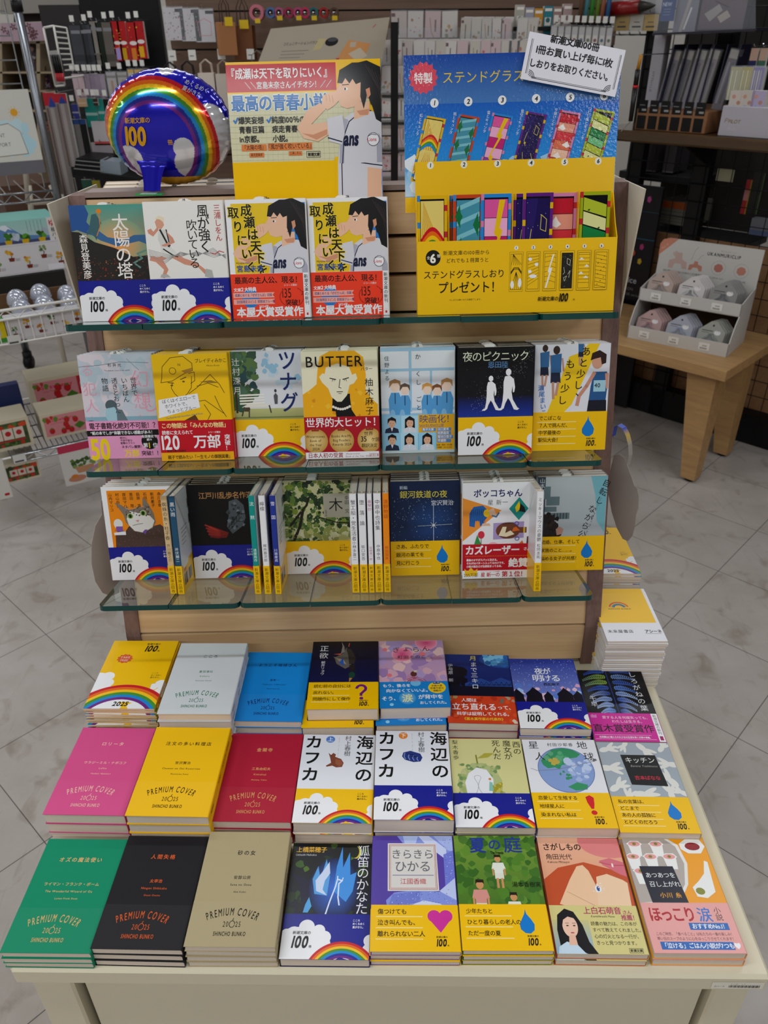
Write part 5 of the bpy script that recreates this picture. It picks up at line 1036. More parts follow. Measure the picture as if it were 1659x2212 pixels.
for r_, x, o_, n, t, short, det, bk in FACE:
    SF = shelf_frame(r_)
    for k in range(n):
        # local frame of a book: x right, y up off the glass, z towards the viewer
        M = SF @ frame((x+(R.uniform(-.0012, .0012) if k else 0), o_+(k+1)*(t+.0009), .0006), (1, 0, 0), (0, 0, 1), (0, -1, 0)) 
        pos = 'frontmost copy on the %s shelf' % rown[r_] if k == 0 else '%s copy behind the front one' % ['', 'first', 'second', 'third', 'fourth', 'fifth'][k]
        lab = ('%s %s, %s' if k == 0 else '%s %s, %s') % (short, det, pos)
        if len(lab.split()) > 16: lab = '%s %s, %s' % (short, det, 'frontmost' if k == 0 else pos.split(' on the')[0])
        if k == 0 and bk is not None:
            last = make_book('paperback', lab, 'paperbacks standing face out on the glass shelves', bk['base'], t, bk['art'], bk['band'], mt=bk.get('mt'))
            last.matrix_world = M
        else: copy_tree(last, M, label=lab)

# ---------------------------------------------------------------- paperbacks standing spine out on the lowest shelf
def spineband(c):
    c.rect(0, 0, 60, 60, YEL)
    for i, ch in enumerate('新潮文庫の'): c.T(ch, 42-i*6.8, c.h/2-2.9, 5.8, '#1c1a10', b=.02)
def sp_band():
    def s(c):
        c.rect(0, 0, 44, c.h, YEL)
        for i, ch in enumerate('新潮文庫の'):
            m = c.h/2; z = min(5.6, c.h*.62); X = 41-i*5.9
            vs, fs, ad = glyph(ch, .02); c.q.append(([(X-(v)*z+0, m-z/2+u*z) if False else (X-(1-v)*z, m+z/2-u*z) for u, v in vs], fs, [C3('#1c1a10')]*len(vs), c.lv))
        def putr(s_, X, z, b, sx):
            m = c.h/2; tw = c.wid(s_, z, sx); o = -tw/2
            for ch in s_:
                vs, fs, ad = glyph(ch, b)
                c.q.append(([(X-(1-v)*z, m-(o+u*z*sx)) for u, v in vs], fs, [C3('#1c1a10')]*len(vs), c.lv)); o += ad*z*sx
        putr('100', 13.5, min(7, c.h*.75), .05, .6); putr('冊', 6.5, min(5, c.h*.55), .03, 1)
    def art(c): c.rect(0, 0, 105, 44, YEL)
    def back(c):
        c.rect(0, 0, 104, 44, YEL); c.poly([(4, 44), (40, 44), (34, 38), (12, 36)], WHT)
        for i, k in enumerate(('#7a6a5a', '#3a3a4a', '#c8b49a', '#5a4a3a', '#8a8a9a')): c.rect(8+i*9, 10, 8, 18, k)
        c.T('発見！', 10, 30, 6, '#d8402c', b=.03)
    return dict(col=YEL, h=44, art=art, spine=s, back=back)
def sp_text(title, author, ink, ai=None):
    def f(c):
        def vput(s_, x0, z, col):
            m = c.h/2
            for i, ch in enumerate(s_):
                if ch == ' ': continue
                vs, fs, ad = glyph(ch, .012); X = x0-i*z*1.08
                if ch == 'ー': pts = [(X-u*z, m+z/2-v*z) for u, v in vs]
                else: pts = [(X-(1-v)*z, m+z/2-u*z) for u, v in vs]
                c.q.append((pts, fs, [C3(col)]*len(vs), c.lv+1))
        z = min(7.2, c.h*.72, 66/max(7, len(title)*1.08)); vput(title, 142, z, ink); za = min(5.6, c.h*.55); vput(author, 50+len(author)*za*1.08, za, ai or ink)
    return f
SPN = [(-.309, -.2987, .0400, 'beige', '#d9bf94', '蜘蛛の糸・杜子春', '芥川龍之介', '#3a2a1c'), (-.2972, -.2867, .0380, 'dark blue', '#2a5a78', '黒い雨', '井伏鱒二', '#e9e9e6'),
 (-.1812, -.1715, .0318, 'teal', '#0f9a92', '沈  黙', '遠藤周作', '#e9f2f0'), (-.1666, -.1563, .0310, 'white', '#ededf0', '檸檬', '梶井基次郎', '#22242a'), (-.1507, -.1411, .0300, 'royal blue', '#2c3f9a', '雪  国', '川端康成', '#e9e9f0'),
 (-.0369, -.0258, .0290, 'white', '#ededf0', '蟹工船・党生活者', '小林多喜二', '#22242a'), (-.0246, -.0129, .0282, 'white', '#ededf0', '堕 落 論', '坂口安吾', '#22242a'), (-.0118, -.0036, .0276, 'thin white', '#ededf0', '春琴抄', '谷崎潤一郎', '#b02a8a'),
 (-.0027, .0093, .0287, 'white', '#ededf0', '中原中也詩集', '中原中也', '#22242a'), (.0103, .0205, .0280, 'orange', '#f0941c', '遠野物語', '柳田国男', '#b8401c'), (.2284, .2391, .0193, 'white', '#ededf0', 'ミッキーマウスの憂鬱', '松岡圭祐', '#22242a')]
SLAB = ['beige-spined paperback standing edge-on right of the cat cover', 'dark blue-spined paperback standing edge-on left of the black glove cover', 'teal-spined paperback standing edge-on right of the black glove cover', 'white-spined paperback standing edge-on between teal and royal blue spines', 'royal blue-spined paperback standing edge-on left of the leafy cover',
 'white-spined paperback with long title, first of five spines right of the leafy cover', 'white-spined paperback with a three-character title, second of the five spines', 'thinnest white-spined paperback with pink title, middle of the five spines', 'white-spined paperback left of the orange spine on the lowest shelf', 'orange-spined paperback standing edge-on left of the starry blue cover', 'single white-spined paperback standing edge-on left of the misty city cover']
SF = shelf_frame(3)
for (xl, xr, o_, nm, colr, ti, au, ink), lab in zip(SPN, SLAB):
    t = xr-xl-.0009
    b = make_book('paperback', lab, 'paperbacks standing spine out on the lowest glass shelf', colr, t, None, sp_band(), spine=sp_text(ti, au, ink), spinecol=colr, backcol='#e9e9ee', slip=False)
    b.matrix_world = SF @ frame((xr-.0004, o_+W/2, .0008), (0, -1, 0), (0, 0, 1), (-1, 0, 0))
    mb = MB(); mb.tube([(.045, L-.004, t*.5), (.052, L+.001, t*.45), (.046, L+.0035, t*.4), (.036, L+.001, t*.45), (.03, L-.004, t*.5)], .0004, SLIPM, 5); mb.build('sales_slip', b)

# ---------------------------------------------------------------- things around the sloped display
def tilt_frame(r, x, o, h): # x along, y up off the glass, z to the viewer
    return shelf_frame(r) @ frame((x, o, h), (1, 0, 0), (0, 0, 1), (0, -1, 0))
def shelfpx(px, py, r, o): # a photo point on the plane standing o behind the front edge of shelf r -> (x, height)
    SFm = shelf_frame(r); p = SFm.inverted() @ onpl(px, py, SFm @ V((0, o, 0)), (SFm.to_3x3() @ V((0, 1, 0)))); return p.x, p.z
WCARD = mat('white_card_core', '#e6e4df', .7, var=.03, bs=60)
def panel(name, label, cat, M, w_, h_, t, art, mt, group=None, back=None):
    r = thing(name, label, cat, M=M, group=group); mb = MB()
    mb.box((0, 0, -t), (w_/1000, h_/1000, 0), back or WCARD); c = Cv(w_, h_); c.cl = (0, 0, w_, h_); art(c); c.to(mb, mt, MX.Translation((0, 0, .00001))); mb.build('printed_card', r); return r
def poster(c):
    Wd, Hh = 205, 326; c.rect(0, 0, Wd, Hh, '#f2c40c'); T = Hh
    c.rect(0, T-122, Wd-16, 84, '#d9d6b6'); c.rect(0, T-36, 146, 33, '#c8142c')
    for i in range(26): c.rect(i*7, T-122, .25, 84, '#c8c6a4')
    for i in range(12): c.rect(0, T-120+i*7, Wd-16, .25, '#c8c6a4')
    c.rect(140, 0, 46, T-118, '#f2c40c')
    c.T('『成瀬は天下を取りにいく』', 1, T-21, 13.4, '#f0f0f0', b=.03, sx=.8); c.T('＼＼宮島未奈さんイチオシ！／／', 24, T-33, 9.2, '#f0f0f0', b=.02, sx=.84)
    c.T('最高の青春小説', 4, T-60, 20.5, '#2f7fc4', b=.05, sx=.9, halo='#f4f2e0', hw=.05)
    for x, ls in ((12, ('爆笑妄想', '青春巨篇', 'in京都。')), (57, ('純度100％の', '疾走青春', '小説。'))):
        c.line([(x-6, T-70), (x-4, T-73), (x-.5, T-67)], 2, '#2a7fc8')
        for i, s in enumerate(ls): c.T(s, x, T-75-i*11.5, 9.2, '#1c1c20', b=.03, sx=.94)
    for x, y, w_, s, z in ((14, 107, 34, '『太陽の塔』', 6.6), (50, 107, 60, '『風が強く吹いている』', 7.4), (24, 115, 20, '森見登美彦', 4), (78, 114, 18, '三浦しをん', 4)): c.rect(x, T-y-1, w_, z+1.5, '#e08a4c'); c.T(s, x+w_/2, T-y, z, '#1c1c20', a='c', b=.015, sx=.8)
    c.frame(102, T-118, 19, 8, .5, '#333'); c.T('新潮文庫', 104, T-116.5, 4.6, '#222', b=.04, sx=.86)
    s = 1.07; x0, y0 = 123, T-2-116*s; P = lambda q: [(x0+a*s, y0+b*s) for a, b in q]
    c.poly(P([(20, 0), (84, 0), (92, -130), (16, -130)]), '#d9d9e0'); c.poly(P([(74, 0), (84, 0), (92, -130), (80, -130)]), '#8fa6d0'); c.line(P([(25, 2), (23, -130)]), 1.3, '#1c2148')
    c.poly(P([(58, 6), (76, 4), (74, -60), (68, -130), (52, -130), (56, -60)]), '#eec3a6'); c.poly(P([(52, 24), (80, 20), (82, 0), (76, -8), (50, -4)]), '#d9d9e0'); c.line(P([(50, 0), (78, -4)]), 1.4, '#1c2148')
    girl(c, x0, y0, s)
panel('poster', 'glossy yellow poster with a dark-haired girl, standing behind the top row of books', 'poster', tilt_frame(1, -.1835, .124, .0008), 205, 326, .0016, poster, SLICK)

# the blue card with its yellow pocket of bookmarks
BMC = [('#e0bb1c', '#3f8fd0'), ('#3f8fd0', '#d8502c'), ('#d83a8a', '#2f8fd8'), ('#4a2c8c', '#6a2a8a'), ('#d83040', '#e08ab4'), ('#7aa820', '#a8b41c')]
def bookmark(c, k, TL, TR, BL, line=None):
    """stained-glass style strip number k in the corner frame TL, TR, BL"""
    def P(q): return [(TL[0]+u*(TR[0]-TL[0])+v*(BL[0]-TL[0]), TL[1]+u*(TR[1]-TL[1])+v*(BL[1]-TL[1])) for u, v in q]
    Q = lambda u0, v0, u1, v1: P([(u0, v0), (u1, v0), (u1, v1), (u0, v1)])
    K = '#15151a'; lw = abs(TR[0]-TL[0])*.02
    A, B = BMC[k]; c.poly(Q(0, 0, 1, 1), '#e2b81c' if k in (0, ) else ['', '#c8502c', '#2f8fd8', '#6a2a8a', '#d88ab4', '#a8b41c'][k])
    for i in range(5): c.poly(Q(0, i*.22, .1, i*.22+.05), ['#3f8fd0', '#3f8fd0', '#d88ab4', '#e0b81c', '#c8303c', '#c8303c'][k], up=False); c.poly(Q(.9, i*.22+.08, 1, i*.22+.13), ['#c8303c', '#3f8fd0', '#d88ab4', '#e0b81c', '#c8303c', '#c8303c'][k], up=False)
    c.up(); c.poly(Q(.1, .03, .9, .98), K)
    x0, x1, y0, y1 = .12, .88, .045, .965
    if k == 0:
        c.poly(Q(x0, y0, x1, y1), '#e8d27a')
        for i in range(7): a = i/7; c.poly(P([(.2, .05), (min(x1, .14+a*.8), .5), (min(x1, .2+a*.8), .5)]), '#d9a41c')
        for i, q in enumerate(BOWC[:5]): c.poly(P([(x0+(x1-x0)*t/10, .36+i*.035-.1*math.sin(t/10*pi)) for t in range(11)]+[(x0+(x1-x0)*t/10, .40+i*.035-.1*math.sin(t/10*pi)) for t in range(10, -1, -1)]), q)
        for i in range(5): c.poly(P([(x0+i*.16, y1), (.4+i*.05, .52), (x0+i*.16+.09, y1)]), '#d9a41c')
        c.poly(P([(x0, y1), (x0, .7), (.24, .72), (.3, .85), (.34, y1)]), '#f0f0ee'); c.poly(P([(x1, y1), (x1, .68), (.76, .72), (.7, .85), (.66, y1)]), '#f0f0ee')
    elif k == 1:
        c.poly(Q(x0, y0, x1, y1), '#4f9aae')
        for i in range(9): c.poly(P([(x0, .1+i*.12), (x0, .14+i*.12), (x1, -.06+i*.12+.12), (x1, -.10+i*.12+.12)]), '#86c4d0')
        for u, v in ((.2, .18), (.8, .25), (.25, .45), (.78, .5)): c.poly(P([(u-.14, v), (u-.04, v-.06), (u+.02, v-.1), (u+.05, v-.03), (u+.12, v), (u+.04, v+.04), (u+.04, v+.1), (u-.05, v+.05)]), '#1f7a4a')
        c.poly(P([(.2, .75), (.5, .66), (.82, .74), (.7, .84), (.35, .86)]), '#c8cf3c')
    elif k == 2:
        for i, q in enumerate(('#e060a4', '#f0b4d4', '#c8287c', '#f0b4d4', '#9a4ab0', '#7a2a8c')): c.poly(Q(x0, y0+i*.155, x1, y0+i*.155+.15), q)
        c.poly(P([(.6, .05), (.8, .05), (.62, .28), (.72, .3), (.4, .62), (.54, .64), (.25, .95), (.14, .95), (.4, .7), (.3, .66), (.56, .36), (.44, .33)]), '#ecc41c')
    elif k == 3:
        c.poly(Q(x0, y0, x1, y1), '#33266e'); c.poly(P([(.5, y0), (x1, y0), (x1, y1), (x0, y1), (x0, .8)]), '#2a1f5c')
        for p in ([(.3, .3), (.24, .42), (.34, .5)], [(.62, .18), (.8, .22), (.78, .32), (.6, .3), (.62, .18)], [(.3, .6), (.4, .72), (.24, .8)], [(.7, .6), (.82, .68), (.7, .78)]): c.line(P(p), lw, '#d9c85a')
        c.ell(*P([(.3, .46)])[0], lw*2.4, lw*2.4, '#e0c83c', 12)
        for i in range(22): c.ell(*P([(.15+((i*37) % 70)/100, .08+((i*53) % 85)/100)])[0], lw*.5, lw*.5, '#d9dcf0', 5, up=False)
    elif k == 4:
        for i, q in enumerate(('#c8283c', '#e8a08a', '#d8404a', '#e07a5a', '#f0c4ac', '#c83a3a', '#e08a7a')): c.poly(Q(x0, y0+i*.132, x1, y0+i*.132+.127), q)
        for u, v in ((.3, .26), (.7, .5), (.4, .68), (.65, .85)): c.poly(P([(u-.2, v), (u-.06, v-.04), (u+.02, v-.07), (u+.1, v-.03), (u+.2, v), (u+.05, v+.03)]), '#f2ece8')
    else:
        for i in range(8): c.poly(P([(x0, .045+i*.115), (x1, .11+i*.115), (x1, min(.965, .21+i*.115)), (x0, min(.965, .15+i*.115))]), ['#b8c43a', '#e0e0a0', '#1f8a4a', '#7ac48a'][i % 4])
        for u, v in ((.3, .15), (.65, .3), (.3, .42), (.7, .55), (.35, .7), (.6, .85)): c.ell(*P([(u, v)])[0], lw*2.2, lw*1.3, '#1a5a2a', 8, rot=.5, up=False)
    c.up()
def bluecard(c):
    c.rect(0, 0, 276, 186, '#7fc0ec', '#1450a8'); c.rect(0, 60, 276, 70, '#2a9ae4', '#1668c4'); c.rect(0, 20, 276, 30, '#cfe4f2', '#7fc0ec'); c.blobs(26, 0, 18, 276, 62, 6, 15, ['#e6eef4', '#cfe2f0', '#a8d0ee'], 3)
    c.rect(0, 0, 276, 19, '#f2c40c')
    n = 14; c.poly([(25+(16 if i % 2 else 19)*math.cos(i*pi/n), 160+(16 if i % 2 else 19)*math.sin(i*pi/n)) for i in range(2*n)], '#e0566a'); c.T('特製', 25, 153, 13, '#f4f0f0', a='c', b=.03, sx=.9)
    c.T('ステンドグラスしおり', 49, 152, 15, '#eacb4a', b=.0, sp=.04, sx=.96)
    for k, nm in enumerate(('虹とキュンタ', '雨とキュンタ', '雷とキュンタ', '星空とキュンタ', '夕焼けとキュンタ', 'つむじ風とキュンタ')):
        x = 39+k*43.4; c.ell(x, 131+k*.6, 5.4, 5.4, '#eef0f2', 24); c.T(str(k+1), x, 127.4+k*.6, 7.6, '#15151a', a='c', b=.05, sh=.15)
        y = 117+k*.6; x = 27+k*43.4; bookmark(c, k, (x, y), (x+27, y-5), (x-20, y-78)); c.VT(nm, x-5, y+2, 4.3, '#e8eef4', pitch=1.0, dx=-.24)
bx, bh = shelfpx(876, 460, 1, .073)
panel('bookmark_poster', 'pebbled blue sky card picturing six slanting bookmarks, behind the yellow pocket', 'sign', tilt_frame(1, bx, .073, bh), 276, 186, .002, bluecard, BUMPY)
x0p, _ = shelfpx(902, 660, 1, .036); x1p, _ = shelfpx(1325, 660, 1, .036); PW = (x1p-x0p)*1000
t = thing('bookmark_holder', 'yellow card pocket box of free bookmarks at the right of the top shelf', 'display box', M=tilt_frame(1, x0p, .036, .0006))
YC = mat('yellow_card', '#f2c40c', .25, spec=.5)
mb = MB(); mb.box((0, 0, -.0015), (PW/1000, .0925, 0), YC)
def pocket(c):
    c.rect(0, 0, PW, 92.5, '#f2c40c'); k = PW/254; K = '#1a1814'
    c.ell(21, 72, 9.8, 9.8, K, 30); c.T('6', 21, 64, 15, '#f4f0e4', a='c', b=.05); c.T('全', 12.6, 70, 4.4, '#f4f0e4'); c.T('種', 26, 72, 4.4, '#f4f0e4')
    c.T('新潮文庫の100冊から', 34, 74.5, 6, K, b=.012, sp=.08); c.T('どれでも１冊買うと', 38, 65, 6, K, b=.012, sp=.04)
    c.T('ステンドグラスしおり', 8, 45, 11, K, b=.012, sx=.96, sp=.02); c.T('プレゼント！', 27, 26, 15.5, K, b=.02, sx=.9); c.T('＊しおりは無くなり次第終了します。', 42, 17, 2.6, K)
    for i in range(6):
        x = 121+i*21.6*k; c.ell(x+8.5, 82, 2.6, 2.6, '#f0efe8', 16); c.T(str(i+1), x+8.5, 80.2, 3.8, K, a='c', b=.06); c.rect(x, 27, 18, 50, '#8a741a'); c.rect(x+.4, 27.4, 17.2, 49.2, '#f2c40c'); c.rect(x+1.6, 29.5, 14.8, 45, '#3a3212' if i != 3 else K)
        c.rect(x+2, 30, 14, 44, '#f2c40c' if i != 3 else '#26251f'); L0 = lambda q, w_=.4: c.line([(x+2+a*14, 30+b*44) for a, b in q], w_, K if i != 3 else '#e8e4c8')
        if i == 0:
            for a in range(6): L0([(.2, 1), (.05+a*.19, .7)]); L0([(.5, .5), (a*.2, 0)])
            for a in range(4): L0([(0, .5-a*.02), (.3, .63-a*.02), (.7, .63-a*.02), (1, .5-a*.02)])
            c.ell(x+4, 36, 2.4, 5, WHT, 12); c.ell(x+14, 38, 2.4, 6, WHT, 12)
        elif i == 1:
            for a in range(9): L0([(0, .1+a*.1), (1, .3+a*.08)])
            for u, v in ((.2, .85), (.8, .7), (.2, .5)): c.ell(x+2+u*14, 30+v*44, 2.6, 2.2, WHT, 7)
            c.ell(x+9, 46, 5, 2.4, WHT, 14)
        elif i == 2:
            for a in range(6): L0([(0, .9-a*.14), (.5, .93-a*.14), (1, .88-a*.14)])
            c.poly([(x+12, 73), (x+14, 73), (x+9, 56), (x+12, 56), (x+5, 31), (x+3, 31), (x+8, 50), (x+6, 51)], WHT)
        elif i == 3:
            for q in ([(.5, .85), (.8, .8), (.75, .65), (.5, .7), (.5, .85)], [(.2, .6), (.3, .45), (.15, .4)], [(.3, .2), (.5, .35), (.2, .3), (.3, .2)], [(.6, .4), (.8, .5), (.7, .3)]): L0(q)
            c.dots(30, x+2.4, 31, x+15.6, 73, .15, .3, ['#e8e4c8'], 4, 4)
        elif i == 4:
            for a in range(9): L0([(0, .95-a*.1), (1, .95-a*.1)])
            for u, v in ((.25, .8), (.75, .6), (.25, .4), (.7, .28)): c.poly([(x+2+(u-.25)*14, 30+v*44), (x+2+u*14, 33+v*44), (x+2+(u+.25)*14, 30+v*44)], WHT)
        else:
            for a in range(9): L0([(0, .95-a*.11), (1, .88-a*.11)]); c.ell(x+5+(a % 3)*4, 34+a*4.4, .9, .5, K, 6, rot=.5)
    c.T('新潮文庫の', 159, 14, 6, K, b=.02, sx=.92, sh=.1); c.T('100', 187, 11.5, 14, K, b=.05, sx=.64, sh=.14); c.T('冊', 206, 14, 2.6, K)
c = Cv(PW, 92.5); c.cl = (0, 0, PW, 92.5); pocket(c); c.to(mb, GLOSS, MX.Translation((0, 0, .00001))); mb.build('pocket_front', t)
mb = MB(); mb.box((0, 0, -.0335), (PW/1000, .192, -.032), YC)
c = Cv(PW, 192)
for k in range(6): x = 20+k*42.6*PW/254; c.ell(x, 187.5, 4.4, 4.4, '#eeece0', 22); c.T(str(k+1), x, 184.4, 6.6, '#15151a', a='c', b=.05, sh=.12)
c.to(mb, SLICK, MX.Translation((0, 0, -.03199))); mb.build('pocket_back', t)
mb = MB()
for x in (0, PW/1000-.0012): mb.prism([(0, 0), (-.0335, 0), (-.0335, .148), (-.030, .15), (-.012, .11), (0, .0925)], x, x+.0012, YC, M=MX(((0, 0, 1, 0), (0, 1, 0, 0), (1, 0, 0, 0), (0, 0, 0, 1))))
mb.build('side_flaps', t)
for x in (.0415, .124, .2095): mb = MB(); mb.box((x, .002, -.0315), (x+.0008, .150, -.004), YC); mb.build('divider', t)
mb = MB(); mb.box((.0012, 0, -.032), (PW/1000-.0012, .0012, -.0015), YC); mb.build('pocket_floor', t)
BML = ['rainbow and sunrays', 'jungle leaves and rain', 'lightning on pink clouds', 'purple night constellations', 'red sunset clouds', 'green blown leaves']
for k, x, dz, nth in ((0, .001, -.006, 0), (1, .043, -.012, 0), (1, .0475, -.006, 1), (2, .0835, -.005, 0), (3, .126, -.011, 0), (3, .1375, -.005, 1), (4, .170, -.014, 0), (5, .2115, -.006, 0), (5, .2120, -.012, 1)):
    r = thing('bookmark', '%sbookmark with %s, in the yellow pocket' % (('rear ' if nth == 0 and k in (1, 3) or nth == 1 and k == 5 else 'front ') if k in (1, 3, 5) else '', BML[k]), 'bookmark', M=tilt_frame(1, x0p+x, .036, .0006) @ MX.Translation((0, .0016, dz)), group='free bookmarks in the yellow pocket')
    mb = MB(); mb.box((0, 0, -.0008), (.039, .147, 0), mat('clear_plastic_edge', '#d8dce0', .2)); c = Cv(39, 147); bookmark(c, k, (0, 147), (39, 147), (0, 0)); c.to(mb, SLICK, MX.Translation((0, 0, .00001))); mb.build('strip', r)
# the white notice taped over the blue card
cs = [shelfpx(*q, 1, .066) for q in ((1146, 68), (1355, 103), (1331, 210), (1124, 170))]
w_ = math.hypot(cs[1][0]-cs[0][0], cs[1][1]-cs[0][1]); h_ = math.hypot(cs[3][0]-cs[0][0], cs[3][1]-cs[0][1]); an = math.atan2(cs[2][1]-cs[3][1], cs[2][0]-cs[3][0])
def notice(c):
    c.rect(0, 0, 130, 60, '#e9e8f0'); K = '#1a1a20'
    c.rect(5, 8, .8, 44, K); c.rect(6.8, 8, .5, 44, K); c.rect(124, 9, .5, 44, K); c.rect(125.4, 9, .8, 44, K); c.rect(14, 3.4, 102, .8, K); c.rect(14, 5.2, 102, .5, K)
    for x, q in ((9, 1), (121, -1)):
        for i in range(4): c.arc(x, 5, 2+i*1.9, 2.8+i*1.9, K, pi/2 if q < 0 else 0, pi if q < 0 else pi/2, 8)
        for i in range(3): c.arc(x+q*(6+i*2), 4, 1, 1.6, K, 0, pi, 7)
    c.T('新潮文庫100冊', 62, 51, 10.4, K, a='c', b=.05, sx=1.0); c.T('1冊お買い上げ毎に1枚', 65, 34.5, 11.6, K, a='c', b=.035, sx=.95); c.T('しおりをお取りください。', 64, 17, 11, K, a='c', b=.035, sx=.86)
M0 = tilt_frame(1, cs[3][0], .066, cs[3][1]) @ MX.Rotation(an, 4, 'Z') @ MX.Diagonal((w_/.130, h_/.060, 1, 1))
r = thing('notice', 'small white laminated notice with black lettering, taped over the corner of the blue card', 'sign', M=M0)
mb = MB(); mb.box((0, 0, -.0007), (.130, .060, 0), WCARD); c = Cv(130, 60); c.cl = (0, 0, 130, 60); notice(c); c.to(mb, GLOSS, MX.Translation((0, 0, .00001))); mb.build('printed_sheet', r)
mb = MB(); mb.box((.03, .015, -.0057), (.10, .045, -.0007), WCARD); mb.build('tape_pad', r)

# foil balloon on the cap
BC = V((-.2830, .745, .8165)); BRX, BRY, BRZ = .0885, .048, .0742
def foil(u, v):
    a = 2*pi*u; r = math.sin(pi*v); e_ = math.cos(pi*v)
    rr = abs(r); rim = max(0, rr-.72)/.28
    wob = 1+.005*rim**2*math.sin(38*a+3*math.sin(5*a))+.002*rim*math.sin(90*a)
    return (BRX*r*wob*math.cos(a), -BRY*e_*(abs(e_)**-.12 if abs(e_) > .01 else 1)*(1-.035*rim*math.sin(38*a)), BRZ*r*wob*math.sin(a))
BLUE = '#1a14c0'
def foilcol(x, z, y):
    # millimetres in the balloon's front view
    X, Z = x*1000, z*1000
    if y > 0.004: return '#f0bc10' if Z < -20 else BLUE
    d = math.hypot(X+10, (Z+18)*.98)
    if 50 < d < 82 and Z > -60:
        k = int((82-d)/32*7); return BOWC[min(6, k)]
    if d <= 50:
        for cx, cz, r in ((-52, -36, 18), (-38, -50, 13), (26, -22, 14), (30, -42, 20), (44, -56, 16)):
            if math.hypot(X-cx, Z-cz) < r: return '#d9d9de'
        if Z < -60: return '#f0bc10'
        return BLUE
    for cx, cz, r in ((62, 12, 20), (80, -6, 20), (86, -30, 22), (-80, 26, 13), (10, 78, 12), (70, -50, 12)):
        if math.hypot(X-cx, Z-cz) < r: return '#d9d9de'
    if Z < -60: return '#f0bc10'
    return BLUE
t = thing('foil_balloon', 'round blue foil balloon with a rainbow, taped to the cap of the sloped display', 'balloon', loc=BC)
FOIL = printed('printed_foil', .14, .6, metal=.5, coat=.4)
mb = MB(); NU, NV = 300, 240; vs = []; 
for j in range(NV+1):
    for i in range(NU): vs.append(foil(i/NU, j/NV))
fs = [(j*NU+i, (j+1)*NU+i, (j+1)*NU+(i+1) % NU, j*NU+(i+1) % NU) for j in range(NV) for i in range(NU)]
CL = {}
cols = []
for x, y, z in vs:
    k = foilcol(x, z, y); 
    if k not in CL: CL[k] = C3(k)
    cols.append(CL[k])
mb.add(vs, fs, FOIL, cols=cols, smooth=True)
def onfoil(p, ex=.0014):
    X, Z = p.x, p.y; q = max(0.0, 1-(X/BRX)**2-(Z/BRZ)**2); e_ = math.sqrt(q); return V((X, -BRY*e_**.88-ex-p.z, Z))
c = Cv(); c.T('新潮文庫の', -50, 9, 7.4, '#eeb40c', b=.02, sx=.98, rot=.04, sh=.1); c.T('100', -54, -21, 31, '#eeb40c', b=.055, sx=.74, sh=.1); c.T('冊', 6, -17, 7, '#eeb40c', b=.02)
for i, s in enumerate(('めくるめく', '夏がきた。')): c.T(s, 34-i*3, 56-i*7, 6.4, '#e9e9ee', b=.0, rot=-.42)
c.to(mb, FOIL, None, bend=onfoil); mb.build('foil_skin', t)
mb = MB()
def tail(u, v):
    wd = .0115+.010*(v**2.2); x = -.0215+(u-.5)*2*wd; z = -.0735+v*.036; y = -.058+v*.022+.0015*math.sin(u*9); return (x, y-.006*(1-v)-.004*(v > .9), z)
mb.grid(tail, 12, 14, FOIL, BLUE); mb.build('filling_tail', t)
o = MB(); o.bbox((-.019, -.006, 0), (.019, .006, .0016), mat('green_tape', '#2f9a4c', .3), .0005); o.box((-.012, -.0055, .0016), (.010, .0062, .0019), mat('clear_tape', '#b8d8c8', .15, alpha=.8))
cp = onpl(323, 421, UM @ V((0, 0, .7465)), UM.to_3x3() @ V((0, 0, 1)))
o = o.build('adhesive_tape', M=MX.Translation(cp) @ MX.Rotation(-.02, 4, 'Z')); tag(o, 'short strip of green tape holding the balloon tail to the cap', 'tape')

# rear side of the sloped display: one glass plate and the books facing away
RS = UM @ frame((0, 1.424-ROWS[1][0], ROWS[1][1]), (-1, 0, 0), (0, -CT, -ST), (0, -ST, CT))
mb = MB(); mb.box((-.33, 0, -.0078), (.395, SDEP-.0035, 0), GLASS); o = mb.build('glass_shelf_plate', M=RS); tag(o, 'long glass plate on the far side of the sloped display', 'glass shelf')
for x, n, col, nm in ((.352, 5, '#c8b49a', 'tan'), (.240, 4, '#7a8a9a', 'grey blue'), (.125, 5, '#d8d4cc', 'off-white')):
    for k in range(n):
        M = RS @ frame((x, .070+(k+1)*.0125, .0006), (1, 0, 0), (0, 0, 1), (0, -1, 0))
        lab = '%s paperback facing away behind the cap, %s from the cap' % (nm, ['fifth', 'fourth', 'third', 'second', 'first'][5-n+k])
        if k == 0: last = make_book('paperback', lab, 'paperbacks on the far side of the display', col, .0115, None, None); last.matrix_world = M
        else: copy_tree(last, M, label=lab)

# booklets
ORDS = 'topmost second third fourth fifth sixth seventh eighth ninth tenth eleventh twelfth thirteenth fourteenth fifteenth sixteenth seventeenth eighteenth nineteenth twentieth twenty-first twenty-second twenty-third twenty-fourth'.split()
def booklet(name, label, group, w_, h_, t, art, edge):
    r = thing(name, label, 'booklet', group=group); mb = MB(); mb.box((-w_/2, 0, 0), (w_/2, h_, .00025), MATTE, edge); mb.box((-w_/2, 0, t-.00025), (w_/2, h_, t), GLOSS, edge); mb.box((w_/2-.0003, 0, 0), (w_/2, h_, t), GLOSS, edge)
    c = Cv(w_*1000, h_*1000); c.cl = (0, 0, w_*1000, h_*1000); art(c); c.to(mb, GLOSS, MX.Translation((-w_/2, 0, t))); mb.build('cover', r)
    mb = MB(); mb.box((-w_/2+.0006, .0004, .0003), (w_/2-.0004, h_-.0004, t-.0003), PAGES); mb.build('pages', r); return r
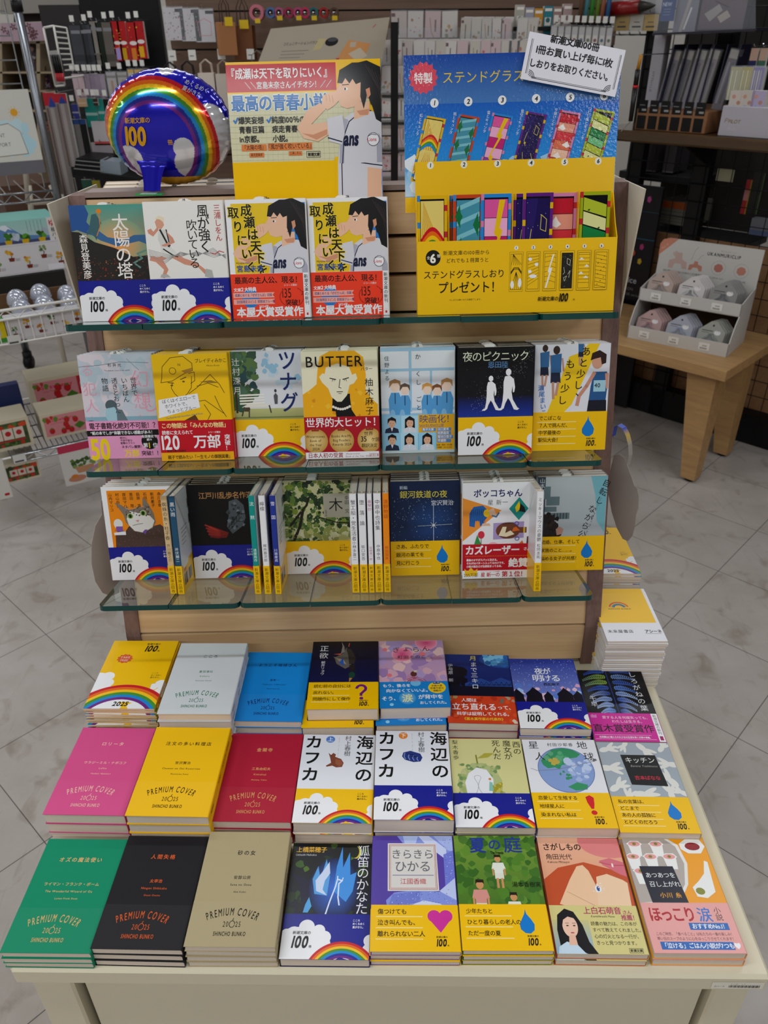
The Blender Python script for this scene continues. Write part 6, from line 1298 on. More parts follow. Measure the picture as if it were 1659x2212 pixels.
def frontcover(c):
    W_, H_ = c.w, c.h; k = W_/106; c.rect(0, 0, W_, H_, YEL); puff(c, [(2*k, 62*k, 15*k), (16*k, 68*k, 10*k), (20*k, 54*k, 9*k), (102*k, 52*k, 9*k), (92*k, 46*k, 7*k)]); c.poly([(0, 0), (0, 58*k), (24*k, 58*k), (28*k, 40*k), (94*k, 36*k), (W_, 50*k), (W_, 0)], WHT); c.poly([(30*k, 58*k), (88*k, 58*k), (88*k, 30*k), (30*k, 30*k)], YEL)
    for i, q in enumerate(BOWC[:1]+BOWC[1:5]+BOWC[6:]): c.arc(52*k, -34*k, (84-(i+1)*5.2)*k, (84-i*5.2)*k, q, .3, pi-.3, 40, up=False)
    c.up(); c.ell(52*k, -34*k, 52.8*k, 52.8*k, WHT, 40, a0=0, a1=pi); c.poly([(48*k, 12*k), (60*k, 14*k), (70*k, 12*k), (62*k, 8*k), (66*k, 0), (54*k, 0), (56*k, 8*k)], YEL)
    c.T('2025', 52*k, 4*k, 12*k, '#1a1a1c', a='c', b=.05, sx=.9, sh=.15); hundred(c, 56*k, H_-26*k, 14*k)
    n = 11; c.poly([(30*k+(9 if i % 2 else 11)*k*1.2*math.cos(i*pi/n), H_-43*k+(9 if i % 2 else 11)*k*math.sin(i*pi/n)) for i in range(2*n)], '#dd6a3c'); c.T('TAKE', 30*k, H_-43*k, 6*k, '#f2e4d8', a='c', sx=.95); c.T('FREE', 30*k, H_-50*k, 6*k, '#f2e4d8', a='c', sx=.95)
    for i, s in enumerate(('こころ', 'めくるめく', '夏がきた。')): c.T(s, 82*k, (74-i*5)*k, 3.4*k, '#333')
def backcover(c):
    c.rect(0, 0, c.w, c.h, '#e9e8ee'); c.rect(0, 46, c.w-5, c.h-46, YEL)
    for i, q in enumerate(BOWC[:6]): c.arc(40, 84, 17-i*1.5-1.5, 17-i*1.5, q, .25, pi-.25, 24, up=False)
    c.up(); c.T('SHINCHO BUNKO', 40, 80, 4.6, '#4a3a1a', a='c', b=.02, sx=.9, sp=.06); c.T('未来屋書店', 6, 20, 8.4, '#2a2a30', b=.012, sp=.1, sx=.92); c.T('アシーネ', 66, 20, 8.6, '#1a1a1e', b=.05, sx=.8); c.rect(66, 18.6, 26, .6, '#222')
def pile(n, t, cx, cy, zt, ang, w_, h_, art, edge, nm, where):
    p = None
    for k in range(n):
        lab = '%s booklet, topmost of its pile %s' % (nm, where) if k == 0 else '%s booklet, %s from the top, pile %s' % (nm, ORDS[k], where)
        M = MX.Translation((cx+(R.uniform(-.0016, .0016) if k else 0), cy+(R.uniform(-.0016, .0016) if k else 0), zt-(k+1)*t+.0002)) @ MX.Rotation(ang+(R.uniform(-.02, .02) if k else 0), 4, 'Z')
        if k == 0: p = booklet('booklet', lab, 'free booklets '+where, w_, h_, t-.0003, art, edge); p.matrix_world = M
        else: copy_tree(p, M, label=lab)
pile(21, .075/21, -.3860, .3580, .075, -.03, .1065, .152, frontcover, '#e8bc14', 'yellow rainbow', 'at the left back table corner')
pile(22, .10/22, .4155, .4600, .10, -.022, .0960, .138, backcover, '#e4e2e0', 'yellow and white', 'beside the walnut end')
pile(20, .118/20, .4185, .6180, .118, -.03, .0940, .150, frontcover, '#e0dcd4', 'yellow rainbow', 'behind the white-edged booklets')

# round card wobblers fixed to the walnut ends (seen from their grey backs)
WOB = mat('grey_card_back', '#b5aca6', .5, var=.15, bs=12)
def wob(label, pts, p0, n_, strap=None):
    n_ = V(n_).normalized(); P = [onpl(x, y, p0, n_) for x, y in pts]; cen = sum(P, V((0, 0, 0)))/len(P); r = thing('shelf_wobbler', label, 'shelf card', loc=cen, group='grey card wobblers on the display ends')
    mb = MB(); k = len(P); mb.add([p-cen for p in P]+[p-cen+n_*.0008 for p in P], [list(range(k)), list(range(2*k-1, k-1, -1))]+[(i, k+i, k+(i+1) % k, (i+1) % k) for i in range(k)], WOB); mb.build('round_card', r)
    if strap:
        mb = MB(); S = [onpl(x, y, p0, n_)-cen for x, y in strap]; m = len(S); wv = n_*.011
        mb.add([s for s in S]+[s+wv for s in S], [(i, i+1, m+i+1, m+i) for i in range(m-1)], GLOSS, cols=[H('#2a48b8') if i < m*.5 else H('#c8a84a') if i < m*.62 else H('#9a948c') for i in range(m)]*2); mb.build('strap', r)
    return r
def ov(cx, cy, rx, ry, rot, n=24): return [(cx+rx*math.cos(2*pi*i/n)*math.cos(rot)-ry*math.sin(2*pi*i/n)*math.sin(rot), cy+rx*math.cos(2*pi*i/n)*math.sin(rot)+ry*math.sin(2*pi*i/n)*math.cos(rot)) for i in range(n)]
wob('grey round card wobbler hanging by a curled strap beside the right walnut end', [(1326, 984), (1338, 981), (1348, 988), (1356, 1008), (1364, 1030), (1370, 1049), (1376, 1054), (1380, 1072), (1379, 1098), (1374, 1112), (1372, 1135), (1366, 1158), (1356, 1169), (1345, 1164), (1332, 1140), (1321, 1105), (1314, 1066), (1315, 1028)], (.402, .60, .3), (.75, .66, 0), [(1322, 944), (1326, 922), (1334, 919), (1344, 926), (1352, 942), (1357, 962), (1358, 985), (1353, 1008)])
wob('grey round card wobbler half hidden behind the cat paperback', [(250, 1058), (228, 1066), (218, 1082), (220, 1112), (206, 1136), (198, 1176), (198, 1218), (206, 1256), (222, 1281), (240, 1288), (258, 1280), (266, 1180)], (-.450, .56, .25), (-.75, .66, 0))

# ---------------------------------------------------------------- helpers for the shop behind
def depth(p): return (p-CAM_POS).dot(cf)
def flat(c): return MX.Identity(4)
DARK = mat('black_fixture_metal', '#141214', .5, spec=.3, bump=.05)
SLATB = wood('brown_slatwall', '#5c483a', '#73594a', (1.5, 30, 30), .6)
CHROME = mat('chrome_wire', '#b9bcc0', .18, metal=.9)
WWIRE = mat('white_wire', '#dad8d4', .4)
TAGP = mat('price_ticket', '#e4e2de', .7, var=.05, bs=300)
CLEARP = mat('clear_film', '#dfe3ea', .08, alpha=.14, spec=.7)
ACRYL = mat('clear_acrylic', '#cfd6e0', .05, alpha=.09, spec=.7)
def plane_frame(px, py, p0, n_, up=(0, 0, 1)):
    """a frame on the vertical plane p0, n_ (towards the viewer) at a photo point"""
    p = onpl(px, py, p0, V(n_)); z = V(n_).normalized(); x = V(up).cross(z).normalized(); y = z.cross(x); return frame(p, x, y, z)
def packet(name, label, cat, px, py, wpx, hpx, p0, n_, art, group=None, t=.006, hook=True, lean=0.0, mt=None, bag=False, hl=.10, tagcol=None, back='#c8c4bc'):
    """a flat pack hanging from a peg: px, py its top middle in the photo, wpx x hpx its size there"""
    M = plane_frame(px, py, p0, n_); d = depth(M.translation); nz = V(n_).normalized(); w_ = wpx*d/FPX/max(.35, abs(nz.y)+.15*abs(nz.x)); h_ = hpx*d/FPX*1.12
    r = thing(name, label, cat, M=M @ MX.Rotation(lean, 4, 'Z'), group=group); mb = MB()
    mb.box((-w_/2, -h_, -t), (w_/2, 0, 0), MATTE, back); c = Cv(w_*1000, h_*1000); c.cl = (0, 0, w_*1000, h_*1000); art(c); c.to(mb, mt or GLOSS, MX.Translation((-w_/2, -h_, 0)), lay=4e-5); mb.build('pack', r)
    if bag: mb = MB(); mb.bbox((-w_/2-.002, -h_-.002, -t-.002), (w_/2+.002, .004, .003), CLEARP, .001); mb.build('clear_wrapper', r)
    pg = r
    if hook: mb = MB(); mb.tube([(0, .006, -hl+.0005), (0, .005, .012), (0, .012, .018)], .0016, CHROME, 5); pg = mb.build('peg', r)
    if tagcol: mb = MB(); mb.box((-.008, .012, .016), (.008, .032, .0175), TAGP); mb.build('price_ticket', pg)
    return r
def plain(col, *ex):
    def f(c):
        c.rect(0, 0, c.w, c.h, col)
        for e_ in ex: e_(c)
    return f
def strip(y0, h, col, x0=0, w_=1): return lambda c: c.rect(c.w*x0, c.h*y0, c.w*w_, c.h*h, col)
def spot(x, y, r, col): return lambda c: c.ell(c.w*x, c.h*y, c.w*r, c.w*r, col, 14)
def lines_(y, n, col, x0=.15, w_=.7, st=.05): return lambda c: [c.rect(c.w*x0, c.h*(y-i*st), c.w*w_*(1-.2*(i % 2)), max(.6, c.h*.012), col) for i in range(n)]
def slabpx(mb, pts, p0, n_, dep, m, col='#888'):
    """a solid block whose face covers photo points pts on plane p0, n_ and reaches dep back"""
    z = V(n_).normalized(); P = [onpl(x, y, p0, z) for x, y in pts]; k = len(P)
    mb.add(P+[p-z*dep for p in P], [list(range(k))[::-1], list(range(k, 2*k))]+[(i, (i+1) % k, k+(i+1) % k, k+i) for i in range(k)], m, col); return P
NS = V((0, -1, 0))

# ---------------------------------------------------------------- greeting card wall straight behind (brown slatwall and racks facing the display)
YB = 2.95; PB = V((0, YB, 0))
t = thing('slatwall', 'tall brown slatted wall fixture behind the display, hung with bags and ribbons', 'wall fixture', loc=(0, YB, FLOOR))
xa, xb = ony(352, 60, YB).x, .965
mb = MB()
for i in range(14):
    z0 = .10+i*.125; mb.box((xa, .10, z0), (xb, .125, z0+.119), SLATB)
mb.box((xa, .112, .1), (xb, .13, 1.85), DARK); mb.build('slat_face', t)
mb = MB(); mb.box((xa, -.15, 0), (xb, .13, .10), DARK); mb.build('plinth', t)
PW_ = V((0, YB+.02, 0))
# black end panel of the fixture
t = thing('end_panel', 'tall black fixture end panel left of the brown slatted wall', 'panel', loc=(0, 0, 0)); mb = MB()
a, b = ony(176, 40, 3.16), ony(347, 40, 3.16); mb.box((a.x, 3.16, FLOOR), (b.x, 3.20, 1.55), DARK); mb.build('board', t)
# clear bags with printed cards, top left of the slatwall
for i, (x, c1, c2) in enumerate(((372, '#a8708a', 'pink flower'), (407, '#7f9a90', 'grey leaf'), (438, '#d08a98', 'pink frame'))):
    cols = [c1, '#8a5a6a', '#6f7f6a']
    packet('gift_bag', 'clear gift bag with %s print, %s of three high on the slatted wall' % (c2, ['left', 'middle', 'right'][i]), 'bag', x, 16+i*2, 42, 54, PB, NS, lambda c, q=cols, i=i: (c.rect(0, 0, c.w, c.h, '#cfcbcf'), c.dots(46, 3, 3, c.w-3, c.h-14, 1, 3, q, i+2, 6) if i < 2 else c.line([(c.w*.2, c.h*.2), (c.w*.15, c.h*.6), (c.w*.5, c.h*.72), (c.w*.85, c.h*.6), (c.w*.8, c.h*.2), (c.w*.2, c.h*.2)], 2, '#d08a98'), c.rect(c.w*.6, c.h*.86, c.w*.4, c.h*.1, '#22263a')), 'clear gift bags on the slatted wall', bag=True)
def paperbag(label, px, py, w_, h_, col, off, yaw, tagy):
    M = plane_frame(px, py, PB-V((0, off, 0)), NS) @ MX.Rotation(yaw, 4, 'Y'); d = depth(M.translation); W_ = w_*d/FPX; H_ = h_*d/FPX*1.1
    r = thing('paper_bag', label, 'bag', M=M, group='paper carrier bags'); mb = MB(); mb.bbox((-W_/2, -H_, -.05), (W_/2, 0, 0), mat('kraft_'+col[1:], col, .8, var=.08, bs=40), .001); mb.build('body', r)
    for s in (-.001, -.049): mb = MB(); mb.tube([(-W_*.22, -.01, s), (-W_*.2, H_*.5, s), (0, H_*.75, s), (W_*.2, H_*.5, s), (W_*.22, -.01, s)], .0018, mat('dark_cord', '#3a2a22', .8), 5); mb.build('handle', r)
    if tagy: mb = MB(); mb.box((-W_*.1, -.012, .001), (W_*.35, .016, .002), mat('yellow_ticket', '#e0c01c', .6)); mb.build('yellow_ticket', r)
    mb = MB(); mb.tube([(0, H_*.75, -.02-off), (0, H_*.75, .02)], .0018, CHROME, 5); mb.build('peg', r)
paperbag('light kraft paper bag on a peg in front of the darker bag', 489, 48, 38, 56, '#b07c52', .10, .35, True)
paperbag('darker brown paper bag hanging behind the light kraft bag', 522, 54, 44, 60, '#7d5030', .04, -.12, True)
# ribbon rolls
for i, (x, col, nm) in enumerate(((556, '#c87888', 'pink'), (586, '#4f74a8', 'blue'), (604, '#b05a80', 'mauve'), (625, '#a02a50', 'wine'), (645, '#b8487c', 'magenta'), (660, '#c03060', 'rose'), (678, '#1f6f74', 'teal'), (700, '#a81c24', 'red'), (722, '#5f4430', 'brown'))):
    p = ony(x, 28, YB-.06); rr = .017 if i else .026
    r = thing('ribbon_roll', '%s ribbon roll, %s from the left on the slatted wall' % (nm, (ordn+['eighth', 'ninth'])[i]), 'ribbon', loc=p, group='ribbon rolls on the slatted wall')
    mb = MB(); n = 18
    for q in range(n):
        a0, a1 = 2*pi*q/n, 2*pi*(q+1)/n; f = lambda a, rd, y: (rd*math.cos(a), y, rd*math.sin(a))
        vs = [f(a0, rr, -.03), f(a1, rr, -.03), f(a1, rr, .03), f(a0, rr, .03), f(a0, rr*.6, -.03), f(a1, rr*.6, -.03), f(a1, rr*.6, .03), f(a0, rr*.6, .03)]
        mb.add(vs, [(0, 1, 2, 3), (5, 4, 7, 6), (1, 0, 4, 5), (3, 2, 6, 7)], GLOSS, col)
    mb.build('ribbon', r); mb = MB(); mb.tube([(0, -.04, 0), (0, .159, 0)], .003, CHROME, 6); mb.build('peg', r)
    if i % 2 == 0: mb = MB(); mb.box((-.007, -.032, -rr-.006), (.012, -.0305, -rr+.008), mat('yellow_ticket', '#e0c01c', .6)); mb.build('price_ticket', r)
# tickets and string handles lower down
for i, (x, y) in enumerate(((372, 120), (415, 119), (478, 117), (541, 117))):
    p = ony(x, y, YB-.05); r = thing('price_ticket', 'white price ticket on a peg, %s from the left below the paper bags' % ordn[i], 'price ticket', loc=p, group='price tickets below the paper bags')
    mb = MB(); mb.box((-.014, 0, -.017), (.014, .0015, .017), TAGP); mb.box((-.009, -.0004, -.004), (.006, 0, -.001), PAINT, '#777'); mb.build('ticket', r); mb = MB(); mb.tube([(0, .0015, 0), (0, .149, .004)], .0016, CHROME, 5); mb.build('peg', r)
for i, (x, y, col) in enumerate(((366, 140, '#2a2422'), (404, 138, '#1d1b1c'), (444, 134, '#c8b8a8'), (482, 136, '#b9a898'), (556, 115, '#8a8078'))):
    M = plane_frame(x, y+24, PB-V((0, .06, 0)), NS); r = thing('paper_bag', '%s carrier bag with looped handles, %s from the left under the price tickets' % ('dark' if i < 2 else 'pale', ordn[i]), 'bag', M=M, group='looped carrier bags'); mb = MB(); mb.box((-.030, -.25, -.05), (.030, 0, 0), mat('bag_'+col[1:], mixc(col, '#ffffff', .25), .7)); mb.build('body', r)
    for q in range(3): mb = MB(); mb.tube([(-.022, 0, -.01-q*.015), (-.02, .03, -.01-q*.015), (0, .045, -.01-q*.015), (.02, .03, -.01-q*.015), (.022, 0, -.01-q*.015)], .0016, mat('cord_'+col[1:], col, .8), 5); mb.build('handle', r)
# leaning header board
P4 = [onpl(x, y, V((0, 2.35, 0)), V((0, -1, .12)).normalized()) for x, y in ((548, 160), (820, 160), (842, 37), (585, 62))]
z = (P4[1]-P4[0]).cross(P4[3]-P4[0]).normalized(); r = thing('header_board', 'slanting cream header board behind the yellow poster, picturing letters and a seal stamp', 'sign board', loc=(0, 0, 0)); mb = MB()
mb.add(P4+[p-z*.012 for p in P4], [(0, 1, 2, 3), (7, 6, 5, 4), (0, 4, 5, 1), (1, 5, 6, 2), (2, 6, 7, 3), (3, 7, 4, 0)], MATTE, '#b9b0a0')
c = Cv(300, 130); HF = lambda p: P4[0]+(P4[1]-P4[0])*(p.x/.3)*1.0+(P4[3]-P4[0]+((P4[2]-P4[3])-(P4[1]-P4[0]))*(p.x/.3))*(p.y/.13)+z*(.0002+p.z)
c.T('コミュニケーションバラエティ', 46, 78, 9, '#3a3430', sx=.8, b=.012)
for i in range(3): c.rect(48, 62-i*9, 66-i*8, 1.6, '#8a8278')
c.poly([(124, 62), (132, 92), (152, 90), (142, 64)], '#c9bd92'); c.ell(166, 82, 16, 11, '#2c2c30', 24); c.ell(167, 87, 12, 5, '#5a5a60', 20); c.poly([(190, 40), (208, 84), (264, 72), (250, 20)], '#d9a06a'); c.poly([(214, 50), (240, 64), (262, 44), (240, 30)], '#cfc4b0'); c.rect(214, 66, 14, 12, '#c8bcae'); c.poly([(186, 40), (196, 40), (192, 30)], '#c84a60'); c.line([(262, 110), (268, 116)], 2, '#c8605a')
c.to(mb, MATTE, None, bend=HF); mb.build('board', r)
mb = MB(); q = (P4[0]+P4[1])/2; mb.tube([(q.x, q.y+.03, FLOOR), (q.x, q.y+.03, q.z+.03)], .010, DARK, 8); mb.build('stand', r)
# black upright and grid
a = ony(852, 60, 2.40); r = thing('black_upright', 'black square upright with a wire grid, right of the yellow poster', 'fixture post', loc=(a.x, 2.40, FLOOR)); mb = MB(); mb.box((-.012, -.012, 0), (.012, .012, a.z-FLOOR+.015), DARK); mb.build('post', r)
mb = MB()
for i in range(12): mb.tube([(-.16, .0, .55+i*.055), (0, 0, .55+i*.055)], .0022, DARK, 5)
for i in range(4): mb.tube([(-.16+i*.05, .004, .5), (-.16+i*.05, .004, 1.3)], .0022, DARK, 5)
mb.build('wire_grid', r)

# rows of envelopes and money packs
def envelope_art(i, g):
    base = g.choice(['#d6cfc6', '#dcd6d2', '#cfc3bd', '#d9c0c2', '#d2cbbf', '#e0dad4'])
    def f(c):
        c.rect(0, 0, c.w, c.h, base); k = i % 4
        if k == 0: c.blobs(10, c.w*.2, c.h*.1, c.w*.8, c.h*.6, 2, 7, ['#b98a4a', '#a86a3a', '#8a9a6a', '#c8a860'], i, 6)
        elif k == 1: c.rect(c.w*.4, c.h*.3, c.w*.1, c.h*.5, '#6a5a52'); c.rect(0, c.h*.84, c.w*.25, c.h*.1, '#6a2a34')
        elif k == 2: c.blobs(8, c.w*.15, c.h*.25, c.w*.85, c.h*.8, 2, 6, ['#c85a4a', '#a8863a', '#d8b0a8'], i, 6)
        else: c.line([(c.w*.3, c.h*.8), (c.w*.4, c.h*.4), (c.w*.6, c.h*.2)], 2.4, '#a88850'); c.rect(c.w*.62, c.h*.4, c.w*.1, c.h*.35, '#7a6a60')
    return f
g = random.Random(12)
ROWSB = [  # (top y in the photo, height, depth, x positions, widths, name)
 (24, 58, 2.80, [862, 898, 936, 972], 36, 'flower bag', 'top'), (40, 50, 2.74, [1008, 1030, 1052, 1075, 1094, 1130, 1152], 24, 'slim envelope', 'top'),
 (88, 62, 2.60, [858, 880, 905, 930, 952, 975, 1000, 1028, 1050, 1072, 1094, 1112, 1130], 26, 'ceremonial envelope', 'second'),
 (90, 50, 2.66, [836], 24, 'pink envelope', 'second short'), (146, 54, 2.52, [836, 868], 25, 'ceremonial envelope', 'third'), (203, 56, 2.52, [836, 868], 25, 'pink envelope', 'fourth'), (262, 56, 2.52, [836, 868], 25, 'pale envelope', 'fifth'), (320, 60, 2.52, [836, 868], 25, 'white envelope', 'lowest')]
kk = 0
for y, h_, yd, xs, w_, nm, rn in ROWSB:
    a = ony(xs[0]-w_*.7, y+h_, yd); b = ony(xs[-1]+w_*.7, y+h_, yd)
    r = thing('card_rack', '%s rack ledge holding the %ss, the %s row behind the blue card' % ('long clear' if len(xs) > 2 else 'short clear', nm, rn), 'rack', loc=(a.x, yd, a.z)); L_ = b.x-a.x
    mb = MB(); mb.box((0, -.02, -.006), (L_, .10, 0), mat('rack_plastic', '#8d8a8a', .3)); mb.build('ledge', r); mb = MB(); mb.box((0, -.022, 0), (L_, -.020, .03), ACRYL); mb.build('front_lip', r)
    for q in (.01, L_-.01): mb = MB(); mb.tube([(q, .10, -.003), (q, YB+.0995-yd, -.003)], .004, DARK, 5); mb.build('bracket', r)
    for i, x in enumerate(xs):
        nd = 3 if nm != 'flower bag' else 1
        for k in range(nd if w_ < 40 else 1):
            kk += 1
            where = '%s in its clear rack row' % (['first', 'second', 'third', 'fourth', 'fifth', 'sixth', 'seventh', 'eighth', 'ninth', 'tenth', 'eleventh', 'twelfth', 'thirteenth'][i]) if len(xs) > 2 else ['left of the black upright', 'right of the black upright'][i]
            lab = '%s %s %s, %s row%s' % (g.choice(['pale', 'patterned']), nm, where, rn, ['', ', one behind the front', ', two behind the front'][k])
            packet('envelope' if nm != 'flower bag' else 'flower_pack', lab, 'envelope' if nm != 'flower bag' else 'gift pack', x+k*3, y+(k*-2), w_-3, h_-2, V((0, yd+k*.022, 0)), NS, envelope_art(kk, g), 'envelopes and packs in the racks behind the blue card', t=.008, hook=False, bag=(k == 0), lean=g.uniform(-.03, .03))
# higher packs, far right of the card wall
TOPB = [(1125, 10, '#b8b4ac', 'white'), (1145, 16, '#a8a8b8', 'grey'), (1165, 18, '#d09a3a', 'orange'), (1186, 13, '#2f8a9a', 'teal'), (1206, 14, '#a88a88', 'brown'), (1228, 8, '#b8a0a0', 'mauve')]
r = thing('card_shelf', 'narrow black shelf under the small boxes high behind the notice', 'shelf', loc=ony(1110, 58, 2.78)); mb = MB(); L_ = ony(1246, 58, 2.78).x-ony(1110, 58, 2.78).x; mb.box((0, -.02, -.012), (L_, .268, 0), DARK); mb.build('board', r)
for i, (x, y, col, nm) in enumerate(TOPB): packet('small_box', '%s boxed note pad, %s from the left above the notice' % (nm, ordn[i]), 'box', x, y, 19, 46, V((0, 2.78, 0)), NS, plain(col, strip(.3, .3, '#e4e0d8', .15, .7), spot(.5, .5, .25, mixc(col, '#402a1a', .4)), strip(.82, .1, '#f0ece4', .1, .8)), 'boxed note pads above the notice', t=.03, hook=False)
for i, (x, col, nm) in enumerate(((1252, '#6a4f3c', 'brown'), (1263, '#4f8a94', 'teal'), (1275, '#3f8a3a', 'green'), (1287, '#6f8a3a', 'olive'), (1298, '#a06a50', 'tan'), (1310, '#3f6a9a', 'blue'))):
    p = ony(x, 44, 2.74); r = thing('paper_tube', '%s rolled paper tube, %s from the left at the top of the card wall' % (nm, ordn[i]), 'paper roll', loc=p, group='rolled paper tubes'); mb = MB(); mb.tube([(0, 0, 0), (.01, .02, .16)], .0085, mat('tube_'+nm, col, .5), 12); mb.build('roll', r)
r = thing('tube_holder', 'black wire holder under the rolled paper tubes', 'holder', loc=ony(1245, 48, 2.74)); mb = MB(); L_ = ony(1318, 48, 2.74).x-ony(1245, 48, 2.74).x; mb.box((0, -.02, -.01), (L_, .30, 0), DARK); mb.build('tray', r)
for i in range(9):
    x = 1198+i*15; packet('small_card', 'small white hanging card pack, %s from the left below the note pads' % (ordn+['eighth', 'ninth'])[i], 'card pack', x, 56+i*.4, 12, 34, V((0, 2.72, 0)), NS, plain('#c9c6c6', strip(.1, .5, '#e0dcd8', .1, .8), spot(.5, .35, .28, ['#8a4a3a', '#3f6a8a', '#6a7a4a'][i % 3])), 'small hanging card packs', t=.004, hl=.28, bag=True, tagcol=1)

# ---------------------------------------------------------------- hanging goods and book shelves at the back left
YL = 3.0; PL = V((0, YL, 0))
r = thing('pegboard_bay', 'dark pegboard bay at the back left hung with blister packs', 'wall fixture', loc=(0, 3.16, FLOOR)); mb = MB(); a = ony(100, 100, 3.16); b = ony(176, 40, 3.16); mb.box((a.x, 0, 0), (b.x-.002, .03, 1.5), mat('dark_pegboard', '#2c2728', .7)); mb.build('pegboard', r); mb = MB(); mb.box((a.x, -.3, 0), (b.x-.002, 0, .12), DARK); mb.build('plinth', r)
UPR = [(160, 55, 24, 68, '#4a4c54', 'grey'), (178, 54, 14, 70, '#1e1f22', 'black'), (186, 53, 20, 70, '#474a52', 'dark grey'), (199, 46, 14, 74, '#8f8a84', 'beige'), (211, 48, 14, 74, '#1f2a20', 'dark green'), (229, 48, 22, 74, '#6f6862', 'taupe'), (246, 46, 18, 66, '#b81c24', 'red'), (260, 46, 18, 66, '#b81c24', 'red'), (281, 48, 20, 64, '#b81c24', 'red'), (298, 46, 20, 62, '#a8182a', 'red')]
for i, (x, y, w_, h_, col, nm) in enumerate(UPR):
    art = plain(col, strip(.12, .16, mixc(col, '#000', .4)), strip(.8, .08, '#8a8a90', .1, .8)) if nm != 'red' else (lambda c, i=i: (c.rect(0, 0, c.w, c.h, '#b81c24'), c.dots(12, 2, 2, c.w-2, c.h-6, 1.4, 3, ['#e0b81c', '#3a1a4a', '#d8702c'], i, 6), c.ell(c.w*.5, c.h*.46, c.w*.4, c.w*.2, '#e8e0dc', 12), c.rect(c.w*.2, 4, c.w*.5, c.h*.3, ['#d8862c', '#e0b020', '#a89ad0', '#c8a020'][i % 4])))
    packet('blister_pack', '%s hanging pack, %s from the left on the upper pegs at back left' % (nm, ['first', 'second', 'third', 'fourth', 'fifth', 'sixth', 'seventh', 'eighth', 'ninth', 'tenth'][i]), 'hanging pack', x, y, w_, h_, PL, NS, art, 'hanging packs on the upper pegs', t=.02, hl=.16, tagcol=1 if i % 3 != 1 else None)
LOW = [(160, 160, 12, 52, '#c9b4bc'), (172, 160, 13, 52, '#cfb9bf'), (186, 160, 12, 50, '#9a8c9a'), (197, 160, 11, 50, '#94889a'), (208, 160, 11, 50, '#9c90a0'), (219, 160, 10, 50, '#a89cae'), (238, 156, 20, 70, '#b9b4b4'), (262, 156, 20, 62, '#b4b0ae'), (281, 150, 12, 48, '#c8c4be'), (296, 150, 12, 46, '#c4c0ba'), (311, 150, 14, 46, '#bdb9b4')]
for i, (x, y, w_, h_, col) in enumerate(LOW):
    ex = [strip(.88, .12, '#e0b41c')] if i >= 8 else [strip(.3, .03, mixc(col, '#000', .3))] if i in (2, 3, 4, 5) else [strip(.4, .12, '#5a3a34', .35, .25)] if i < 2 else [strip(.5, .3, '#b88a6a', .4, .25), strip(.86, .06, '#8a8480')]
    packet('blister_pack', 'pale hanging pack, %s from the left on the lower pegs beside the balloon' % ['first', 'second', 'third', 'fourth', 'fifth', 'sixth', 'seventh', 'eighth', 'ninth', 'tenth', 'eleventh'][i], 'hanging pack', x, y, w_, h_, PL-V((0, .02, 0)), NS, plain(col, *ex), 'hanging packs on the lower pegs', t=.015, hl=.18, bag=i > 5, tagcol=1)
for i, (x, y, w_, h_, col, nm) in enumerate(((176, 213, 18, 14, '#c8a888', 'tan'), (192, 212, 26, 50, '#1f8a80', 'teal'), (205, 213, 10, 12, '#3a2a22', 'brown'), (214, 213, 14, 44, '#1f9088', 'teal'), (160, 225, 14, 26, '#3a3f8a', 'indigo'), (230, 214, 16, 40, '#161618', 'black'))):
    packet('blister_pack', '%s pack, %s from the left on the third peg row left of the balloon' % (nm, ordn[i]), 'hanging pack', x, y, w_, h_, PL-V((0, .04+.02*(i in (0, 2)), 0)), NS, plain(col, strip(.4, .1, mixc(col, '#fff', .3))), 'packs on the third peg row', t=.012, hl=.20+.02*(i in (0, 2)), tagcol=1)
for i, (x, y, w_, h_, col, nm) in enumerate(((150, 258, 16, 84, '#8f8f98', 'clear ruler'), (164, 258, 14, 84, '#7d7878', 'grey ruler'), (177, 258, 14, 84, '#1f2224', 'black ruler'), (216, 262, 40, 42, '#c8c2c6', 'white sticker'), (218, 308, 44, 36, '#a8a2a8', 'grey sticker'), (150, 385, 20, 60, '#8a7f84', 'long'), (186, 388, 22, 56, '#3a6a5a', 'green'), (206, 390, 16, 50, '#c0b430', 'yellow'))):
    packet('blister_pack', '%s pack hanging low between the chrome post and the balloon' % nm, 'hanging pack', x, y, w_, h_, PL-V((0, .05, 0)), NS, plain(col, strip(.9, .1, '#33508a') if i < 3 else strip(.06, .1, '#c85a5a')), 'low hanging packs left of the balloon', t=.01, hl=.21)
# black tray with clear boxes
P0 = V((0, 2.72, 0)); r = thing('black_tray', 'black wire tray with brochures sticking out, left of the balloon', 'tray', loc=(0, 0, 0)); mb = MB()
slabpx(mb, [(156, 378), (300, 398), (302, 386), (158, 366)], P0, NS, .25, DARK); mb.build('tray', r); mb = MB(); slabpx(mb, [(160, 366), (228, 370), (228, 346), (164, 342)], P0-V((0, -.03, 0)), NS, .2, DARK); mb.build('brochures', r)
for i in range(3): mb = MB(); a, b = ony(160, 346+i*9, 2.70), ony(222, 352+i*9, 2.70); mb.tube([a, b], .002, CHROME, 5); mb.build('wire', r)
mb = MB(); a = ony(164, 366, 2.9); mb.tube([(a.x, 2.97, a.z), (a.x, 3.1595, a.z)], .006, DARK, 5); mb.build('bracket', r)
r = thing('clear_case', 'stack of clear plastic cases on the black tray beside the balloon', 'plastic case', loc=(0, 0, 0)); mb = MB(); slabpx(mb, [(217, 374), (262, 378), (258, 350), (216, 346)], P0-V((0, -.02, 0)), NS, .1, mat('frosted_case', '#a8b4c0', .2, alpha=.75)); mb.build('case', r)
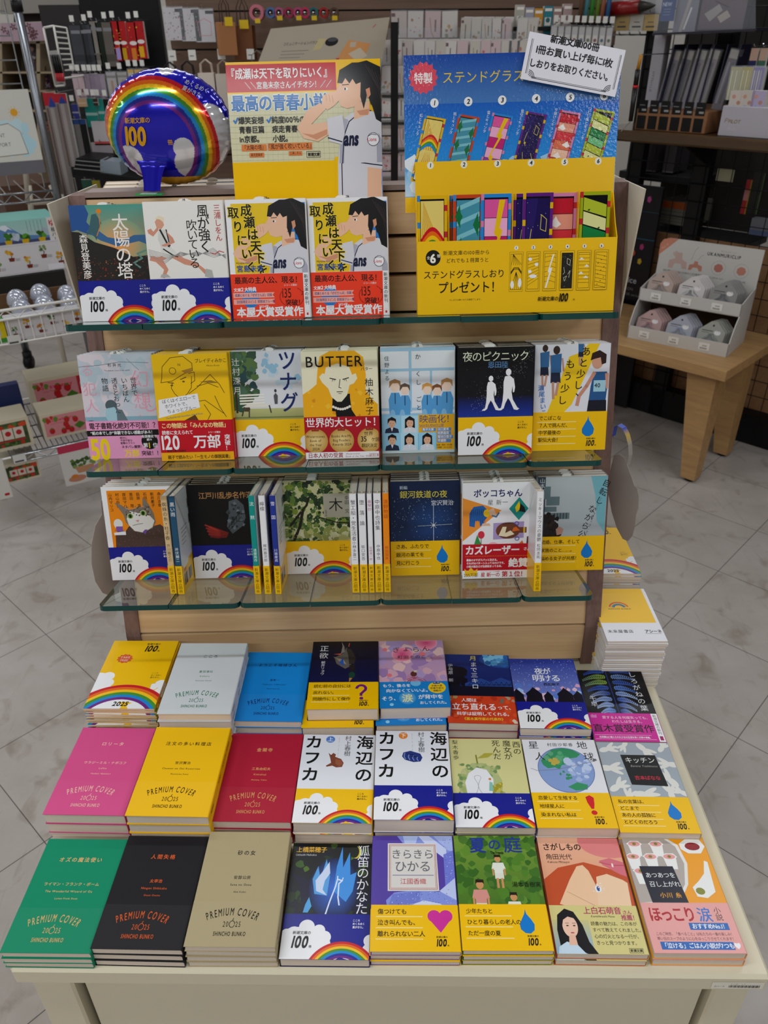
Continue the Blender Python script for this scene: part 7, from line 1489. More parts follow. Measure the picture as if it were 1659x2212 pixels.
# shelves of posters and the pink sign
PF = V((0, 3.5, 0)); r = thing('poster_shelf', 'cream shelf unit behind the chrome rack, stocked with picture cards', 'shelf unit', loc=(0, 0, 0)); mb = MB()
SH_ = mat('cream_shelf', '#a89880', .6, var=.05, bs=10)
for y0 in (90, 155, 195, 238): slabpx(mb, [(0, y0+4), (150, y0+4), (150, y0), (0, y0)], PF, NS, .22, SH_)
mb.build('shelf_board', r); mb = MB(); slabpx(mb, [(0, 420), (178, 420), (172, 84), (0, 84)], PF+V((0, .22, 0)), NS, .03, mat('beige_back', '#8d8070', .7, var=.06, bs=6)); mb.build('back_panel', r)
for x in (-.0, 82): mb = MB(); slabpx(mb, [(x, 420), (x+8, 420), (x+4, 88), (x-4, 88)], PF, NS, .22, SH_); mb.build('upright', r)
for i, (x, y, w_, h_, col, nm) in enumerate(((74, 108, 22, 44, '#5a4a52', 'violet'), (92, 122, 14, 30, '#6a4a34', 'brown'), (80, 162, 12, 30, '#7a5a3a', 'amber'), (102, 164, 18, 26, '#6a4a6a', 'pink'), (92, 205, 14, 30, '#4a3a34', 'dark'), (108, 264, 12, 20, '#b8542a', 'orange'))):
    M = plane_frame(x, y+h_, PF+V((0, .06, 0)), NS); d = depth(M.translation); r = thing('picture_card', '%s picture card on the cream shelves, left of the hanging packs' % nm, 'picture card', M=M, group='picture cards on the cream shelves'); mb = MB(); mb.box((-w_*d/FPX/2, 0, -.01), (w_*d/FPX/2, h_*d/FPX, 0), MATTE, col); c = Cv(w_*d/FPX*1000, h_*d/FPX*1000); c.cl = (0, 0, c.w, c.h); c.blobs(22, 2, 2, c.w-2, c.h-2, 3, 9, [mixc(col, '#fff', .3), mixc(col, '#000', .5), mixc(col, '#d8b0a0', .5)], i+3); c.to(mb, MATTE, MX.Translation((-w_*d/FPX/2, 0, .0001)), lay=5e-5); mb.build('card', r)
r = thing('sakura_sign', 'pale pink blossom-printed sign panel at the top left behind the chrome post', 'sign', loc=(0, 0, 0)); mb = MB(); P = slabpx(mb, [(0, 90), (160, 86), (152, 46), (0, 50)], PF-V((0, .02, 0)), NS, .02, MATTE, '#b9a0ac')
for x, y in ((62, 56), (68, 64), (66, 72), (76, 70), (70, 80), (74, 78), (98, 56), (40, 62), (20, 72), (28, 58), (8, 64)):
    p = onpl(x, y, PF-V((0, .0205, 0)), NS)
    for k in range(5): a = 2*pi*k/5; mb.add([p+V((.014*math.cos(a+q)*s, -.0002*(1+k), .014*math.sin(a+q)*s)) for q, s in ((0, .3), (.5, 1), (.9, .8), (1.25, .3))], [(0, 1, 2, 3)], MATTE, '#6f4a52')
mb.build('panel', r)
r = thing('ceiling_beam', 'pale grey valance above the pink blossom sign', 'valance', loc=(0, 0, 0)); mb = MB(); slabpx(mb, [(0, 30), (172, 26), (168, -60), (0, -60)], PF+V((0, .15, 0)), NS, .06, mat('valance_grey', '#9a968f', .7)); mb.build('board', r); mb = MB(); slabpx(mb, [(110, 23), (174, 21), (174, 19), (110, 20)], PF+V((0, .13, 0)), NS, .02, CHROME); mb.build('rail', r)
mb = MB(); slabpx(mb, [(30, 48), (160, 44), (158, 26), (30, 30)], PF+V((0, .2, 0)), NS, .02, mat('dark_brown_board', '#2a2020', .8)); mb.build('dark_strip', r)
# white wire display panel with black pens
PG = V((0, 2.7, 0)); r = thing('white_wire_panel', 'small white wire panel with black and red pens, left of the hanging packs', 'wire panel', loc=(0, 0, 0)); mb = MB()
fr_ = [ony(x, y, 2.7) for x, y in ((94, 60), (116, 56), (140, 184), (120, 186))]; mb.tube([fr_[0], fr_[1]], .004, WWIRE, 6); mb.tube([fr_[1], fr_[2]], .004, WWIRE, 6); mb.tube([fr_[0], fr_[3]], .004, WWIRE, 6); mb.tube([fr_[3], fr_[2]], .004, WWIRE, 6)
f2 = [ony(x, y, 2.7) for x, y in ((116, 56), (144, 60), (160, 150), (140, 152))]
for q in range(9): mb.tube([f2[0].lerp(f2[3], q/8), f2[1].lerp(f2[2], q/8)], .0025, WWIRE, 5)
mb.tube([f2[1], f2[2]], .003, WWIRE, 5); mb.build('wire_frame', r)
mb = MB(); slabpx(mb, [(122, 182), (140, 180), (126, 108), (104, 110)], PG+V((0, .012, 0)), NS, .006, MATTE, '#c4c0be'); mb.build('backing_card', r)
for q in range(4): mb = MB(); a, b = ony(110+q*5, 118, 2.69), ony(121+q*4.4, 158, 2.69); e2 = ony(125+q*4, 176, 2.69); mb.tube([a, b], .004, mat('pen_black', '#17161a', .4), 6); mb.tube([b, e2], .005, mat('pen_red', '#b8303a', .5), 6); mb.build('pen', r)
mb = MB(); a = ony(130, 170, 2.72); mb.tube([(a.x, 2.71, a.z), (a.x, 3.1595, a.z)], .004, WWIRE, 5); mb.build('arm', r)
for i, (x, y, h_) in enumerate(((104, 200, 190), (128, 202, 130))):
    packet('long_pack', 'long clear pack with red and blue header, %s behind the chrome post' % ['left one', 'right one'][i], 'hanging pack', x, y, 26, h_, V((0, 2.92-.1*i, 0)), NS, plain('#8d8484', strip(.88, .12, '#b82838'), lambda c: c.poly([(c.w*.3, c.h*.87), (c.w, c.h*.87), (c.w*.6, c.h*.97)], '#2f4a9a'), strip(.0, .86, '#6f5f58', .1, .15), strip(0, .86, '#a8a0a0', .4, .3)), 'long clear packs behind the chrome post', t=.015, hl=.24+.1*i)

# ---------------------------------------------------------------- wire racks at the left
N1 = V((.5, -.866, 0)); B1 = V((-.5, .866, 0)); D1 = V((.866, .5, 0))
Q1 = V((-1.075, 2.372, 0)); Q2 = V((-1.05, 1.70, 0))
def boxpx(name, label, cat, tl, tr, bl, p0, dep, col, art=None, group=None, mt=None, n_=None, part='carton', grow=0, zb=None):
    n_ = n_ or N1; b = onpl(*bl, p0, n_); tr_ = onpl(*tr, p0, n_); tl_ = onpl(*tl, p0, n_); b = V((tl_.x, tl_.y, b.z if zb is None else zb)); z = V(n_).normalized(); x = V((0, 0, 1)).cross(z).normalized(); w_ = (tr_-tl_).dot(x); h_ = (tl_-b).z
    r = thing(name, label, cat, M=frame(b, x, (0, 0, 1), z), group=group); mb = MB(); mb.bbox((0, -grow, -dep), (w_, h_, 0), mat('box_'+str(col)[1:7], col, .6, var=.04, bs=20), min(.002, dep*.3)); 
    if art: c = Cv(w_*1000, h_*1000); c.cl = (0, 0, c.w, c.h); art(c); c.to(mb, mt or GLOSS, MX.Translation((0, 0, .00002)), lay=4e-5)
    mb.build(part, r); return r
r = thing('chrome_rack', 'chrome wire rack post and shelf at the left carrying the sun notice', 'wire rack', loc=(0, 0, 0))
mb = MB(); mb.tube([(Q1.x, Q1.y, FLOOR), (Q1.x, Q1.y, 1.5)], .0135, mat('brushed_tube', '#8d9096', .25, metal=.85), 14); mb.tube([(Q1.x, Q1.y, 1.0), (Q1.x, Q1.y, 1.03)], .017, DARK, 14); mb.build('post', r)
mb = MB(); o = ony(66, 395, 2.0).z
for q in range(9): zz_ = .55+q*.0645; mb.tube([Q1-D1*.55+V((0, 0, zz_)), Q1-D1*.035+V((0, 0, zz_))], .0022, CHROME, 5)
for q in range(5): mb.tube([Q1-D1*(.035+q*.11)+N1*.004+V((0, 0, .50)), Q1-D1*(.035+q*.11)+N1*.004+V((0, 0, 1.4))], .0022, CHROME, 5)
mb.build('wire_grid', r)
mb = MB(); zs_ = .488; mb.tube([Q1-D1*.5+V((0, 0, zs_)), Q1+V((0, 0, zs_))], .0035, CHROME, 6); mb.tube([Q1-D1*.5+V((0, 0, zs_-.030)), Q1+V((0, 0, zs_-.030))], .0035, CHROME, 6)
mb.tube([Q1-D1*(.5-q*.03)+V((0, 0, zs_-(.028 if q % 2 else .002))) for q in range(17)], .0025, CHROME, 5)
for q in range(8): mb.tube([Q1-D1*(.03+q*.065)+V((0, 0, zs_)), Q1-D1*(.03+q*.06)+B1*.30+V((0, 0, zs_))], .002, CHROME, 5)
mb.build('wire_shelf', r)
def sunny(c):
    c.rect(0, 0, c.w, c.h, '#d4d2cc'); w_, h_ = c.w, c.h; c.blobs(30, w_*.1, h_*.25, w_*.85, h_*.62, 8, 22, ['#a9cfe0', '#b9d8e4', '#c4dce4'], 3)
    c.ell(w_*.62, h_*.74, 11, 11, '#e0a840', 20)
    for i in range(10): a = i*pi/5; c.poly([(w_*.62+14*math.cos(a-.12), h_*.74+14*math.sin(a-.12)), (w_*.62+19*math.cos(a), h_*.74+19*math.sin(a)), (w_*.62+14*math.cos(a+.12), h_*.74+14*math.sin(a+.12))], '#e0bc74', up=False)
    c.up(); c.poly([(0, h_*.22), (0, h_*.58), (w_*.45, h_*.62), (w_*.66, h_*.52), (w_*.74, h_*.24)], '#9a948a'); c.poly([(0, h_*.23), (0, h_*.57), (w_*.45, h_*.61), (w_*.65, h_*.515), (w_*.72, h_*.25)], '#dddcd8'); c.T('EVENT', w_*.34, h_*.45, 15, '#6a6a6e', a='r', sx=.9); c.T('SUPPORT', w_*.42, h_*.34, 15, '#6a6a6e', a='r', sx=.9); c.rect(0, 0, w_, h_*.16, '#77757c')
boxpx('sun_notice', 'glossy notice with a yellow sun and blue watercolour, hung on the chrome wire rack', 'sign', (-50, 196), (62, 203), (-50, 384), Q1+N1*.012, .003, '#d4d2cc', sunny, mt=SLICK, part='sheet')
mb = MB(); r = thing('tube_rack', 'cream steel tube rack standing behind the chrome rack', 'rack', loc=(0, 0, 0))
F3 = lambda x, y: onpl(x, y, Q1+B1*.35, N1)
CRS = mat('cream_tube', '#c4bdb0', .45)
for a, b in (((62, 400), (70, 480)), ((62, 438), (125, 434)), ((40, 200), (62, 440)), ((110, 400), (126, 434))): mb.tube([F3(*a), F3(*b)], .011, CRS, 8)
q = F3(70, 480); mb.tube([q, V((q.x, q.y, FLOOR))], .011, CRS, 8); mb.build('tube_frame', r); mb = MB(); q = F3(0, 560); mb.box((-.35, 0, -.02), (.35, .5, -.0005), CRS, M=frame((q.x, q.y, q.z), D1, B1, (0, 0, 1))); mb.build('rack_shelf', r)
boxpx('brown_carton', 'plain brown carton on the floor behind the chrome rack', 'carton', (0, 402), (112, 398), (0, 640), Q1+B1*.5, .3, '#5a4030', zb=F3(0, 560).z)

# white basket rack with plant kits
r = thing('white_basket_rack', 'white wire basket rack on castors at the left edge, stocked with plant kits', 'wire rack', loc=(0, 0, 0)); F2 = lambda x, y, t=0: onpl(x, y, Q2+B1*t, N1)
def rail(mb, a, b, rr): mb.tube([F2(*a), F2(*b)], rr, WWIRE, 6)
mb = MB(); za = F2(80, 660).z; zb = F2(80, 680).z; zc = F2(80, 733).z; A0 = F2(-60, 700); A1 = F2(182, 700); s1 = (A1-A0).dot(D1)
pt = lambda s, z, t=0: V((A0.x, A0.y, z))+D1*s+B1*t
for z, rr in ((za, .0045), (zb, .0035), (zc, .003)): mb.tube([pt(0, z), pt(s1+.03, z)], rr, WWIRE, 6)
mb.tube([pt(q*.03, zb+(za-zb)*(q % 2)) for q in range(int((s1+.03)/.03)+1)], .0022, WWIRE, 5)
for q in range(int(s1/.03)+2): mb.tube([pt(q*.03, zb), pt(q*.03, zc), pt(q*.03, zc, .30)], .0018, WWIRE, 5)
for q in range(8): mb.tube([pt(0, zc, .04+q*.035), pt(s1+.03, zc, .04+q*.035)], .0018, WWIRE, 5)
mb.build('basket', r)
lg = onz(66, 795, FLOOR); r2 = thing('far_trolley', 'far trolley seen only by its chrome leg and black castor under the basket', 'trolley', loc=(lg.x, lg.y, FLOOR)); mb = MB(); mb.tube([(0, 0, .06), (0, 0, .95)], .017, mat('brushed_tube', '#8d9096', .25, metal=.85), 10); fl_ = mb.build('leg', r2)
mb = MB(); mb.tube([(-.016, 0, .032), (.016, 0, .032)], .032, DARK, 14); mb.tube([(0, 0, .04), (0, 0, .085)], .022, DARK, 10); mb.build('castor', fl_); mb = MB(); mb.box((-.6, -.02, .90), (.02, .2, .93), mat('beige_back', '#8d8070', .7)); mb.build('shelf_board', r2)
# lower tier
zl = F2(60, 980).z
mb = MB()
for z, rr in ((zl, .003), (zl-.022, .003)): mb.tube([pt(0, z), pt(s1+.05, z)], rr, CHROME, 6)
mb.tube([pt(q*.035, zl-.022*(q % 2)) for q in range(int((s1+.05)/.035)+1)], .002, CHROME, 5)
for q in range(26): mb.tube([pt(q*.016+.0, zl-.002), pt(q*.016, zl-.002, .42)], .0016, mat('grey_wire', '#55585c', .4), 5)
for q in range(5): mb.tube([pt(0, zl-.004, .02+q*.1), pt(s1+.05, zl-.004, .02+q*.1)], .0025, mat('grey_wire', '#55585c', .4), 5)
mb.build('lower_shelf', r)

for ss, tt in ((-.14, 0), (-.14, .46), (s1+.16, .46), (s1+.16, .0)):
    s = pt(ss, 0, tt); mb = MB(); mb.tube([(s.x, s.y, FLOOR), (s.x, s.y, za)], .008, WWIRE, 8); mb.build('upright', r)
for z in (za, zl):
    for t_ in (0, .46): mb = MB(); mb.tube([pt(-.14, z, t_), pt(0, z, t_)], .004, WWIRE, 5); mb.build('side_rail', r); mb = MB(); mb.tube([pt(s1, z, t_), pt(s1+.16, z, t_)], .004, WWIRE, 5); mb.build('side_rail', r)
for z in (zc, zl): mb = MB(); mb.tube([pt(-.14, z, .46), pt(s1+.16, z, .46)], .004, WWIRE, 5); mb.build('rear_rail', r)
def bonsai(c, n=6, seed=1):
    c.rect(0, 0, c.w, c.h, '#cfcdd0'); g = random.Random(seed); c.frame(3, 3, c.w-6, c.h-6, .6, '#8a888c')
    for i in range(n):
        x = c.w*(i+.6)/n; y = c.h*(.30+.28*(i % 2)); s = c.h*.011; c.poly([(x-9*s, y), (x-7*s, y-11*s), (x+7*s, y-11*s), (x+9*s, y)], '#7a3424'); c.line([(x, y), (x+3*s, y+8*s), (x-2*s, y+14*s)], 2*s, '#3a2a1e'); c.blobs(9, x-11*s, y+10*s, x+11*s, y+24*s, 3*s, 6*s, ['#c89a2c', '#d8b43a', '#b8742c'] if i % 3 else ['#5a7a4a', '#7a9460', '#476a40'], i+seed, 7)
        for k in range(3): c.rect(x+10*s, y-4*s-k*3*s, 14*s, .9*s, '#8a888e')
    c.rect(c.w*.74, 3, c.w*.2, c.h*.2, '#dddbe0')
def fuji(c):
    c.rect(0, 0, c.w, c.h, '#b4c4c8', '#9ac4be'); c.poly([(0, c.h*.3), (c.w*.1, c.h*.4), (c.w*.24, c.h*.85), (c.w*.3, c.h*.85), (c.w*.5, c.h*.4), (c.w, c.h*.25), (c.w, 0), (0, 0)], '#5f86b4'); c.poly([(c.w*.17, c.h*.62), (c.w*.24, c.h*.85), (c.w*.3, c.h*.85), (c.w*.38, c.h*.62), (c.w*.32, c.h*.7), (c.w*.28, c.h*.6), (c.w*.22, c.h*.7)], '#d4dce4'); c.rect(0, 0, c.w, c.h*.2, '#4a4f74'); c.blobs(12, 0, c.h*.3, c.w, c.h*.5, 5, 14, ['#b9c4cc', '#a8b4c0'], 3)
    for i in range(4): x = c.w*(.06+i*.23); c.blobs(9, x-10, c.h*.22, x+10, c.h*.48, 4, 8, ['#3f7a2c', '#5a9a3a', '#2f5f24'], i); c.poly([(x-11, c.h*.24), (x-8, 2), (x+8, 2), (x+11, c.h*.24)], '#c8a41c')
    c.rect(c.w*.86, 0, c.w*.14, c.h, '#d2d0ce'); c.T('ゆ', c.w*.875, c.h*.62, c.h*.3, '#b82a3a', b=.04); c.VT('極ハーブ', c.w*.93, c.h*.6, c.h*.2, '#2a2a2c', b=.02)
    for i in range(5): c.VT('ーーーーー', c.w*(.58+i*.05), c.h*.95, c.h*.09, '#2a4a4a')
def berry(c, tint='#c86a74'):
    c.rect(0, 0, c.w, c.h, '#cdc3ae'); m = c.h*.1; c.rect(m, m, c.w-2*m, c.h-2*m, '#d08c92'); c.T('Strawberry', m*3, c.h*.64, c.h*.17, '#c8385a', b=.03); c.T('Cute Planters', m*3.2, c.h*.55, c.h*.08, '#b8485a'); c.blobs(7, m, c.h*.7, c.w*.3, c.h*.86, 5, 9, ['#6a8a3a', '#b83a2c', '#4f7a2c'], 4)
    for x, y in ((.16, .3), (.36, .22), (.44, .34), (.5, .22), (.42, .48), (.6, .6), (.45, .66)): c.ell(c.w*x, c.h*y, c.h*.1, c.h*.12, '#b8262c', 12); c.ell(c.w*x, c.h*(y+.1), c.h*.06, c.h*.03, '#4f7a2c', 8)
    c.poly([(c.w*.56, c.h*.36), (c.w*.66, c.h*.5), (c.w*.76, c.h*.36), (c.w*.64, c.h*.2)], '#4f7a2c'); c.rect(c.w*.78, m, c.w*.22-m, c.h-2*m, '#b82c3a'); c.rect(c.w*.82, c.h*.3, c.w*.13, c.h*.4, '#d8cfc4')
def tomato(c):
    c.rect(0, 0, c.w, c.h, '#cdc3ae'); m = c.h*.1; c.rect(m, m, c.w-2*m, c.h-2*m, '#4a5a34'); c.blobs(26, m+4, m+4, c.w-m-4, c.h-m-4, 5, 10, ['#b83a24', '#c8502c', '#5a7a3a', '#3a4a2a'], 6)
    for i in range(3): x = c.w*(.14+i*.24); c.rect(x, c.h*.34, c.w*.22, c.h*.38, '#d2c6ba'); c.ell(x+c.w*.11, c.h*.54, c.h*.09, c.h*.09, '#b8242c', 12); c.rect(x, c.h*.26, c.w*.22, c.h*.05, '#b82c34')
PKG = 'plant kit boxes on the basket rack'
boxpx('plant_kit', 'herb kit box with a blue mountain picture, above the miniature-tree box', 'boxed kit', (-40, 484), (118, 459), (-40, 540), Q2+B1*.34, .16, '#7ab0a8', fuji, PKG)
boxpx('plant_kit', 'white box picturing miniature trees, under the mountain picture box', 'boxed kit', (-40, 537), (135, 512), (-40, 604), Q2+B1*.33, .17, '#bfbdc0', lambda c: bonsai(c, 5, 2), PKG)
boxpx('black_tray', 'black base tray under the miniature-tree box', 'tray', (-40, 606), (138, 579), (-40, 646), Q2+B1*.325, .17, '#1a1817', grow=.03)
r = boxpx('brown_carton', 'brown card tray behind the clear capsules on the basket rack', 'carton', (-40, 642), (150, 614), (-40, 735), Q2+B1*.20, .004, '#6a4c30', zb=zc+.003)
for i, (x, y) in enumerate(((38, 650), (48, 672), (88, 638), (98, 662), (146, 640), (152, 660))):
    p = F2(x, y, .13 if i % 2 == 0 else .08); r = thing('clear_capsule', 'clear plastic domed capsule in the brown card tray, %s' % ['back one of the left pair', 'front one of the left pair', 'back one of the middle pair', 'front one of the middle pair', 'back one nearest the cream table', 'front one nearest the cream table'][i], 'capsule', loc=p, group='clear capsules in the card tray'); rr = .030
    mb = MB(); mb.grid(lambda u, v: (rr*math.sin(pi*v*.55)*math.cos(2*pi*u), rr*math.sin(pi*v*.55)*math.sin(2*pi*u), rr*1.15*math.cos(pi*v*.55)), 24, 10, mat('capsule_plastic', '#c4c8d4', .08, metal=.35, alpha=.8)); mb.build('dome', r)
    mb = MB(); mb.tube([(0, 0, -.045), (0, 0, -.003)], [.022, .028], mat('capsule_core', '#a8a8b0', .3), 16); mb.tube([(rr*1.02*math.cos(q*.5), rr*1.02*math.sin(q*.5), -.003) for q in range(13)], .002, CHROME, 5, closed=True); mb.build('core', r)
boxpx('plant_kit', 'white box picturing orange and green miniature trees, inside the white wire basket', 'boxed kit', (8, 690), (172, 664), (8, 752), Q2+B1*.012, .045, '#bfbdc0', lambda c: bonsai(c, 6, 5), PKG, zb=zc+.003)
boxpx('plant_kit', 'green and yellow box at the far left end of the wire basket', 'boxed kit', (-50, 700), (6, 690), (-50, 756), Q2+B1*.012, .045, '#3f9a3a', plain('#d8c41c', strip(0, .2, '#3f9a3a'), strip(.3, .5, '#c8c8c4', .1, .7)), PKG, zb=zc+.003)
def lw(x, y, t): return F2(x, y, t)
boxpx('plant_kit', 'strawberry planter box at the back, upper of the two strawberry boxes', 'boxed kit', (60, 824), (190, 799), (84, 891), Q2+B1*.26, .12, '#b9b09c', berry, PKG, grow=F2(84, 891, .26).z-zl-.004)
boxpx('plant_kit', 'strawberry planter box in front, lower of the two strawberry boxes', 'boxed kit', (84, 899), (205, 872), (110, 962), Q2+B1*.06, .12, '#b9b09c', berry, PKG, zb=zl+.004)
boxpx('plant_kit', 'tomato planter box in front of the navy box', 'boxed kit', (-40, 920), (60, 902), (-40, 992), Q2+B1*.05, .12, '#b9b09c', tomato, PKG, zb=zl+.004)
boxpx('navy_case', 'navy blue upright case behind the tomato planter box', 'case', (-40, 842), (40, 832), (-40, 985), Q2+B1*.20, .03, '#1c2a5c', zb=zl+.004)
boxpx('plant_kit', 'tomato planter box on the floor level under the wire tray', 'boxed kit', (6, 1010), (82, 997), (16, 1046), Q2+B1*.05, .12, '#b9b09c', tomato, PKG, grow=.0)
boxpx('plant_leaflet', 'leaflet with a pink header and potted seedling, hung from the lower shelf rail', 'leaflet', (122, 967), (200, 950), (140, 1052), Q2+N1*.006, .001, '#c8c6c2', plain('#c9c7c4', strip(.82, .18, '#b8385a'), lambda c: (c.blobs(20, c.w*.3, c.h*.38, c.w*.9, c.h*.6, 4, 9, ['#5a7a3a', '#7a945a', '#3f5a2a'], 3), c.poly([(c.w*.35, c.h*.42), (c.w*.9, c.h*.42), (c.w*.84, c.h*.26), (c.w*.42, c.h*.26)], '#b88a68'), c.ell(c.w*.36, c.h*.14, c.w*.25, c.h*.08, '#b8826a'), c.ell(c.w*.3, c.h*.2, c.w*.1, c.h*.05, '#c87a2c'))), part='sheet')
boxpx('plant_leaflet', 'white leaflet with cherries hung at the far left of the lower shelf', 'leaflet', (-40, 1000), (4, 990), (-40, 1090), Q2+N1*.006, .001, '#c8c6c2', plain('#cfcdc8', spot(.8, .1, .08, '#b8242c'), spot(.7, .1, .08, '#b8242c')), part='sheet')
boxpx('price_ticket', 'white price ticket clipped to the lower shelf rail', 'price ticket', (26, 985), (54, 980), (30, 1003), Q2+N1*.004, .001, '#cdccca', plain('#cdccca', strip(.1, .2, '#555', .1, .7)), part='ticket')
boxpx('price_ticket', 'white price ticket clipped to the upper basket wires', 'price ticket', (14, 727), (42, 722), (18, 746), Q2+N1*.004, .001, '#cdccca', plain('#cdccca', strip(.1, .2, '#555', .1, .7)), part='ticket')

# ---------------------------------------------------------------- right: wooden side table with the clip display
TC = onz(1570, 803, 0); TU = V((.7071, .7071, 0)); TWd = V((-.7071, .7071, 0))
OAK = wood('oak_board', '#9c7650', '#b8925f', (3, 30, 30), .45)
r = thing('side_table', 'pale wooden side table with splayed tapered legs at the right', 'table', M=frame((TC.x, TC.y, 0), TWd, -TU, (0, 0, 1)))   # x to the left back, y towards the viewer
mb = MB(); mb.bbox((0, -.455, -.036), (.92, 0, 0), OAK, .0015); mb.build('tabletop', r)
for x, y in ((.07, -.085), (.07, -.36), (.80, -.085), (.80, -.36)):
    sx = 1 if x < .4 else -1; sy = -1 if y > -.3 else 1; mb = MB(); wv = .034; k = []
    for z, s, o_ in ((-.036, .052, .045), (FLOOR+.012, .026, 0)):
        cx, cy = x+sx*o_*.6, y+sy*o_*.4; k += [(cx-s, cy-s, z), (cx+s, cy-s, z), (cx+s, cy+s, z), (cx-s, cy+s, z)]
    mb.add(k, [(0, 1, 2, 3), (7, 6, 5, 4), (0, 4, 5, 1), (1, 5, 6, 2), (2, 6, 7, 3), (3, 7, 4, 0)], OAK); lg_ = mb.build('leg', r); mb = MB(); mb.tube([(x, y, FLOOR), (x, y, FLOOR+.012)], .018, DARK, 10); mb.build('foot', lg_)
mb = MB(); mb.box((.66, 0, -.022), (.68, .0006, -.006), TAGP); o = mb.build('price_sticker', r)
KA = onz(1353.8, 729, 0); KB = onz(1569, 772.5, 0); kx = (KB-KA); KWd = kx.length; kx.normalize(); ky = V((-kx.y, kx.x, 0))
KM = frame((KA.x, KA.y, .0004), kx, ky, (0, 0, 1))
r = thing('clip_display', 'white two-tier card counter display of paper clips on the wooden side table', 'counter display', M=KM); KC = mat('white_display_card', '#c9c6c2', .55, var=.03, bs=30); KB_ = mat('inner_brown_card', '#5f4630', .8)
mb = MB()
for x in (0, KWd-.003): mb = MB(); mb.prism([(0, 0), (.20, 0), (.20, .19), (.055, .165), (.055, .125), (.03, .10), (.012, .07), (0, .045)], x, x+.003, KC, M=MX(((0, 0, 1, 0), (1, 0, 0, 0), (0, 1, 0, 0), (0, 0, 0, 1)))); mb.build('side_panel', r)
for nm, a, b in (('lower_lip', (0, 0, 0), (KWd, .003, .045)), ('upper_lip', (0, .055, .125), (KWd, .058, .165)), ('base', (.003, .003, 0), (KWd-.003, .20, .003)), ('upper_deck', (.003, .058, .122), (KWd-.003, .20, .125))):
    mb = MB(); mb.box(a, b, KC); mb.build(nm, r)
mb = MB(); mb.box((.003, .196, .003), (KWd-.003, .199, .122), KB_); mb.build('inner_back', r)
mb = MB(); BH = .315; bw = KWd; mb.prism([(0, .125), (bw, .125), (bw, BH), (.03, BH), (.012, BH-.006), (.003, BH-.022)], 0, .003, KC, M=MX(((1, 0, 0, 0), (0, 0, 1, .19), (0, 1, 0, 0), (0, 0, 0, 1))))
c = Cv(bw*1000, 190); K = '#2f2d2e'; c.poly([(0, 190-22), (0, 190-62), (62, 190), (30, 190), (10, 184)], '#c88a74'); c.T('NEW', 12, 148, 10, '#dcb8a8', rot=.75, sp=.2); c.T('UKANMURICLIP', 168, 148, 15, K, b=.04, sx=.86, sp=.12); c.T('ウカンムリクリップ', 210, 165, 6.4, '#777', sx=.9)
c.blobs(1, 60, 140, 61, 141, 10, 11, ['#c4b0aa'], 1); c.poly([(40, 90), (40, 116), (60, 124), (62, 146), (84, 146), (86, 124), (104, 116), (106, 92), (90, 92), (84, 108), (62, 108), (56, 90)], '#c4aaa4'); c.poly([(112, 92), (114, 110), (128, 114), (130, 124), (142, 124), (144, 114), (158, 110), (160, 92), (150, 92), (144, 102), (128, 102), (122, 92)], '#c08878'); c.line([(118, 126), (126, 160), (134, 172)], .8, '#77706e'); c.line([(140, 128), (150, 144), (158, 148)], .8, '#77706e')
for x in (214, 290): c.arc(x, 112, 23, 23.8, '#9a9290', 0, 2*pi, 28); c.ell(x, 112, 16, 15, '#b87a70' if x < 250 else '#c08878', 7)
c.T('持ち運びに便利な小さめサイズが新登場！', 26, 74, 9, K, sx=.86); c.T('しっかりホールド。', 190, 74, 6.4, K, sx=.9); c.T('やさしい使い心地。', 264, 74, 6.4, K, sx=.9)
c.to(mb, GLOSS, MX(((1, 0, 0, 0), (0, 0, -1, .18995), (0, 1, 0, .125), (0, 0, 0, 1)))); mb.build('backboard', r)
for z, y in ((.008, -.0004), (.130, .0546)):
    for x in (.06, .165, .27):
        mb = MB(); mb.box((x-.018, y-.0008, z+.002), (x+.018, y, z+.026), TAGP); c = Cv(36, 24); [c.rect(5+i*2.4, 3, 1.2, 6, '#333') for i in range(10)]; c.T('¥440', 12, 12, 6, '#333', b=.03); c.to(mb, MATTE, MX(((1, 0, 0, x-.018), (0, 0, -1, y-.00081), (0, 1, 0, z+.002), (0, 0, 0, 1)))); mb.build('price_sticker', r)
BL_ = mat('clip_blister', '#e4e4ea', .06, alpha=.13, spec=.7)
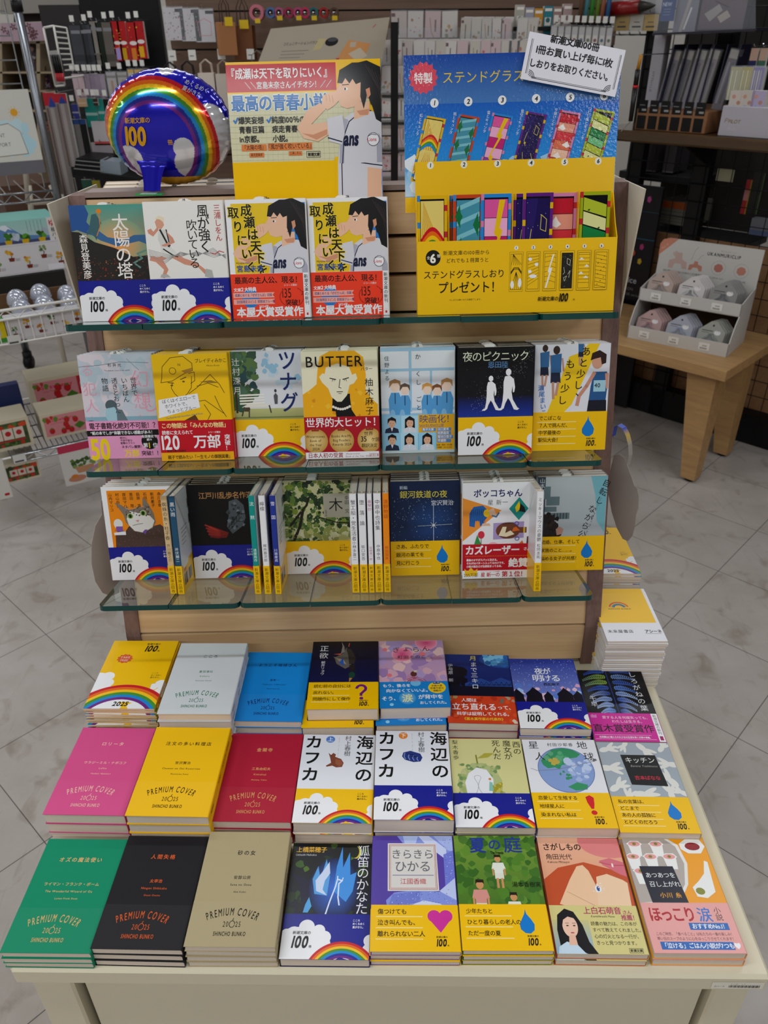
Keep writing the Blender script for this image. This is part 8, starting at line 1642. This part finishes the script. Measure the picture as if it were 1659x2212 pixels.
for tier, zt, yt, cols in ((0, .126, .070, (('#9a7a6a', 'tan'), ('#bdb8b8', 'white'), ('#3f4a48', 'dark grey'))), (1, .004, .020, (('#a06a68', 'pink'), ('#7f8aa0', 'blue grey'), ('#6f786a', 'sage')))):
    for gi, (col, nm) in enumerate(cols):
        for k in range(5):
            M = KM @ MX.Translation((.058+gi*.108+k*.004, yt+k*.012, zt)) @ MX.Rotation(-.42, 4, 'X'); q = thing('clip_pack', '%s clip blister pack on the %s tier, %s' % (nm, ['upper', 'lower'][tier], ['frontmost', 'second from the front', 'third from the front', 'fourth from the front', 'hindmost'][k]), 'clip pack', M=M, group='clip packs in the counter display')
            PG_ = [(-.044, 0), (.044, 0), (.044, .066), (.010, .098), (-.010, .098), (-.044, .066)]; XZ = MX(((1, 0, 0, 0), (0, 0, 1, 0), (0, 1, 0, 0), (0, 0, 0, 1)))
            mb = MB(); mb.prism(PG_, 0, .0012, mat('clipcard_'+nm.replace(' ', '_'), mixc(col, '#c8c0bc', .35), .5), M=XZ); c = Cv(88, 98); c.ell(44, 84, 3.4, 3.4, '#2a2426', 12); c.rect(10, 64, 36, 2.4, '#444'); c.rect(10, 58, 24, 1.6, '#666'); c.ell(62, 62, 11, 8, '#d8d4d4', 14); c.line([(57, 66), (63, 70), (68, 64)], 1, '#555'); c.to(mb, MATTE, MX(((1, 0, 0, -.044), (0, 0, -1, -.0001), (0, 1, 0, 0), (0, 0, 0, 1)))); mb.build('card', q)
            mb = MB(); mb.prism([(x*.62, y*.5+.006) for x, y in PG_], -.009, 0, BL_, M=XZ); mb.build('blister', q)
            mb = MB(); mb.tube([(-.026, -.006, .012), (-.022, -.006, .034), (-.008, -.006, .042), (-.006, -.006, .054), (.006, -.006, .054), (.008, -.006, .042), (.022, -.006, .034), (.026, -.006, .012)], .0034, mat('clip_'+nm.replace(' ', '_'), col, .35), 6); mb.build('clip', q)

# right: black gridded fixture with the pen shelf
GN = V((-.7071, -.7071, 0)); GD = V((.7071, -.7071, 0)); GB = V((1.30, 2.43, 0))
def gp(x, y, off=0): return onpl(x, y, GB+GN*off, GN)
r = thing('grid_fixture', 'black gridded fixture running back along the right side', 'wall fixture', loc=(0, 0, 0)); s0 = -.43; s1_ = 1.0; g0 = lambda s, z, o_=0: GB+GD*s+GN*o_+V((0, 0, z))
mb = MB(); mb.box((0, 0, 0), (s1_-s0, .06, .12), DARK, M=frame(g0(s0, FLOOR, -.06), GD, GN, (0, 0, 1))); mb.build('plinth', r)
for s in [(gp(1462, 640)-GB).dot(GD), (gp(1462, 640)-GB).dot(GD)+.62, s0+.02]: mb = MB(); mb.box((-.03, -.04, 0), (.03, .0, 1.7), DARK, M=frame(g0(s, FLOOR), GD, GN, (0, 0, 1))); mb.build('upright', r)
mb = MB(); n = int((s1_-s0)/.05)
for i in range(n+1): mb.tube([g0(s0+i*.05, FLOOR+.1, .004), g0(s0+i*.05, 1.25, .004)], .0017, DARK, 4)
for i in range(28): mb.tube([g0(s0, FLOOR+.14+i*.06, .007), g0(s1_, FLOOR+.14+i*.06, .007)], .0017, DARK, 4)
mb.build('wire_grid', r)
mb = MB(); mb.box((0, 0, 0), (s1_-s0, .012, .62), wood('fixture_ply', '#84603f', '#9a7350', (2, 30, 30), .6), M=frame(g0(s0, FLOOR+.10, -.075), GD, GN, (0, 0, 1))); mb.build('lower_board', r)
mb = MB(); mb.box((0, 0, 0), (s1_-s0, .012, 1.0), mat('dark_back_board', '#2d2826', .7), M=frame(g0(s0, FLOOR+.72, -.30), GD, GN, (0, 0, 1))); mb.build('upper_board', r)
zsh = gp(1500, 292, .30).z
r = thing('pen_shelf', 'dark wooden pen shelf with a shiny edge on the black gridded fixture', 'shelf', M=frame(g0(s0, 0), GD, GN, (0, 0, 1))); mb = MB(); mb.bbox((0, .012, zsh-.035), (s1_-s0, .30, zsh), wood('dark_shelf_wood', '#3d2e20', '#54402c', (2, 30, 30), .12), .006); mb.build('board', r)
for s in (.3, .9, 1.4): mb = MB(); mb.prism([(0.012, zsh-.035), (.24, zsh-.035), (.012, zsh-.12)], s, s+.012, DARK, M=MX(((0, 0, 1, 0), (1, 0, 0, 0), (0, 1, 0, 0), (0, 0, 0, 1)))); mb.build('bracket', r)
def gbox(name, label, cat, tl, tr, bl, off, dep, col, art=None, group=None, **kw): return boxpx(name, label, cat, tl, tr, bl, GB+GN*off, dep, col, art, group, n_=GN, **kw)
r = gbox('pen_stand', 'small wooden pen stand with six black-labelled cells on the pen shelf', 'pen stand', (1377, 234), (1530, 240), (1377, 286), .26, .10, '#8f6644', None, part='block', zb=zsh+.0005)
W6 = (gp(1530, 240, .24)-gp(1377, 234, .24)).dot(GD)
for i in range(6): mb = MB(); x = W6*(i+.12)/6.2; ww = W6*.125; mb.box((x, .052, .0), (x+ww, .09, .0012), DARK); mb.box((x, .004, .0), (x+ww, .044, .0012), mat('cell_dark', '#100c0a', .9)); c = Cv(ww*1000, 38); c.rect(3, 22, ww*600, 2, '#8a8a8a'); c.rect(ww*400, 6, ww*500, 6, '#9a9a9a'); c.to(mb, MATTE, MX.Translation((x, .052, .00122))); mb.build('cell', KIDS[r.name][0])
gbox('pen_box', 'white gold-lettered display box at the right end of the pen shelf', 'display box', (1562, 228), (1700, 236), (1556, 287), .27, .12, '#b4b0b8', lambda c: (c.T('PILOT', c.w*.13, c.h*.42, c.h*.16, '#8a744a', b=.03, sh=.2), c.T('Ｐ', c.w*.05, c.h*.42, c.h*.2, '#8a744a', sh=.2), c.T('ilmily', c.w*.14, c.h*.18, c.h*.16, '#c0bcc4')), zb=zsh+.0005)
gbox('counter_block', 'wooden base block under the clear pen packs on the pen shelf', 'display base', (1386, 222), (1562, 228), (1386, 288), .13, .11, '#7d5a3c', zb=zsh+.0005)
gbox('pen_box', 'tall white pen carton with grey side leaning left of the clear pen packs', 'carton', (1414, 75), (1440, 76), (1389, 223), .14, .04, '#a8a4ac', lambda c: c.T('JETSTREAM', c.w*.5, c.h*.5, c.w*.26, '#6a6870', a='c', rot=1.5), zb=zsh+.0005)
for i, (x, col, nm) in enumerate(((1462, '#7d7684', 'grey'), (1490, '#5a5560', 'dark'), (1518, '#8d8690', 'pale grey'), (1546, '#8a8088', 'mauve grey'), (1590, '#6a5f6c', 'plum'))):
    packet('pen_pack', '%s pen pack in clear film, %s from the left on the pen shelf' % (nm, ordn[i]), 'pen pack', x, 110-i*.5, 17, 104, GB+GN*(.14+.004*i), GN, plain(col, strip(.86, .14, '#a8a29e'), strip(.1, .7, mixc(col, '#1a1a22', .5), .5, .25), strip(.1, .7, '#8f8a94', .15, .2)), 'clear pen packs on the pen shelf', t=.02, hook=False, bag=True, lean=-.16)
for i in range(6): mb = MB(); x = 1440+i*29; slabpx(mb, [(x-18, 222), (x-16, 222), (x+18, 96), (x+16, 96)], GB+GN*.16, GN, .08, mat('navy_divider', '#2a2840', .3)); r = mb.build('navy_divider'); tag(r, 'dark navy slanting divider, %s from the left between the pen packs' % ordn[i], 'divider', 'dividers between the pen packs')
for i, (x, col, nm) in enumerate(((1594, '#c9c0b8', 'cream'), (1618, '#c4bcb4', 'beige'), (1642, '#b4a8c4', 'lilac'))):
    packet('pen_bundle', '%s flower-printed pen card at the right shelf end, %s from the left' % (nm, ordn[i]), 'pen pack', x, 196, 24, 34, GB+GN*.25, GN, plain(col, spot(.3, .7, .14, '#c8988a'), spot(.7, .4, .14, '#b88a7a'), spot(.4, .2, .1, '#8fb0c0')), 'flower-printed pen cards', t=.03, hook=False)
    packet('pen_bundle', 'bundle of %s pens standing behind the flower-printed cards' % ['pale yellow', 'yellow', 'violet'][i], 'pen pack', x-1, 145, 20, 56, GB+GN*.20, GN, plain(['#b4b08a', '#b4a860', '#8a7ab0'][i], *[strip(0, .9, mixc('#d8d8c8', '#7a7a68', .5*(q % 2)), .1+q*.2, .08) for q in range(4)]), 'pen bundles behind the cards', t=.02, hook=False, bag=True)
for i, (x, col) in enumerate(((1632, '#1f2458'), (1652, '#3f6a5a'))): packet('pen_pouch', '%s wrapped pen top hanging at the right edge above the pens' % ['navy', 'green'][i], 'pen pack', x, 104, 13, 52, GB+GN*.16, GN, plain(col, strip(.6, .4, '#b89a8a')), 'wrapped pen tops', t=.012, hl=.155)
# pictures and the acrylic case above
gbox('picture_poster', 'blue and grey panel with a big white NEW behind the clear case', 'sign', (1432, -4), (1462, -4), (1424, 46), .16, .005, '#4a5a8a', lambda c: (c.rect(0, 0, c.w, c.h, '#3f5488'), c.T('NEW', c.w*.08, c.h*.62, c.w*.3, '#b8c0d4', b=.04, sx=.9), *[c.rect(c.w*.2, c.h*(.5-.12*i), c.w*.5, 2, '#7f8cb0') for i in range(3)]))
gbox('picture_poster', 'grey panel picturing a slim pen beside the blue NEW panel', 'sign', (1464, -4), (1512, -4), (1456, 70), .15, .005, '#8f8c98', lambda c: (c.rect(0, 0, c.w, c.h, '#8a8794'), c.line([(c.w*.35, c.h*.05), (c.w*.6, c.h)], c.w*.14, '#b0a8a4'), c.line([(c.w*.5, c.h*.1), (c.w*.7, c.h*.7)], c.w*.08, '#d8d8dc')))
gbox('picture_poster', 'purple-brown picture panel with square paper shapes, top right', 'sign', (1518, -4), (1616, -4), (1512, 64), .15, .005, '#6a5a64', lambda c: (c.rect(0, 0, c.w, c.h, '#6f6068'), c.poly([(c.w*.1, c.h*.5), (c.w*.4, c.h*.8), (c.w*.5, c.h*.6), (c.w*.25, c.h*.25)], '#a8a0a0'), c.poly([(c.w*.4, c.h*.4), (c.w*.6, c.h*.6), (c.w*.7, c.h*.4), (c.w*.5, c.h*.2)], '#b4aaa2'), c.line([(c.w*.3, c.h*.9), (c.w*.6, c.h*.7)], 3, '#3a3a4a')))
r = thing('acrylic_case', 'clear acrylic case with dark edges around the pen pictures', 'display case', loc=(0, 0, 0)); mb = MB(); slabpx(mb, [(1410, 78), (1632, 68), (1632, -30), (1420, -30)], GB+GN*.20, GN, .002, ACRYL); mb.build('front_sheet', r); mb = MB(); slabpx(mb, [(1408, 76), (1634, 66), (1634, 62), (1409, 72)], GB+GN*.21, GN, .2, mat('case_edge', '#2a2838', .2)); mb.build('bottom_edge', r)
# giant red pen on its white board
gbox('pen_board', 'white header board carrying the giant red pen', 'sign board', (1290, -10), (1440, -14), (1290, 34), .02, .02, '#b4b2b4')
r = thing('giant_pen', 'giant red model pen with a dark tip on the white header board', 'model pen', loc=(0, 0, 0)); mb = MB(); a, b, d_, e_ = gp(1300, 22, .06), gp(1384, 14, .06), gp(1408, 12, .06), gp(1416, 11, .06); mb.tube([a, b], .022, mat('red_barrel', '#8a1a1c', .3), 14); mb.build('barrel', r); mb = MB(); mb.tube([b, d_, e_], [.021, .008, .002], mat('pen_tip', '#3a3632', .4), 14); mb.build('tip', r)
for i, x in enumerate((1316, 1346, 1378, 1408)): packet('shelf_ticket', '%s name ticket on the rail under the giant red pen, %s from the left' % (['white', 'cream', 'white', 'cream'][i], ordn[i]), 'ticket', x, 31, 28, 27, GB+GN*.05, GN, plain(['#b8b4ac', '#b8a070', '#b4b0a8', '#b49c6c'][i], strip(.2, .1, '#555', .2, .6), strip(.5, .06, '#666', .3, .4)), 'name tickets under the giant pen', t=.003, hl=.09)
for i in range(4): mb = MB(); a = gp(1335+i*22, 75, .02); mb.tube([a-GN*.05, a+GN*.06, a+GN*.07+V((0, 0, .012))], .003, CHROME, 6); r = mb.build('hook'); tag(r, 'empty chrome hook under the name tickets, %s from the left' % ordn[i], 'hook', 'empty chrome hooks')
# hanging marker
a, b, d_ = gp(1385, 118, .31), gp(1378, 150, .31), gp(1362, 262, .31); r = thing('hanging_marker', 'black and yellow marker with a red ring hanging on a bead chain', 'pen', loc=(0, 0, 0)); mb = MB(); mb.tube([a, b], .006, mat('marker_yellow', '#b8841c', .4), 8); mb.build('yellow_end', r); mb = MB(); mb.tube([b, b.lerp(d_, .3)], .008, mat('marker_black', '#141214', .35), 10); mb.tube([b.lerp(d_, .35), d_], [.009, .007], mat('marker_black', '#141214', .35), 10); mb.build('barrel', r); mb = MB(); mb.tube([b.lerp(d_, .3), b.lerp(d_, .35)], .009, mat('ring_red', '#c81c24', .4), 10); mb.build('ring', r); mb = MB(); mb.tube([d_, gp(1352, 272, .31), gp(1342, 284, .31)], .0016, CHROME, 5); mb.build('bead_chain', r); mb = MB(); mb.tube([a, a-GN*.303], .0016, CHROME, 5); mb.build('hanging_wire', r)
# black stationery standee
r = gbox('pen_standee', 'tall black card standee with neon pen motifs beside the right walnut end', 'standee', (1350, 396), (1434, 400), (1338, 640), .03, .018, '#121018', lambda c: (c.rect(0, 0, c.w, c.h, '#121018'), c.rect(0, c.h*.58, c.w, 3, '#1f5a74'), c.rect(0, c.h*.80, c.w, 2, '#1f4a5a'), c.T('Juice', c.w*.3, c.h*.2, c.w*.2, '#a8a8b0', b=.02), c.T('NEON', c.w*.36, c.h*.14, c.w*.1, '#77777f'), c.T('COLOR series', c.w*.26, c.h*.095, c.w*.09, '#77777f'), *[c.ell(c.w*x, c.h*y, c.w*.06, c.w*.08, k, 5) for x, y, k in ((.7, .52, '#a83a74'), (.5, .46, '#b8502c'), (.7, .4, '#b8a02c'), (.4, .33, '#8a3a8a'), (.7, .9, '#a84a84'), (.5, .9, '#3f8a8a'))]), zb=-.02, grow=.43)
# things seen behind the grid
gbox('magazine_stack', 'stack of magazines with an orange cover behind the black grid', 'magazines', (1428, 432), (1500, 446), (1426, 482), -.10, .17, '#7a766e', lambda c: (c.rect(0, c.h*.7, c.w*.8, c.h*.3, '#a85a30'), *[c.rect(0, c.h*.14*i, c.w, 1.4, '#4a4844') for i in range(5)]))
gbox('black_shelf', 'black lower shelf behind the wire grid', 'shelf', (1338, 486), (1620, 500), (1338, 500), -.08, .2, '#151315'); gbox('black_shelf', 'black upper shelf behind the wire grid', 'shelf', (1338, 368), (1510, 378), (1338, 384), -.08, .2, '#151315')
for i, (x, y) in enumerate(((1372, 306), (1402, 308), (1440, 310))): gbox('acrylic_tray', 'clear acrylic sheet tray behind the grid, %s from the left' % ordn[i], 'tray', (x, y), (x+24, y+2), (x-6, y+62), -.10, .12, '#4a464c', plain('#57525a', strip(0, 1, '#7a6a6a' if i == 0 else '#5f5b62', .1, .25), strip(0, .05, '#8a8690')), 'acrylic trays behind the grid')
gbox('white_card', 'blank cream card seen through the black grid', 'card', (1551, 362), (1588, 366), (1546, 390), -.012, .002, '#b4b49a'); gbox('pouch', 'red and yellow pouch hanging behind the black grid', 'pouch', (1614, 388), (1626, 390), (1602, 462), -.03, .01, '#a8202a', plain('#a8202a', strip(.4, .3, '#b87a80'), strip(0, 1, '#a88a1c', .8, .2))); gbox('pouch', 'black and green pouch beside the red one behind the grid', 'pouch', (1630, 372), (1656, 374), (1622, 462), -.03, .01, '#1a1c18', plain('#1a1c18', strip(0, 1, '#4a6a3a', .85, .1)))
gbox('grey_pack', 'grey crumpled pack behind the grid, right of the clip display top', 'pack', (1625, 470), (1700, 474), (1612, 505), -.03, .03, '#7a7c84', plain('#7a7c84', strip(0, .3, '#5f6a8a')))

bpy.data.scenes.remove(GS)
